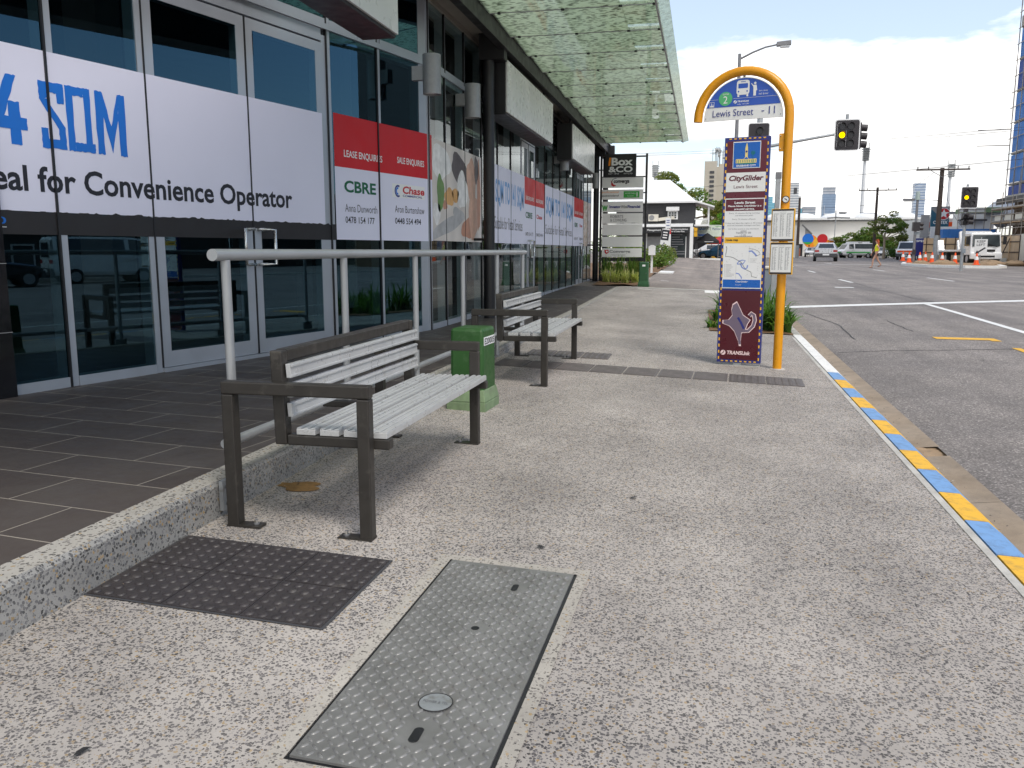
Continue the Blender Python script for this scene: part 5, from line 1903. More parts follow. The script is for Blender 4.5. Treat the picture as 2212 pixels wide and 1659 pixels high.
for x0, x1, z0, z1 in ((2.60, 2.605, 4.86, 5.62), (2.60, 2.74, 5.655, 5.66), (2.895, 2.90, 4.86, 5.40)):
    b.box(x0, x1, -.068, -.065, z0 - b0, z1 - b0, INKW)
b.build('signal_head', ms_)
b = MB()
b.box(3.22, 3.42, .10, .36, 4.80 - b0, 5.68 - b0, SIGK)
for i in range(3):
    z = 5.52 - b0 - i * .28
    b.tube([(3.42, .23, z), (3.62, .23, z - .02)], .115, SIGK, 16, caps=False)
    b.tube([(3.425, .23, z), (3.43, .23, z)], .11, LENSK, 14)
b.build('side_head', ms_)
tb2 = target_board(ms_, -.03, 5.42 - b0, .76, .66, -.17)
b = MB()
b.box(-.22, .18, -.15, -.1, 4.6 - b0, 5.6 - b0, SIGK)
for i in range(3):
    aspect(b, -.0, 5.46 - b0 - i * .29, False, -.175)
b.build('signal_head', ms_)
tag(ms_.children[-1], 'signal head on the pole, half hidden by the totem')

sp2 = at(2079, 541, 50)
p = V((sp2.x, 50, zr(sp2.x, 50)))
s2 = thing('traffic_signal', 'traffic signal on the traffic island pole at the right, its amber lens lit', 'traffic signal', p)
b0 = p.z
hz = lambda py: at(2085, py, 50).z - b0
b = MB()
b.tube([(0, 0, -.1), (0, 0, hz(398))], [.085, .065], GALV, 14)
b.build('pole', s2)
target_board(s2, .1, hz(427), .86, 1.14, -.12)
b = MB()
for i in range(3):
    aspect(b, -.05, hz(427) + .31 - i * .31, i == 1, -.125)
    aspect(b, .25, hz(427) + .31 - i * .31, False, -.125)
b.build('signal_head', s2)
b = MB()
for (z, sgn) in ((hz(468), 1), (hz(479), 1)):
    b.box(-.14, .14, -.2, .2, z - .17, z + .17, SIGK)
    b.tube([(.14, 0, z), (.40, -.05, z - .02)], .13, SIGK, 12, caps=False)
    b.tube([(-.05, -.2, z), (-.07, -.38, z - .02)], .13, SIGK, 12, caps=False)
b.box(-.1, .1, -.1, .1, hz(458), hz(448), SIGK)
b.build('pedestrian_head', s2)
b = MB()
b.box(-.06, .12, -.16, -.05, hz(547), hz(537), GREYP)
b.build('push_button_box', s2)
sp3 = at(1974, 541, 66)
p = V((sp3.x, 66, zr(sp3.x, 66)))
s3 = thing('signal_pole', 'slim grey signal pole with pale cap and black side heads beside the street tree', 'signal pole', p)
hz = lambda py: at(1976, py, 66).z - p.z
b = MB()
b.tube([(0, 0, -.1), (.0, 0, hz(425))], [.10, .085], STEELD, 12)
b.build('pole', s3)
b = MB()
b.cyl((0, 0, hz(432)), (0, 0, hz(414)), .17, mat('pale_green_cap', (.33, .40, .38), .5), 14, .13)
b.build('cap', s3)
b = MB()
b.box(-.2, .25, -.2, .2, hz(499), hz(480), SIGK)
for z in (hz(484), hz(493)):
    b.tube([(.25, 0, z), (.50, 0, z - .02)], .13, SIGK, 12, caps=False)
b.box(-.05, .3, -.1, .1, hz(507), hz(501), GREYP)
b.build('signal_head', s3)
b = MB()
b.box(-.12, .12, -.14, .0, hz(550), hz(539), SIGK)
b.build('push_button_box', s3)

def lamp_head(mb, p, d, L=.85, w=.30):
    d = V(d).normalized()
    p = V(p)
    mb.bar(p, p + d * L, w, .16, STEELD)
    mb.bar(p + d * .15 - ZA * .11, p + d * (L - .05) - ZA * .13, w * .7, .08, HEADL)
p = V((1.22, 39, zr(1.22, 39)))
lp = thing('street_lamp', 'tall grey street lamp rising behind the yellow arch with its arm over the road', 'street lamp', p)
b = MB()
b.tube([(0, 0, -.1), (0, 0, 5), (0, 0, 9.62 - p.z)], [.10, .085, .07], STEELD, 14)
b.build('pole', lp)
b = MB()
b.tube([(0, 0, 9.40 - p.z), (.55, 0, 9.66 - p.z), (1.05, 0, 9.84 - p.z), (1.58, 0, 9.93 - p.z)], [.045, .04, .035, .035], STEELD, 10)
b.build('arm', lp)
b = MB()
lamp_head(b, (1.5, 0, 9.93 - p.z), (1, 0, .07), .58, .26)
b.build('lamp_head', lp)

def power_pole(px, y, top, arms, lamp=None, rr_=.14, m=TIMBER, label='', guard=None):
    q0 = at(px, 541, y)
    p = V((q0.x, y, zr(q0.x, y)))
    t_ = thing('power_pole', label, 'power pole', p, 0, 'timber power poles')
    H_ = at(px, top, y).z - p.z
    b = MB()
    b.tube([(0, 0, -.2), (0, 0, H_ * .5), (0, 0, H_)], [rr_, rr_ * .85, rr_ * .7], m, 12)
    b.build('pole', t_)
    for (dz, w) in arms:
        b = MB()
        b.box(-w, w, -.06 - rr_, -rr_ + .04, H_ - dz - .06, H_ - dz + .06, TIMBER)
        for k in (-.95, -.55, .55, .95):
            b.cyl((k * w, -rr_, H_ - dz + .06), (k * w, -rr_, H_ - dz + .26), .04, DGREY, 8)
        b.bar((-w * .5, -rr_, H_ - dz), (0, -rr_, H_ - dz - .6), .04, .04, STEELD)
        b.bar((w * .5, -rr_, H_ - dz), (0, -rr_, H_ - dz - .6), .04, .04, STEELD)
        b.build('cross_arm', t_)
    if lamp:
        dz, L = lamp
        b = MB()
        b.tube([(0, 0, H_ - dz), (L * .5, 0, H_ - dz + .08), (L, 0, H_ - dz + .1)], .035, GALV, 8)
        lamp_head(b, (L, 0, H_ - dz + .1), (1 if L > 0 else -1, 0, .03), .9, .32)
        b.build('lamp_arm', t_)
    if guard:
        b = MB()
        b.tube([(0, 0, .0), (0, 0, guard)], rr_ * 1.12, GALV, 12)
        b.build('guard', t_)
    return t_, p, H_
pA = power_pole(1722, 115, 427, [], None, .20, TIMBER, 'dark timber pole in front of the white shed doorway', 1.6)
pB = power_pole(1887, 112, 405, [(.35, 2.2)], (3.1, -3.4), .20, TIMBER, 'timber power pole with one cross arm and a lamp, behind the red haired pedestrian')
pC = power_pole(2022, 76, 363, [(.15, 2.0)], (2.6, -1.9), .23, TIMBER, 'big timber power pole with cross arm and lamp crossing the blue and white fuel sign', 2.2)
def cable(a, b_, sag, r, label, n=14):
    m_ = MB()
    a, b_ = V(a), V(b_)
    o_ = (a + b_) / 2
    m_.tube([a.lerp(b_, i / n) - ZA * sag * 4 * (i / n) * (1 - i / n) - o_ for i in range(n + 1)], r, DGREY, 5)
    ob = m_.build('overhead_cable')
    ob.location = o_
    tag(ob, label, 'cable', 'overhead cables')
cable(at(1200, 418, 118), at(2300, 334, 66), .5, .017, 'lowest long overhead cable, passing just over the big timber pole')
cable(at(1200, 333, 95), at(2300, 266, 52), .5, .011, 'topmost overhead cable, passing behind the mast arm signal')
cable(at(1200, 337, 95), at(2300, 272, 52), .5, .011, 'second overhead cable from the top, behind the mast arm signal')
cable(at(1560, 447, 130), at(1887, 442, 112), .4, .02, 'thin overhead cable in front of the blue glass tower')
cable(at(1887, 412, 112), at(2018, 372, 76), 1.0, .014, 'sagging cable between the two right timber poles')
cable(at(2030, 372, 76), at(2110, 500, 70), 1.4, .014, 'slack service cable dropping from the big timber pole to the scaffold')

# ------------------------------------------------------------------ charcoal timber house with the white roof
HY = 80.
hx = lambda px: at(px, 541, HY).x
hzz = lambda py: at(1450, py, HY).z
g0 = .45
hs = thing('charcoal_house', 'two storey charcoal weatherboard house with steep white roof and shop below', 'house', (hx(1420), HY, g0))
HO = M.Translation(-hs.location)
def hmb():
    b_ = MB()
    b_.T = HO.copy()
    return b_
XL, XR = hx(1330), hx(1498)
b = hmb()
b.box(XL, XR, HY, HY + 9, hzz(486), hzz(436), WEATHER)
for k in range(13):
    z = hzz(486) + (hzz(436) - hzz(486)) * k / 13
    b.box(XL, XR - .02, HY - .03, HY - .001, z, z + .13, WEATHER)
b.box(XL, XR - .1, HY + .3, HY + 9, g0 - .2, hzz(491), DGREY)
b.build('wall', hs)
b = hmb()
e, t1, t2 = hzz(436), hzz(380), hzz(380)
xl, xr, yb_ = XL - .4, XR + .15, HY + 9.4
rl, rrt = hx(1360), hx(1439)
b.add([(xl, HY - .4, e), (xr, HY - .4, e), (xr, yb_, e), (xl, yb_, e), (rl, HY + 4.3, t1), (rrt, HY + 4.3, t2)], [(0, 1, 5, 4), (1, 2, 5), (2, 3, 4, 5), (3, 0, 4)], ROOFW)
b.box(xl, xr, HY - .45, HY - .401, e - .12, e + .03, WHITE)
b.build('roof', hs)
b = hmb()
wx0, wx1, wz0, wz1 = hx(1440), hx(1462), hzz(474), hzz(456)
b.box(wx0, wx1, HY - .10, HY - .031, wz0, wz1, WHITE)
wdo = b.build('window', hs)
b = hmb()
for i in range(3):
    for j in range(3):
        a, c_ = wx0 + .12 + i * (wx1 - wx0 - .2) / 3, wz0 + .1 + j * (wz1 - wz0 - .15) / 3
        b.box(a, a + (wx1 - wx0 - .4) / 3, HY - .115, HY - .101, c_, c_ + (wz1 - wz0 - .3) / 3, CARGL)
b.build('pane', wdo)
b = hmb()
hz0 = hzz(456)
b.hexa([(wx0 - .12, HY - .55, hz0), (wx1 + .12, HY - .55, hz0), (wx1 + .12, HY - .032, hz0 + .1), (wx0 - .12, HY - .032, hz0 + .1), (wx0 - .12, HY - .55, hz0 + .25), (wx1 + .12, HY - .55, hz0 + .25), (wx1 + .12, HY - .032, hz0 + .42), (wx0 - .12, HY - .032, hz0 + .42)], WHITE)
b.build('window_hood', hs)
b = hmb()
vx = hx(1528)
b.hexa([(XR + .1, HY - .3, hzz(438)), (vx + .5, HY - .3, hzz(449)), (vx + .5, HY + 6, hzz(449)), (XR + .1, HY + 6, hzz(438)), (XR + .1, HY - .3, hzz(434)), (vx + .5, HY - .3, hzz(446)), (vx + .5, HY + 6, hzz(446)), (XR + .1, HY + 6, hzz(434))], ROOFW)
for y in (HY, HY + 3, HY + 5.8):
    b.box(vx - .08, vx + .08, y, y + .15, hzz(484), hzz(447), WHITE)
b.box(XR, vx + .1, HY - .02, HY + 5.9, hzz(489), hzz(485), WHITE)
for i in range(12):
    x = XR + .1 + (vx - XR - .2) * i / 11
    b.box(x, x + .05, HY, HY + .05, hzz(485), hzz(475), WHITE)
b.box(XR, vx, HY - .01, HY + .06, hzz(475), hzz(473), WHITE)
b.build('verandah', hs)
b = hmb()
b.hexa([(XL, HY - 1.2, hzz(491)), (XR - .1, HY - 1.2, hzz(491)), (XR - .1, HY - .035, hzz(485)), (XL, HY - .035, hzz(485)), (XL, HY - 1.2, hzz(488.5)), (XR - .1, HY - 1.2, hzz(488.5)), (XR - .1, HY - .035, hzz(483)), (XL, HY - .035, hzz(483))], WHITE)
b.box(XL, XR - .35, HY - 1.15, HY - 1.0, hzz(504), hzz(491.5), BLACK)
aw = b.build('awning', hs)
b = hmb()
yy = HY - 1.155
b.text('& Management', INKW, (hx(1393.5), yy, hzz(500.5)), XA, ZA, w=hx(1428) - hx(1393.5), h=.22, bold=.01)
b.text('Student Accommodation', INKW, (hx(1435), yy, hzz(497.5)), XA, ZA, w=hx(1485) - hx(1435), h=.16, bold=.01, shear=.1)
b.text('Management of Units /Flats', INKW, (hx(1433), yy, hzz(502.8)), XA, ZA, w=hx(1478) - hx(1433), h=.16, bold=.01, shear=.1)
b.build('lettering', aw)
b = hmb()
b.box(XR - .35, XR - .05, HY - 1.2, HY - .95, g0, hzz(491.2), WHITE)
b.box(hx(1393), hx(1397), HY + .2, HY + .29, g0, hzz(504), WHITE)
b.build('post', hs)
b = hmb()
b.box(hx(1396), hx(1441), HY + .24, HY + .29, g0 + .3, hzz(511), MIDGREY)
b.box(hx(1448), hx(1482), HY + .20, HY + .29, g0 + .2, hzz(505), CARGL)
b.box(hx(1480), hx(1482), HY + .14, HY + .19, g0 + .2, hzz(511), WHITE)
sf = b.build('shopfront', hs)
b = hmb()
q = random.Random(2)
for i in range(9):
    z = g0 + .5 + i * .22
    b.box(hx(1450), hx(1450) + q.uniform(.5, 1.25), HY + .185, HY + .195, z, z + .09, INKGY)
b.build('lettering', sf)
ac = thing('air_conditioner', 'white air conditioner unit on the charcoal house wall with a duct to the window', 'air conditioner', (hx(1410), HY - .25, hzz(478)))
b = MB()
b.box(-.45, .45, -.2, .2, 0, .62, CREAM)
b.build('casing', ac, bevel=.02)
b = MB()
b.tube([(-.15, -.205, .32), (-.15, -.22, .32)], .24, MIDGREY, 18)
b.build('fan_grille', ac)
b = MB()
b.bar((.46, 0, .15), (1.9, .12, .35), .28, .28, CREAM)
b.build('duct', ac)
b = MB()
b.box(hx(1490), hx(1560), HY - 2.2, HY - 1.6, .42, .62, WHITEK)
tag(b.build('kerb_upstand'), 'low white concrete kerb in front of the charcoal house and car yard', 'kerb')
# car yard beside the house
yb = thing('yellow_shop', 'yellow fronted shop shed behind the gazebos in the car yard', 'building', (at(1550, 541, 98).x, 98, .45))
b = MB()
b.box(-6, 3.6, 0, 6, -.3, 3.4, SYEL)
b.box(-6.1, 3.7, -.06, -.005, 3.0, 3.6, SYEL)
b.build('wall', yb)
b = MB()
b.box(-4.5, -1.2, -.05, -.004, .1, 2.4, BLACK)
b.box(.2, 1.8, -.05, -.004, .1, 2.2, DGREY)
b.box(-1.0, .1, -.05, -.004, 1.6, 2.2, INKR)
b.build('opening', yb)
def gazebo(px, y, w, h, m, label, body=None):
    p = gz(px, y)
    t_ = thing('gazebo', label, 'gazebo', p, 0, 'pop up gazebos in the car yard')
    b = MB()
    e = h * .70
    b.add([(-w, -w, e), (w, -w, e), (w, w, e), (-w, w, e), (0, 0, h), (-w, -w, e - .25), (w, -w, e - .25), (w, w, e - .25), (-w, w, e - .25)], [(0, 1, 4), (1, 2, 4), (2, 3, 4), (3, 0, 4), (5, 6, 1, 0), (6, 7, 2, 1), (7, 8, 3, 2), (8, 5, 0, 3)], m)
    b.box(-.25, .55, -w - .01, -w - .004, e - .13, e - .09, INKW)
    b.build('roof', t_)
    for x in (-w, w):
        for yy_ in (-w, w):
            b = MB()
            b.cyl((x * .97, yy_ * .97, 0), (x * .97, yy_ * .97, e), .03, STEELD, 6)
            b.build('leg', t_)
gazebo(1527, 82, 1.05, 2.45, BLACK, 'black pop up gazebo in the car yard beside the charcoal house')
gazebo(1562, 90, 1.2, 2.55, INKR, 'red pop up gazebo half hidden by the maroon totem')
hd = thing('hoarding_sign', 'pale green real estate hoarding above the car yard, behind the totem', 'sign', (at(1533, 541, 84).x, 84, .5))
b = MB()
zc_ = lambda py: at(1533, py, 84).z - .5
xx_ = lambda px: at(px, 541, 84).x - hd.location.x
b.box(xx_(1505), xx_(1600), 0, .08, zc_(511), zc_(486), mat('pale_green_board', srgb(222, 232, 216), .5))
o = b.build('board', hd)
b = MB()
b.text('QLD', INKB, (xx_(1508), -.006, zc_(497.5)), XA, ZA, w=.62, h=.40, bold=.02)
b.text('property', INKGY, (xx_(1518), -.006, zc_(498.5)), XA, ZA, w=.72, h=.40)
b.box(xx_(1509), xx_(1532), -.006, -.003, zc_(501.5), zc_(500.8), INKGY)
b.box(xx_(1507), xx_(1532), -.006, -.003, zc_(509.8), zc_(505), INKB)
b.text('PROP REALTY', INKW, (xx_(1509), -.010, zc_(508.4)), XA, ZA, w=.9, h=.14)
b.text('Matthew Inc', INKN, (xx_(1537), -.006, zc_(497)), XA, ZA, w=1.1, h=.24)
b.text('agents', INKLG, (xx_(1544), -.006, zc_(491)), XA, ZA, w=.6, h=.14)
b.build('lettering', o)
b = MB()
for px in (1506, 1590):
    b.box(xx_(px) - .05, xx_(px) + .05, .081, .16, -.2, zc_(488), STEELD)
b.build('post', hd)

# ------------------------------------------------------------------ vehicles
def car(name, label, p, rz, secs, W, paint, group=None, lowtrim=DGREY, wheels=(.85, 3.55), wr=.33, stripe=None, rear_glass=True, cat='car', rack=False):
    t_ = thing(name, label, cat, p, rz, group)
    L = secs[-1][0]
    b = MB()
    ring = []
    for (y, zb, zm, zt_, wb, wt) in secs:
        y -= L / 2
        ring.append([V((-wb * .9, y, zb)), V((-wb, y, zb + .16)), V((-wb, y, zm)), V((-wt, y, zt_)), V((wt, y, zt_)), V((wb, y, zm)), V((wb, y, zb + .16)), V((wb * .9, y, zb))])
    vs = [v for r_ in ring for v in r_]
    fs = []
    for i in range(len(ring) - 1):
        for k in range(8):
            fs.append((i * 8 + k, i * 8 + (k + 1) % 8, i * 8 + 8 + (k + 1) % 8, i * 8 + 8 + k))
    fs += [tuple(range(8)), tuple(range(len(vs) - 8, len(vs)))]
    b.add(vs, fs, paint)
    if stripe:
        for s in (-1, 1):
            b.box(min(s * (W / 2 + .004), s * (W / 2 - .01)), max(s * (W / 2 + .004), s * (W / 2 - .01)), -L / 2 + .3, L / 2 - .6, stripe[1], stripe[2], stripe[0])
        b.box(-W * .40, W * .40, L / 2 - .02, L / 2 + .012, stripe[1], stripe[2], stripe[0])
    b.build('body', t_, bevel=.03)
    b = MB()
    for i in range(len(secs) - 1):
        a, c_ = secs[i], secs[i + 1]
        A, B = ring[i], ring[i + 1]
        ha, hc = a[3] - a[2], c_[3] - c_[2]
        if ha > .3 and hc > .3:
            for s in (0, 1):
                q_ = [A[2], B[2], B[3], A[3]] if s == 0 else [A[5], B[5], B[4], A[4]]
                cc = sum(q_, V()) / 4
                q_ = [cc + V(((v - cc).x, (v - cc).y * .90, (v - cc).z * .74)) + V((-.015 if s == 0 else .015, 0, .03)) for v in q_]
                b.poly(q_, CARGL)
        elif ha > .3 or hc > .3:
            q_ = [A[3], A[4], B[4], B[3]]
            cc = sum(q_, V()) / 4
            up = V((0, (1 if ha > hc else -1), .8)).normalized() * .014
            q_ = [cc + (v - cc) * .86 + up for v in q_]
            b.poly(q_, CARGL)
    if secs[0][3] - secs[0][2] > .3 and rear_glass:
        A = ring[0]
        q_ = [A[2], A[5], A[4], A[3]]
        cc = sum(q_, V()) / 4
        b.poly([cc + (v - cc) * .8 + V((0, -.012, 0)) for v in q_], CARGL)
    b.build('window', t_)
    b = MB()
    zb = secs[0][1]
    b.box(-W * .47, W * .47, -L / 2 - .05, -L / 2 + .1, zb - .03, zb + .26, lowtrim)
    b.box(-W * .47, W * .47, L / 2 - .1, L / 2 + .05, zb - .03, zb + .26, lowtrim)
    b.build('bumper', t_, bevel=.02)
    for s in (-1, 1):
        b = MB()
        z = secs[0][2] - .02
        b.box(min(s * W * .30, s * W * .47), max(s * W * .30, s * W * .47), -L / 2 - .012, -L / 2 + .06, z - .16, z, TAILR)
        b.build('tail_lamp', t_)
        b = MB()
        z = secs[-1][2]
        b.box(min(s * W * .28, s * W * .44), max(s * W * .28, s * W * .44), L / 2 - .06, L / 2 + .012, z - .20, z - .04, HEADL)
        b.build('headlamp', t_)
    b = MB()
    b.box(-.26, .26, -L / 2 - .056, -L / 2 - .051, zb + .10, zb + .22, WHITES)
    b.box(-.26, .26, L / 2 + .051, L / 2 + .056, zb + .04, zb + .14, WHITES)
    b.build('number_plate', t_)
    b = MB()
    for s in (-1, 1):
        b.box(min(s * W * .5, s * (W * .5 + .2)), max(s * W * .5, s * (W * .5 + .2)), L * .16, L * .16 + .1, secs[0][2] - .02, secs[0][2] + .13, lowtrim if lowtrim != DGREY else paint)
    b.build('mirror', t_)
    for yw in wheels:
        for s in (-1, 1):
            b = MB()
            x = s * (W / 2 - .10)
            b.cyl((x - s * .10, yw - L / 2, wr), (x + s * .115, yw - L / 2, wr), wr, TYRE, 20)
            o_ = b.build('wheel', t_)
            b = MB()
            b.cyl((x + s * .116, yw - L / 2, wr), (x + s * .124, yw - L / 2, wr), wr * .62, RIM, 16)
            b.build('rim', o_)
    if rack:
        b = MB()
        for x in (-.6, -.2, .2, .6):
            b.box(x - .04, x + .04, -1.9, .9, secs[1][3] + .12, secs[1][3] + .20, WHITE)
        for y in (-1.7, 0, .8):
            b.box(-.75, .75, y - .03, y + .03, secs[1][3] - .02, secs[1][3] + .118, WHITE)
        b.build('roof_rack', t_)
    return t_
SUV = [(0, .42, .98, 1.06, .84, .76), (.06, .40, 1.0, 1.10, .92, .74), (.42, .36, 1.02, 1.50, .93, .62), (.70, .34, 1.02, 1.58, .93, .62), (2.5, .34, 1.0, 1.58, .93, .62), (3.35, .34, .98, 1.06, .93, .72), (4.2, .36, .86, .93, .91, .76), (4.5, .42, .72, .76, .80, .72)]
HATCH = [(0, .38, .90, .96, .78, .70), (.08, .36, .92, 1.02, .86, .66), (.45, .34, .92, 1.38, .87, .58), (.8, .32, .92, 1.46, .87, .58), (2.2, .32, .90, 1.44, .87, .58), (3.0, .32, .90, .96, .87, .66), (3.8, .34, .80, .84, .85, .70), (4.1, .38, .66, .70, .76, .68)]
VAN = [(0, .42, 1.05, 1.80, .86, .76), (.10, .38, 1.10, 1.95, .93, .78), (3.0, .36, 1.10, 1.95, .93, .78), (3.75, .36, 1.05, 1.86, .93, .72), (4.35, .36, 1.0, 1.12, .92, .80), (4.75, .42, .82, .92, .86, .78)]
def onroad(px, y):
    p = at(px, 541, y)
    return V((p.x, y, zr(p.x, y)))
car('parked_car', 'silver estate car driving away down the road, seen from behind', onroad(1783, 78), R(-6), SUV, 1.88, CARS, wr=.37)
car('parked_car', 'small white hatchback parked just right of the silver car', onroad(1822, 124), R(150), HATCH, 1.76, CARW, 'vehicles parked in front of the white shed')
car('parked_van', 'white van with green sides and a roof rack, parked facing the road', onroad(1845, 122), R(115), VAN, 1.88, CARW, 'vehicles parked in front of the white shed', stripe=(INKLG, .62, .84), cat='van', rack=True)
car('parked_car', 'pale silver hatchback parked beside the green sided van', onroad(1869, 124), R(165), HATCH, 1.76, CARS, 'vehicles parked in front of the white shed')
car('parked_car', 'white car with dark grille parked behind the red haired pedestrian', onroad(1899, 118), R(165), HATCH, 1.8, CARW, 'vehicles parked in front of the white shed')
car('parked_van', 'white minibus with orange stripe parked behind the traffic cones', onroad(1962, 98), R(160), VAN, 1.88, CARW, 'vehicles parked in front of the white shed', stripe=(ORANGE, .78, 1.02), cat='van')
car('parked_car', 'dark car parked left of the silver car by the shed doorway', onroad(1752, 135), R(175), HATCH, 1.76, CARS, 'vehicles parked in front of the white shed')
car('parked_car', 'blue car in the yard under the gazebos, partly behind the totem', gz(1557, 86), R(75), HATCH, 1.78, CARB, 'cars in the yard')
car('parked_car', 'white car in the yard behind the black gazebo', gz(1527, 93), R(95), HATCH, 1.78, CARW, 'cars in the yard')
# across the road, seen mirrored in the shop glass
car('parked_van', 'plain white panel van parked across the road, mirrored in the shop glass', (25.5, 19.5, -.1), R(8), VAN, 1.9, CARW, cat='van')
car('parked_car', 'dark car parked across the road, mirrored in the shop glass', (24.5, 14.2, -.1), R(8), HATCH, 1.78, CARK)
oh = thing('dark_house', 'low dark timber house with pale roof across the road, mirrored in the shop glass', 'house', (32, 17, -.6), R(5))
b = MB()
b.box(0, 9, -7, 7, -.2, 3.2, WEATHER)
b.build('wall', oh)
b = MB()
b.add([(-1.5, -7.6, 3.1), (9.6, -7.6, 3.1), (9.6, 7.6, 3.1), (-1.5, 7.6, 3.1), (4.5, -4, 5.4), (4.5, 4, 5.4)], [(0, 1, 4), (1, 2, 5, 4), (2, 3, 5), (3, 0, 4, 5), (0, 3, 2, 1)], MIDGREY)
b.build('roof', oh)
for y in (-4.5, -1.5, 1.5, 4.5):
    b = MB()
    b.box(-.06, -.004, y - .5, y + .5, 1.0, 2.2, WHITE)
    o = b.build('window', oh)
    b = MB()
    b.box(-.075, -.061, y - .42, y + .42, 1.08, 2.12, CARGL)
    b.build('pane', o)
b = MB()
b.box(27.6, 28.0, -20, 60, -.5, .1, LIGHTC)
tag(b.build('far_kerb'), 'pale kerb across the road, mirrored in the shop glass', 'kerb', kind='structure')

wh = thing('reflection_block', 'long dark block added far across the road to darken the shop glass reflections', 'building', (47, 20, -.3))  # added unseen block, keeps bright sky out of the shop glass reflections
b = MB()
b.box(0, 14, -45, 55, -.5, 6.3, concrete('dark_block_face', (.055, .045, .04), 2, .4))
b.build('wall', wh)
for i in range(12):
    b = MB()
    b.box(-.08, -.004, -42 + i * 8, -39 + i * 8, 1.2, 3.0, CARGL)
    b.box(-.08, -.004, -42 + i * 8, -39 + i * 8, 4.2, 5.6, CARGL)
    b.build('window', wh)

# tilt tray truck
tp = onroad(2098, 68.5)
tk = thing('tilt_tray_truck', 'white tilt tray truck parked nose out beside the plywood hoarding', 'truck', tp, R(-177))
tk.scale = (.92, .92, .92)
b = MB()     # local +y is forward, cab at the front
b.hexa([(-1.12, 1.3, .75), (1.12, 1.3, .75), (1.12, 3.15, .75), (-1.12, 3.15, .75), (-1.08, 1.3, 2.45), (1.08, 1.3, 2.45), (1.06, 2.85, 2.45), (-1.06, 2.85, 2.45)], CARW)
b.box(-1.13, 1.13, 3.0, 3.25, .45, .95, CARW)
b.build('cab', tk, bevel=.07)
b = MB()
b.poly([(-.98, 3.09, 1.42), (.98, 3.09, 1.42), (.94, 2.935, 2.28), (-.94, 2.935, 2.28)], CARGL)
b.build('windscreen', tk)
for s in (-1, 1):
    b = MB()
    b.poly([(s * 1.135, 1.7, 1.45), (s * 1.135, 2.85, 1.45), (s * 1.10, 2.75, 2.22), (s * 1.10, 1.7, 2.22)], CARGL)
    b.build('window', tk)
b = MB()
b.box(-.62, .62, 3.14, 3.18, 1.02, 1.18, BLACK)
b.box(-.6, .6, 3.252, 3.26, .58, .72, BLACK)
b.bar((-.8, 3.13, 1.36), (-.1, 3.10, 1.62), .03, .03, BLACK)
b.build('grille', tk)
for s in (-1, 1):
    b = MB()
    b.box(min(s * .72, s * 1.06), max(s * .72, s * 1.06), 3.252, 3.262, .62, .78, HEADL)
    b.build('headlamp', tk)
    b = MB()
    b.box(min(s * 1.2, s * 1.42), max(s * 1.2, s * 1.42), 2.95, 3.05, 1.55, 2.15, BLACK)
    b.bar((s * 1.06, 2.9, 2.2), (s * 1.3, 3.0, 2.16), .03, .03, BLACK)
    b.build('mirror', tk)
b = MB()
b.box(-1.15, 1.15, -4.6, 1.1, 1.02, 1.16, CARW)
b.box(-.45, .45, -4.4, 1.3, .72, 1.0, BLACK)
b.bar((-1.1, .95, 1.16), (-1.1, .55, 2.55), .16, .2, CARW)
b.bar((1.1, .95, 1.16), (1.1, .55, 2.55), .16, .2, CARW)
b.bar((-1.1, .55, 2.55), (1.1, .55, 2.55), .14, .14, CARW)
b.build('tray', tk, bevel=.01)
b = MB()
b.box(-1.0, 1.0, -4.9, -4.62, .74, .86, CARW)
for x in (-1.0, .55):
    b.hexa([(x, -4.9, .75), (x + .45, -4.9, .75), (x + .45, -4.62, 1.1), (x, -4.62, 1.1), (x, -5.3, 1.9), (x + .45, -5.3, 1.9), (x + .45, -5.1, 2.0), (x, -5.1, 2.0)], CARW)
b.build('ramp', tk, bevel=.02)
for y in (2.35, -2.6, -3.5):
    for s in (-1, 1):
        b = MB()
        b.cyl((s * .78, y, .46), (s * 1.08, y, .46), .46, TYRE, 22)
        o = b.build('wheel', tk)
        b = MB()
        b.cyl((s * 1.081, y, .46), (s * 1.09, y, .46), .27, RIM, 16)
        b.build('rim', o)

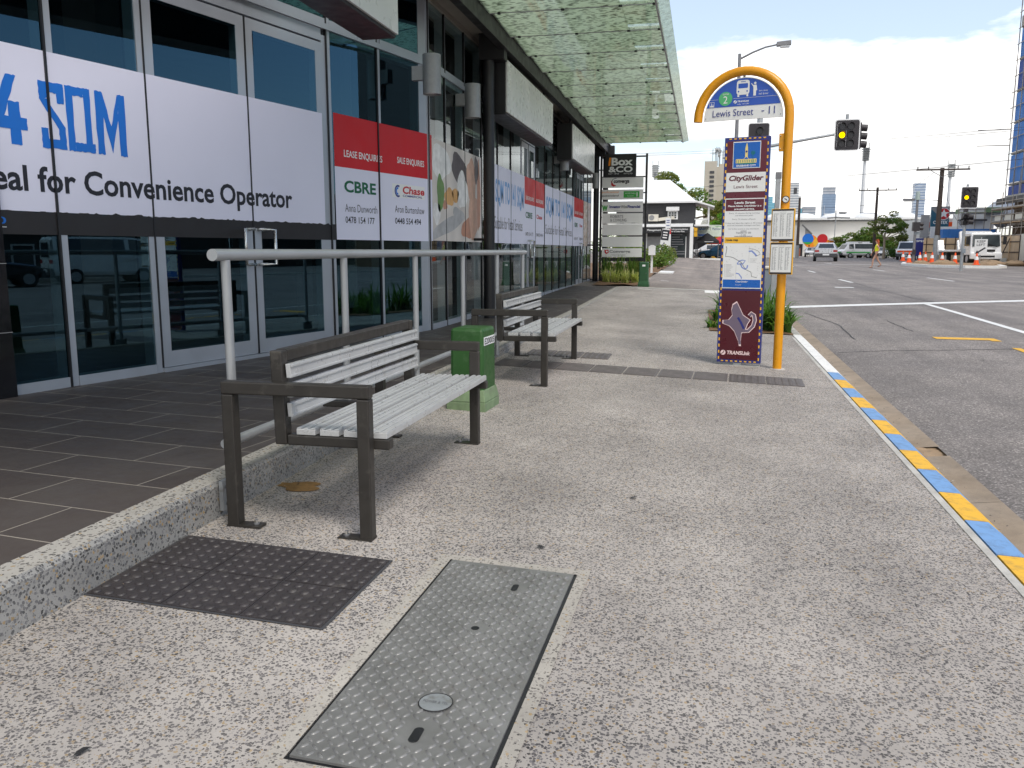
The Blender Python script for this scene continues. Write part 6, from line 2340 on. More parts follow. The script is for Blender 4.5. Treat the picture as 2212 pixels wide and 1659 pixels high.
# ------------------------------------------------------------------ people
def skinned(name, nodes, edges, m, parent, sub=2, root=0):
    me = bpy.data.meshes.new(name)
    me.from_pydata([V(n[:3]) for n in nodes], edges, [])
    o = bpy.data.objects.new(name, me)
    COL.objects.link(o)
    sk = o.modifiers.new('s', 'SKIN')
    sk.use_smooth_shade = True
    for i, n in enumerate(nodes):
        me.skin_vertices[0].data[i].radius = (n[3], n[4] if len(n) > 4 else n[3])
        me.skin_vertices[0].data[i].use_root = (i == root)
    ss = o.modifiers.new('d', 'SUBSURF')
    ss.levels = ss.render_levels = sub
    dg = bpy.context.evaluated_depsgraph_get()
    dg.update()
    me2 = bpy.data.meshes.new_from_object(o.evaluated_get(dg))
    o.modifiers.clear()
    o.data = me2
    me2.name = name
    me2.materials.clear()
    me2.materials.append(m)
    o.parent = parent
    return o
def person(p, rz, h, label, top, shorts, hair, longhair, stride=.24, shoe=SANDAL, phase=1):
    """walking figure facing local -Y, about 1.68 m tall, scaled to h"""
    t_ = thing('person', label, 'person', p, rz)
    t_.scale = (h / 1.68,) * 3
    nd, ed = [], []
    def nv(x, y, z, r, r2=None, link=None):
        nd.append((x, y, z, r, r2 or r))
        if link is not None:
            ed.append((link, len(nd) - 1))
        return len(nd) - 1
    pel = nv(0, 0, .88, .135, .105)
    wa = nv(0, -.01, 1.03, .108, .085, pel)
    ch = nv(0, -.01, 1.22, .130, .10, wa)
    nk = nv(0, .0, 1.39, .055, .055, ch)
    hd0 = nv(0, -.012, 1.46, .052, .06, nk)
    hd1 = nv(0, -.02, 1.56, .078, .092, hd0)
    nv(0, -.015, 1.635, .062, .072, hd1)
    nv(0, -.105, 1.545, .013, .018, hd1)                 # nose
    for s in (-1, 1):
        st = stride * (1 if s * phase > 0 else -1)
        hip = nv(s * .085, 0, .84, .085, .09, pel)
        kn = nv(s * .085, -st * .62 - .05, .47, .055, .058, hip)
        an = nv(s * .08, -st * 1.05 + (.03 if st > 0 else .05), .085 + (0 if st > 0 else .10), .034, .036, kn)
        nv(s * .08, -st * 1.05 - .10, .03 + (0 if st > 0 else .02), .035, .022, an)
        sh = nv(s * .155, .0, 1.335, .052, .05, ch)
        el = nv(s * .20, st * .45, 1.08, .037, .037, sh)
        wr_ = nv(s * .20, st * .45 - .12, .86, .024, .024, el)
        pm = nv(s * .20, st * .45 - .15, .80, .030, .018, wr_)
        for k, dx in enumerate((-.020, -.007, .007, .020)):
            f1 = nv(s * .20 + dx * .4, st * .45 - .155 + dx, .765, .0085, .0085, pm)
            nv(s * .198 + dx * .4, st * .45 - .150 + dx, .715 + .008 * abs(k - 1.5), .0075, .0075, f1)
        nv(s * .175, st * .45 - .185, .77, .0095, .0095, pm)
    skinned('body', nd, ed, SKIN, t_)
    # clothing follows the torso
    skinned('top', [(0, 0, .90, .145, .118), (0, -.01, 1.03, .125, .102), (0, -.012, 1.20, .146, .118), (0, 0, 1.30, .13, .095), (-.12, 0, 1.345, .055, .06), (.12, 0, 1.345, .055, .06)], [(0, 1), (1, 2), (2, 3), (3, 4), (3, 5)], top, t_)
    skinned('shorts', [(0, 0, .91, .150, .122), (-.085, -.02 * stride, .80, .10, .105), (.085, .02 * stride, .80, .10, .105), (-.085, (stride if phase > 0 else -stride) * .18, .72, .092, .10), (.085, (-stride if phase > 0 else stride) * .18, .72, .092, .10)],
            [(0, 1), (0, 2), (1, 3), (2, 4)], shorts, t_)
    hr = [(0, .015, 1.585, .088, .095), (0, .0, 1.64, .07, .08), (0, .06, 1.50, .075, .05)]
    he = [(0, 1), (0, 2)]
    if longhair:
        hr += [(0, .085, 1.38, .08, .045), (0, .095, 1.26, .05, .03)]
        he += [(2, 3), (3, 4)]
    skinned('hair', hr, he, hair, t_)
    for s in (-1, 1):
        st = stride * (1 if s * phase > 0 else -1)
        b = MB()
        y = -st * 1.05
        z = 0 if st > 0 else .06
        b.hexa([(s * .08 - .045, y - .15, z), (s * .08 + .045, y - .15, z), (s * .08 + .04, y + .08, z + (0 if st > 0 else .10)), (s * .08 - .04, y + .08, z + (0 if st > 0 else .10)),
                (s * .08 - .045, y - .15, z + .025), (s * .08 + .045, y - .15, z + .025), (s * .08 + .04, y + .08, z + .03 + (0 if st > 0 else .10)), (s * .08 - .04, y + .08, z + .03 + (0 if st > 0 else .10))], shoe)
        b.build('shoe', t_, bevel=.008)
    return t_
wp = onroad(1894, 55)
person(wp, R(-90), 1.70, 'red haired pedestrian in a yellow singlet and black shorts walking left across the road', TOPY, CLOTHK, HAIR, True)
person(onroad(1747, 136), R(200), 1.74, 'small distant pedestrian in dark clothes near the shed doorway', CLOTHK, CLOTHK, HAIRK, False, .15)

# ------------------------------------------------------------------ traffic island, cones, keep left sign
b = MB()
isl = [(13.2, 62.5), (13.8, 58.0), (15.5, 56.2), (17.3, 56.0), (18.2, 57.5), (20.0, 66.0), (20.0, 70.0), (14.5, 68.0)]
b.prism([(x, y, zr(x, y) - .05) for x, y in isl], (0, 0, .20), WHITEK)
structure(b, 'traffic_island', 'low white kerbed traffic island at the right')
b = MB()
b.poly([(16.2 + (x - 16.2) * .9, 62.5 + (y - 62.5) * .9, zr(x, y) + .155) for x, y in isl], DIRT)
structure(b, 'island_dirt', 'sandy dirt on the traffic island')
def cone(p, h, label):
    t_ = thing('traffic_cone', label, 'traffic cone', p, 0, 'orange traffic cones on the island')
    b = MB()
    b.tube([(0, 0, .04), (0, 0, h)], [.16, .035], ORANGE, 16)
    b.build('body', t_)
    b = MB()
    b.tube([(0, 0, h * .42), (0, 0, h * .72)], [.125, .083], INKW, 16, caps=False)
    b.build('reflective_band', t_)
    b = MB()
    b.box(-.19, .19, -.19, .19, 0, .04, ORANGE)
    b.build('base', t_, bevel=.008)
for px, y, l in ((1951.5, 72, 'small orange cone in front of the minibus, leftmost of the cones'), (1965, 66, 'orange cone left of the slim grey signal pole'), (1988, 66, 'orange cone just right of the slim grey signal pole'), (2000, 72, 'small orange cone under the tray of the truck, third from the left'),
                 (2014.5, 66, 'orange cone in front of the big timber pole'), (2036.5, 64, 'orange cone in front of the truck rear wheels'), (2064.5, 63, 'orange cone just left of the island signal pole'), (2111, 59, 'orange cone under the KEEP LEFT sign')):
    p = at(px, 541, y)
    onis = 13.4 < p.x < 20
    cone(V((p.x, y, zr(p.x, y) + (.155 if onis else 0))), .74, l)
kp = at(2118, 541, 60)
kl = thing('keep_left_sign', 'white KEEP LEFT sign with black arrow in front of the truck', 'sign', (kp.x, 60, zr(kp.x, 60) + .15), R(-14))
b = MB()
b.cyl((0, .03, -.1), (0, .03, 1.75), .03, GALV, 8)
b.build('post', kl)
b = MB()
b.box(-.36, .36, -.02, 0, .62, 1.62, WHITES)
o = b.build('plate', kl, bevel=.004)
b = MB()
b.text('KEEP', INKK, (-.24, -.024, 1.40), XA, ZA, w=.48, h=.15, bold=.01)
b.text('LEFT', INKK, (-.24, -.024, 1.19), XA, ZA, w=.48, h=.15, bold=.01)
b.stroke([(.26, -.024, 1.08), (-.16, -.024, .78)], .09, INKK, (0, -1, 0))
b.poly([(-.30, -.025, .69), (-.06, -.025, .72), (-.20, -.025, .92)], INKK)
b.build('lettering', o)
for i, (x, y, s_) in enumerate([(15.7, 62, .8), (18.6, 62, .9), (17.9, 60.2, .6), (14.8, 64, .5), (20.5, 63.5, .8)]):
    b = MB()
    q = random.Random(i)
    b.ball((0, 0, 0), (s_, s_ * .8, .24 * s_ + .06), DIRT, 14, 8)
    b.v = [V((v.x * q.uniform(.85, 1.15), v.y * q.uniform(.85, 1.15), v.z * q.uniform(.6, 1.2))) for v in b.v]
    o = b.build('dirt_heap')
    o.location = (x, y, zr(x, y) + .15)
    tag(o, ['low sandy heap around the foot of the island signal pole', 'sandy heap right of the KEEP LEFT sign', 'small sandy heap under the KEEP LEFT sign', 'small sandy heap at the left of the island', 'sandy heap at the foot of the plywood hoarding'][i], 'dirt heap', 'sandy heaps on the island')

# ------------------------------------------------------------------ building site on the right
st_ = thing('scaffolded_building', 'unfinished building wrapped in scaffold behind plywood hoarding', 'building', (23, 66, -.2))
SO = M.Translation(-st_.location)
def sb():
    b_ = MB()
    b_.T = SO.copy()
    return b_
XF = 22.6
b = sb()
b.box(XF + 1.6, 40, 45, 76, -.5, 5.2, concrete('raw_blockwork', (.17, .115, .075), 1.2, .6))
b.box(XF + 1.3, 40, 45, 76.3, 3.25, 3.55, LIGHTC)
b.box(XF + 1.0, 40, 45, 76.3, 5.2, 5.65, LIGHTC)
b.build('wall', st_)
b = sb()
q = random.Random(8)
for (y0, y1, z0, z1) in ((66, 69.8, 1.9, 3.0), (70.2, 71.8, 1.95, 3.1), (72.2, 73.4, 3.6, 4.2), (58, 65, 2.0, 3.0), (60, 63, 3.6, 4.7)):
    b.box(XF + 1.45, XF + 1.55, y0, y1, z0, z1, NETB2)
for (y0, y1, z0, z1) in ((65.5, 68, 3.65, 4.9), (68.4, 71, 3.65, 4.3), (50, 57, 2, 3.1)):
    b.box(XF + 1.50, XF + 1.58, y0, y1, z0, z1, BLACK)
b.build('opening', st_)
b = sb()
for i in range(13):
    y = 76 - i * 2.3
    for x in (XF, XF + 1.1):
        b.cyl((x, y, -.3), (x, y, 5.4 + q.uniform(.2, 1.6) * (i % 2)), .035, SCAF, 6)
    b.cyl((XF, y, 4.0), (XF + 1.1, y, 4.0), .03, SCAF, 5)
for z in (2.45, 3.0, 3.55, 4.05, 4.55, 5.05):
    b.cyl((XF, 44, z), (XF, 76.2, z), .035, SCAF, 6)
for i in range(7):
    b.cyl((XF - .02, 75 - i * 4.6, 2.45), (XF - .02, 72.7 - i * 4.6, 4.5), .03, SCAF, 5)
b.build('scaffold_tube', st_)
b = sb()
for z in (2.40, 3.48, 4.55):
    b.box(XF + .05, XF + 1.05, 44, 76.2, z - .06, z, PLY)
    b.box(XF + .02, XF + .05, 44, 76.2, z, z + .09, SCAF)
for i in range(9):
    y = 75.4 - i * 2.3
    b.box(XF + .055, XF + .075, y - 1.9, y, 3.62, 4.0 + q.uniform(-.05, .1), CREAM)
    b.box(XF + .055, XF + .075, y - 2.1, y, 4.85, 5.35, concrete('stained_board_%d' % i, (.16, .15, .14), 2, .5))
b.build('deck', st_)
b = sb()
for (x, y, h_) in ((23.8, 75.5, 7.6), (24.3, 75.5, 7.7), (23.5, 71, 7.9), (23.8, 69.2, 7.5), (23.7, 68.6, 7.2), (24, 73, 6.3)):
    b.cyl((x, y, 5), (x, y, h_), .03, STEELD, 5)
b.build('reinforcing_bar', st_)
# plywood hoarding
hf = thing('plywood_hoarding', 'tan plywood site hoarding with timber rails along the building site', 'hoarding', (21.8, 66, -.1))
b = MB()
for i in range(16):
    y0 = 11 - i * 2.1
    b.box(.0 + .01 * (i % 2), .04 + .01 * (i % 2), y0 - 2.08, y0, -.35, 2.42 + .04 * (i % 3), PLY)
b.build('sheet', hf)
b = MB()
for i in range(17):
    y0 = 11 - i * 2.1
    b.box(-.08, -.002, y0 - .04, y0 + .04, -.3, 2.5, TIMBER if i % 3 == 2 else PLY)
for z in (.45, 1.25, 2.0):
    b.box(-.06, -.003, -23, 11, z, z + .06, TIMBER)
for i in range(4):
    b.bar((-1.2, 7 - i * 5, -.3), (-.05, 7.6 - i * 5, 2.3), .06, .06, TIMBER)
b.build('rail', hf)
b = MB()
b.box(-.12, -.085, -3.2, .2, .45, 2.55, CREAM)
b.box(-.12, -.085, 2.8, 4.6, .15, .85, CREAM)
b.build('notice', hf)
p0, p1 = at(2020, 541, 80), at(2062, 541, 78)
b = MB()
b.box(p0.x - 1.2, p1.x + .8, 79, 79.06, -.2, 2.35, PLY)
for i in range(6):
    x = p0.x - 1 + i * .75
    b.box(x, x + .06, 78.94, 78.998, -.2, 2.4, TIMBER)
for z in (.4, 1.1, 1.8):
    b.box(p0.x - 1.2, p1.x + .8, 78.95, 78.997, z, z + .06, TIMBER)
tag(b.build('plywood_hoarding'), 'tan plywood hoarding behind the tray of the truck', 'hoarding')
# white sheeted end of the site with blue container below
we = thing('sheeted_scaffold', 'white sheeted scaffold bay left of the building site, over a blue container', 'scaffold', (at(2090, 541, 80).x, 80, 0))
xr_ = lambda px: at(px, 541, 80).x - we.location.x
zr_ = lambda py: at(2090, py, 80).z
b = MB()
for (za, zb_) in ((493, 478), (473, 462), (458, 450)):
    b.box(xr_(2066), xr_(2119), 0, .04, zr_(za), zr_(zb_), WHITES)
b.build('sheet', we)
b = MB()
for px in (2063, 2080, 2100, 2120):
    b.cyl((xr_(px), -.1, -.3), (xr_(px), -.1, zr_(446)), .035, SCAF, 6)
for py in (452, 460, 476, 497):
    b.cyl((xr_(2062), -.1, zr_(py)), (xr_(2124), -.1, zr_(py)), .03, SCAF, 6)
b.box(xr_(2064), xr_(2122), -.6, -.15, zr_(478), zr_(474), DGREY)
b.build('scaffold_tube', we)
bc = thing('site_container', 'blue site container at the foot of the sheeted scaffold', 'container', (at(2092, 541, 79.3).x, 79.4, zr_(523)))
b = MB()
b.box(-2.1, 2.1, 0, 2.2, 0, zr_(495) - zr_(523), NETB)
b.build('body', bc, bevel=.02)
b = MB()
for i in range(14):
    b.box(-2.05 + i * .3, -1.93 + i * .3, -.03, -.001, .1, zr_(497) - zr_(523), NETB)
b.build('rib', bc)
b = MB()
b.box(at(2085, 541, 82).x, at(2160, 541, 82).x, 82, 86, at(2100, 459, 82).z, at(2100, 448, 82).z, GREENC)
b.box(at(2080, 541, 82).x, at(2150, 541, 82).x, 83, 86, -.2, at(2100, 459.5, 82).z, SHEDW)
tag(b.build('concrete_slab_block'), 'grey green slab and white block behind the scaffold', 'building')
# blue netted tower
tw = thing('netted_tower', 'tall tower under construction wrapped in blue debris netting', 'building', (at(2163, 541, 100).x, 100, 0))
b = MB()
b.box(1.0, 26, -40, -.2, 0, 46, DGREY)
b.build('core', tw)
b = MB()
for k in range(14):
    z = 5 + k * 3.15
    b.box(.10, .20, -40, -.1, z + .15, z + 2.95, NETB if k % 4 else NETB2)
b.build('netting', tw)
b = MB()
for k in range(14):
    z = 5 + k * 3.15
    b.box(.1, .99, -40, .0, z - .12, z + .10, FASCIA)
    if k in (6, 9):
        b.box(.02, .09, -40, .05, z, z + 1.1, SCAF)
b.build('floor_slab', tw)
b = MB()
q = random.Random(4)
for i in range(7):
    b.cyl((-.1, -i * 2.2, 2), (-.1, -i * 2.2, 47), .05, SCAF, 6)
for k in range(28):
    z = 5 + k * 1.57
    b.cyl((-.1, q.uniform(.2, .9), z), (-.1, -20, z), .045, SCAF, 5)
for z in (14.2, 15.8):
    b.cyl((-3.2, .2, z - 2), (0, .2, z - 2), .045, SCAF, 5)
b.build('scaffold_tube', tw)
b = MB()
b.ball((at(2196, 541, 80).x, 84, at(2196, 446, 84).z - .6), (1.6, 1.4, 1.2), WHITES, 14, 9)
q = random.Random(9)
b.v = [V((v.x * q.uniform(.998, 1.002) + q.uniform(-.15, .15), v.y, v.z + q.uniform(-.12, .12))) for v in b.v]
tag(b.build('tarpaulin_bundle'), 'crumpled white tarpaulin on top of the scaffold', 'tarpaulin')

# ------------------------------------------------------------------ fuel sign, shops and white shed
fs_ = thing('fuel_sign', 'blue and white fuel sign with a red star disc behind the big timber pole', 'sign', (at(2026, 541, 96).x, 96, .1))
xf = lambda px: at(px, 541, 96).x - fs_.location.x + (px - 2026) * .0
zf = lambda py: at(2026, py, 96).z - .1
lean = .085 * 0
b = MB()
b.box(xf(2006), xf(2045), 0, .4, zf(500), zf(446), mat('fuel_sign_teal', (.012, .10, .16), .4))
b.build('panel', fs_, bevel=.02)
b = MB()
xa, xb = xf(2006), xf(2045)
y_ = -.006
b.poly([(xa, y_, zf(446)), (xb, y_, zf(446)), (xb, y_, zf(475)), (xa + (xb - xa) * .55, y_, zf(470)), (xa, y_, zf(453))], MIDGREY)
cxx, czz = xa + (xb - xa) * .68, zf(462)
b.disc((cxx, y_ - .004, czz), .62, XA, ZA, INKW, 24)
b.disc((cxx, y_ - .007, czz), .56, XA, ZA, INKR, 24)
star = []
for i in range(10):
    r_ = .50 if i % 2 == 0 else .21
    a = R(90 + 36 * i)
    star.append((cxx + r_ * math.cos(a), y_ - .010, czz + r_ * math.sin(a)))
b.poly(star, INKW)
b.text('CALTEX', INKW, (xa + .22, y_ - .002, zf(484)), XA, ZA, w=(xb - xa) * .8, h=.34, bold=.03)
b.poly([(xa + .6, y_, zf(500)), (xb, y_, zf(500)), (xb, y_, zf(496)), (xa + 1.2, y_, zf(497))], INKR)
b.build('lettering', fs_)
b = MB()
for x in (xa + .3, xb - .3):
    b.box(x - .08, x + .08, .1, .3, -.3, zf(500), GALV)
b.build('post', fs_)
sv = thing('service_station', 'white service station with a red fascia band behind the fuel sign', 'building', (at(2030, 541, 108).x, 108, .1))
xs_ = lambda px: at(px, 541, 108).x - sv.location.x
zs_ = lambda py: at(2030, py, 108).z - .1
b = MB()
b.box(xs_(1990), xs_(2070), 0, 12, -.3, zs_(472), SHEDW)
b.box(xs_(1992), xs_(2060), -3, 0, zs_(511), zs_(503), LIGHTC)
b.build('wall', sv)
b = MB()
b.box(xs_(1997), xs_(2052), -.3, -.01, zs_(492), zs_(480), ORANGE)
b.build('fascia', sv)
b = MB()
b.box(xs_(2000), xs_(2056), -.06, -.004, zs_(540), zs_(518), CREAM)
b.box(xs_(2036), xs_(2048), -.06, -.004, zs_(503), zs_(493), DGREY)
b.build('opening', sv)
p = at(2040, 541, 84)
sb_ = thing('shop_board', 'white shop board with a dark number beside the blue container', 'sign', (p.x, 84, at(2040, 515, 84).z))
b = MB()
b.box(-1.3, 1.2, 0, .1, 0, 1.05, SWHITE)
o = b.build('board', sb_)
b = MB()
b.text('12', INKK, (-.2, -.006, .22), XA, ZA, w=.75, h=.62, bold=.01)
b.text('B', INKK, (.9, -.006, .65), XA, ZA, w=.16, h=.25)
b.build('lettering', o)
b = MB()
for x in (-1.2, 1.1):
    b.box(x - .05, x + .05, .101, .2, -2.0 - .3, .9, STEELD)
b.build('post', sb_)
p = onroad(1995, 82)
ab = thing('blue_notice_board', 'navy advertising board on a stand behind the minibus', 'sign', p)
b = MB()
b.box(-.8, .8, 0, .06, .5, 2.05, SNAVY)
o = b.build('board', ab)
b = MB()
b.text('SPECIAL', INKW, (-.65, -.006, 1.72), XA, ZA, w=1.3, h=.18, bold=.02)
b.text('17', INKW, (.0, -.006, .8), XA, ZA, w=.5, h=.5)
b.build('lettering', o)
b = MB()
b.box(-.7, -.64, .061, .12, 0, 1.9, STEELD)
b.box(.64, .7, .061, .12, 0, 1.9, STEELD)
b.box(-.35, .35, .15, .35, 2.1, 4.1, MIDGREY)
b.box(-.06, .06, .2, .3, 0, 2.1, STEELD)
b.build('post', ab)
SY = 160.
sh = thing('white_shed', 'long white clad shed with a mural of coloured discs by its doorway', 'building', (at(1830, 541, SY).x, SY, -.2))
xh = lambda px: at(px, 541, SY).x - sh.location.x
zh = lambda py: at(1830, py, SY).z + .2
b = MB()
b.box(xh(1560), xh(2030), 0, 40, -.6, zh(475), SHEDW)
b.build('wall', sh)
b = MB()
b.box(xh(1560), xh(2032), -1.2, 40, zh(475), zh(471), ROOFW)
for i in range(40):
    x = xh(1562) + i * (xh(2028) - xh(1562)) / 40
    b.box(x, x + .12, -1.22, -1.201, zh(475) - .25, zh(475), MIDGREY)
b.box(xh(1560), xh(2030), -.5, -.01, zh(478.5), zh(476.5), MIDGREY)
b.build('roof', sh)
for px, w in ((1680, 22), (1740, 26), (1816, 32), (1880, 26), (1960, 26)):
    b = MB()
    b.ball((xh(px), 6, zh(471)), (w * SY / 1815 * 1.1, 5, 1.15), ROOFW, 20, 10)
    b.build('roof_vent', sh)
b = MB()
b.box(xh(1713), xh(1733), -.25, -.004, -.4, zh(527), BLACK)
b.box(xh(1722), xh(1728), -.6, -.26, -.4, zh(536), mat('rust_cloth', (.28, .09, .05), .7))
b.build('doorway', sh)
b = MB()
b.box(xh(1790), xh(1985), -4, -.01, zh(520), zh(515), SHEDW)
b.build('canopy', sh)
b = MB()
def md(px, py, r, m, d):
    b.disc((xh(px), -.02 - d, zh(py)), r * SY / 1815, XA, ZA, m, 28)
md(1750, 521, 13, INKO, .0)
md(1768, 524, 11, SYEL, .01)
md(1775, 516, 10, INKR, .02)
md(1744, 516, 10.8, INKB, .03)
b.disc((xh(1744), -.06, zh(516)), 10.8 * SY / 1815, XA, ZA, INKLG, 16, 215, 325)
b.disc((xh(1787), -.03, zh(513)), 14 * SY / 1815, XA, ZA, INKO, 16, 200, 340)
b.build('mural', sh)
b = MB()
b.stroke([(xh(1730), -.02, zh(485)), (xh(1752), -.02, zh(505))], .25, MIDGREY, (0, -1, 0))
b.poly([(xh(1737), -.02, zh(492)), (xh(1737), -.02, zh(512)), (xh(1752), -.02, zh(506))], MIDGREY)
b.build('stair_line', sh)
wbld = thing('white_block', 'plain white block building behind the totem and cabinet', 'building', (at(1670, 541, 120).x, 120, 0))
b = MB()
b.box(-6, 3.2, 0, 12, -.4, 4.6, SHEDW)
b.build('wall', wbld)
b = MB()
b.box(.2, 1.6, -.06, -.004, 2.6, 3.8, MIDGREY)
b.build('window', wbld)
b = MB()
b.box(.6, 1.5, -.06, -.004, -.2, 1.9, CARGL)
b.build('door', wbld)

# ------------------------------------------------------------------ trees
p = gz(1475, 108)
tree(p, 4.5, .35, [(-2.5, 0, 8.6, 3.0, 2.5, 1.9), (1.2, 0, 6.6, 2.8, 2.5, 1.7), (4.0, .5, 5.0, 2.3, 2.2, 1.5), (-.8, 0, 6.6, 3, 2.5, 1.6)], 5200, .20, L_OLIVE, L_MID, 'big olive tree rising behind the white roof of the charcoal house', 'trees beyond the house')
p = gz(1556, 104)
tree(p, 3.2, .25, [(0, 0, 5.8, 2.2, 2, 1.5), (-1.2, 0, 4.4, 1.8, 2, 1.4), (1.5, 0, 7.2, 1.6, 1.6, 1.2)], 2600, .18, L_OLIVE, L_MID, 'loose leafed tree between the house verandah and the totem', 'trees beyond the house')
p = gz(1554, 96)
tree(p, 1.8, .2, [(0, 0, 3.6, 1.6, 1.6, 1.3), (.6, 0, 4.6, 1.2, 1.2, .9)], 2600, .13, L_BRIGHT, L_MID, 'rounded bright green tree beside the house verandah', 'trees beyond the house')
p = gz(1909, 104)
p = V((p.x, 104, zr(p.x, 104)))
tree(p, 2.4, .14, [(-.9, 0, 3.6, 1.2, 1.2, .7), (.2, 0, 4.5, 1.3, 1.2, .9), (1.5, 0, 3.9, 1.1, 1.2, .9), (1.3, 0, 2.9, 1.3, 1.2, .8), (-.1, 0, 3.2, 1.2, 1.1, .6), (2.0, 0, 2.2, .8, .8, .6)], 3800, .13, L_OLIVE, L_MID, 'small street tree with pale trunk right of the red haired pedestrian', 'street trees by the parked cars', BARKP)
for i, (px, y, w, h_) in enumerate([(1818, 134, 2.0, 2.9), (1842, 134, 2.2, 3.0), (1868, 133, 2.1, 3.9), (1890, 132, 2.0, 3.5), (1916, 132, 1.8, 2.6)]):
    p = onroad(px, y)
    tree(p, 1.0, .12, [(-w * .45, 0, h_ * .6, w * .75, 1.2, h_ * .34), (w * .4, 0, h_ * .66, w * .75, 1.2, h_ * .36), (0, 0, h_ * .95, w * .65, 1.0, h_ * .27)], 1900, .17, L_MID, L_OLIVE,
         ['low bushy tree behind the small white hatchback', 'low bushy tree behind the green sided van', 'bushy tree, tallest of the row behind the parked vans', 'bushy tree directly behind the red haired pedestrian', 'low dark bush between the pedestrian and the street tree'][i], 'bushy trees in front of the white shed')
p = onroad(1932, 112)
bush(p.x, 112, 1.5, 1.2, L_DARK, 'dark hedge bush under the street tree', 700, .12)

# ------------------------------------------------------------------ far towers and light masts
ct = thing('concrete_tower', 'weathered concrete tower block with small dark windows and roof antennas', 'building', (at(1541, 541, 250).x, 250, 0))
zc2 = lambda py: at(1541, py, 250).z
k = 250 / 1838.
b = MB()
b.box(-24 * k, 1 * k, 0, 14, -1, zc2(348), CONCT)
b.box(1.02 * k, 45 * k, 1.5, 14, -1, zc2(359), CONCT)
b.box(6 * k, 40 * k, 3, 12, zc2(359), zc2(352), CONCT)
b.build('wall', ct)
b = MB()
for i in range(7):
    z = zc2(372 + i * 10)
    b.box(-13 * k, -4 * k, -.15, -.004, z - .35, z + .35, DGREY)
    b.box(12 * k, 26 * k, 1.35, 1.496, z - .2 + 4, z + .1 + 4, DGREY) if i == 0 else None
b.build('window', ct)
b = MB()
q = random.Random(6)
for i in range(9):
    x = q.uniform(-8 * k, 20 * k)
    h_ = q.uniform(2, 5.4)
    b.cyl((x, 5, zc2(355)), (x, 5, zc2(350) + h_), .10, MIDGREY, 6)
    if i % 2:
        b.tube([(x - .2, 4.8, zc2(350) + h_ * .8), (x + .25, 4.6, zc2(350) + h_ * .85)], [.75, .2], MIDGREY, 10)
    else:
        b.cyl((x - .9, 5, zc2(350) + h_ * .7), (x + .9, 5, zc2(350) + h_ * .7), .07, MIDGREY, 6)
b.build('antenna', ct)
def tower(px0, px1, top, y, m, label, extra=None, roof=None):
    a, c_ = at(px0, 541, y), at(px1, 541, y)
    t_ = thing('office_tower', label, 'skyscraper', ((a.x + c_.x) / 2, y, 0), 0, 'city towers on the skyline')
    w = (c_.x - a.x) / 2
    H_ = at(px0, top, y).z
    b = MB()
    b.box(-w, w, 0, w * 1.6, -5, H_, m)
    b.build('facade', t_)
    if extra:
        extra(t_, w, H_, y)
    return t_
SK_TEAL = stripemat('teal_tower_glass', (.13, .36, .46), (.20, .44, .55), 4., .5)
SK_BLUE = stripemat('blue_tower_glass', (.17, .24, .36), (.23, .31, .43), 4., .3)
SK_WHITE = stripemat('banded_tower', (.62, .62, .62), (.30, .33, .37), 4.2, .5)
SK_GREY = stripemat('grey_banded_tower', (.48, .49, .52), (.25, .28, .33), 4.5, .45)
SK_PALE = stripemat('pale_blue_banded_tower', (.46, .52, .60), (.22, .29, .42), 4.6, .5)
def teal_steps(t_, w, H_, y):
    b = MB()
    for i in range(4):
        b.box(w + .01 + i * 7, w + 7 + i * 7, 0, 30, -5, H_ - 10 - i * 16, SK_TEAL)
    b.build('stepped_wing', t_)
tower(1652, 1664, 425, 1500, SK_TEAL, 'teal glass tower with stepped side behind the totem', teal_steps)
def wh_top(t_, w, H_, y):
    b = MB()
    b.box(-w * .9, w * .75, 4, w, H_, H_ + 22, SK_WHITE)
    b.box(w * .1, w * .5, 3.5, 3.9, H_ + 4, H_ + 14, DGREY)
    b.cyl((-w * .4, 10, H_ + 20), (-w * .4, 10, H_ + 70), .6, MIDGREY, 6)
    b.build('roof_plant', t_)
    b = MB()
    b.box(w + .02, w + 10, 5, w, -5, H_ - 20, SK_TEAL)
    b.build('glass_wing', t_)
tower(1690, 1724, 424, 1500, SK_WHITE, 'white banded tower just right of the yellow pole', wh_top)
tower(1730, 1757, 447, 1450, SK_GREY, 'short grey banded tower right of the white banded tower')
def blue_top(t_, w, H_, y):
    b = MB()
    b.box(-w * .93, w * .93, 3, w * 1.5, H_, H_ + 12, SK_GREY)
    b.build('roof_plant', t_)
    b = MB()
    for i in range(4):
        b.box(-w * .7, w * .75, -.6, -.02, 60 - i * 11, 62 - i * 11, WHITE)
    b.box(-w * .72, -w * .68, -.6, -.02, 10, H_ - 18, WHITE)
    b.build('white_band', t_)
tower(1771, 1799, 420, 1500, SK_BLUE, 'dark blue glass tower standing alone above the white shed', blue_top)
def pale_foot(t_, w, H_, y):
    b = MB()
    b.box(-w, w * 2.0, -8, -.1, -5, H_ * .42, SK_GREY)
    b.build('podium', t_)
tower(1966, 1990, 396, 1600, SK_PALE, 'tall slim pale blue tower left of the fuel sign', pale_foot)
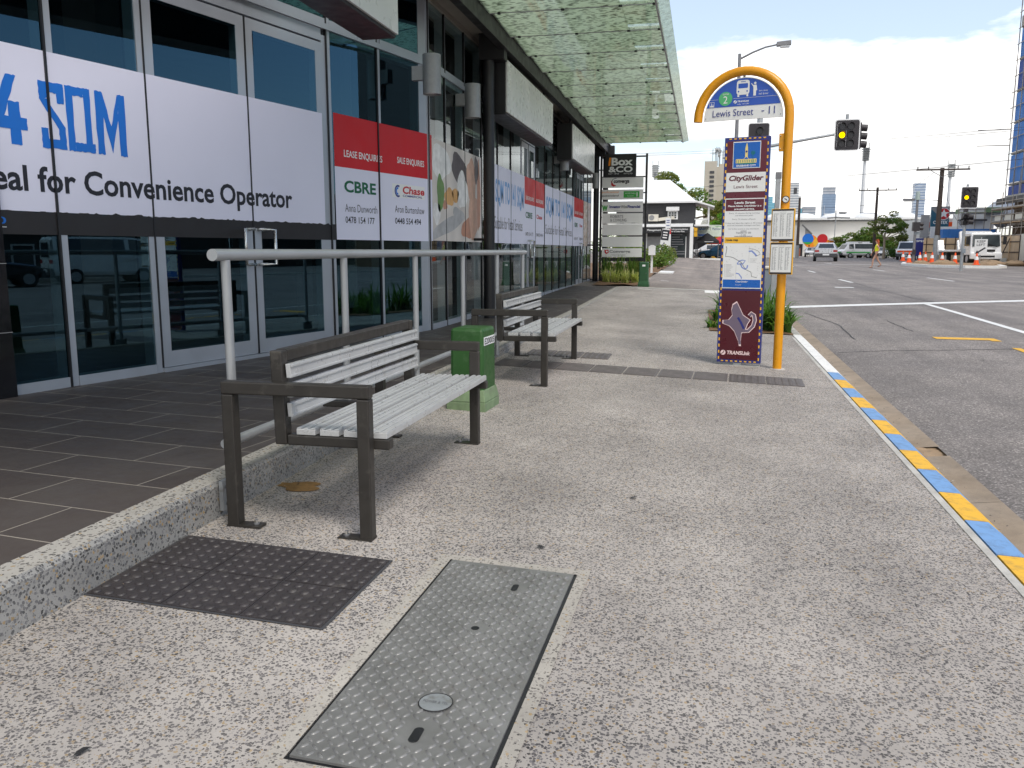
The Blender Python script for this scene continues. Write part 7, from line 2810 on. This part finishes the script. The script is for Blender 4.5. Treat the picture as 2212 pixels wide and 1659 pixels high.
def light_mast(px, y, top, label, r=.45):
    p = at(px, 541, y)
    t_ = thing('light_mast', label, 'floodlight mast', (p.x, y, 0), 0, 'stadium floodlight masts')
    H_ = at(px, top, y).z
    b = MB()
    b.tube([(0, 0, -1), (0, 0, H_ * .5), (0, 0, H_)], [r * 1.5, r * 1.1, r * .8], mat('mast_white_' + 'abc'[int(y) % 3], (.62, .63, .65), .5), 12)
    b.build('mast', t_)
    b = MB()
    hw = y * 9 / 1815
    for i in range(6):
        z = H_ - 1.6 + i * y * 4.2 / 1815
        b.box(-hw * (.55 + .05 * i) , hw * (.6 + .08 * i), -.6, -.4, z - .12, z + .12, MIDGREY)
        for k_ in range(6):
            x = -hw * .5 + k_ * hw * .22
            b.box(x - .22, x + .22, -.9, -.61, z - .05, z + .42, GALV)
    for x in (-hw * .5, hw * .6):
        b.bar((x, -.35, H_ - 1.8), (x * 1.15, -.35, H_ + y * 22 / 1815), .15, .15, MIDGREY)
    b.build('lamp_frame', t_)
light_mast(1856, 250, 334, 'tall white floodlight mast below the mast arm signal')
light_mast(2040, 300, 371, 'white floodlight mast behind the big timber pole', .55)
light_mast(1411, 300, 372, 'floodlight mast head showing above the white house roof', .55)
p = onroad(1801, 150)
ls = thing('yard_light', 'low double headed yard light in front of the white shed', 'street lamp', (at(1801, 541, 150).x, 150, 0))
H_ = at(1801, 470, 150).z
b = MB()
b.tube([(0, 0, -.3), (0, 0, H_)], .07, GALV, 8)
b.build('pole', ls)
b = MB()
b.bar((-.1, 0, H_), (-1.3, 0, H_ - .1), .5, .25, MIDGREY)
b.bar((.1, 0, H_), (2.2, 0, H_ - .1), .5, .25, MIDGREY)
b.box(-.08, .08, -.1, .1, H_, H_ + 1.2, MIDGREY)
b.build('lamp_head', ls)
p = at(2065, 541, 90)
ls = thing('street_lamp', 'small street lamp left of the island signal board', 'street lamp', (p.x, 90, .1))
H_ = at(2069, 441, 90).z - .1
b = MB()
b.tube([(.3, 0, -.3), (.3, 0, H_)], .08, GALV, 8)
b.build('pole', ls)
b = MB()
b.tube([(.3, 0, H_ - 1.0), (-.1, 0, H_ - .8)], .04, GALV, 6)
lamp_head(b, (-.1, 0, H_ - .8), (-1, 0, 0), .8, .3)
b.build('lamp_head', ls)
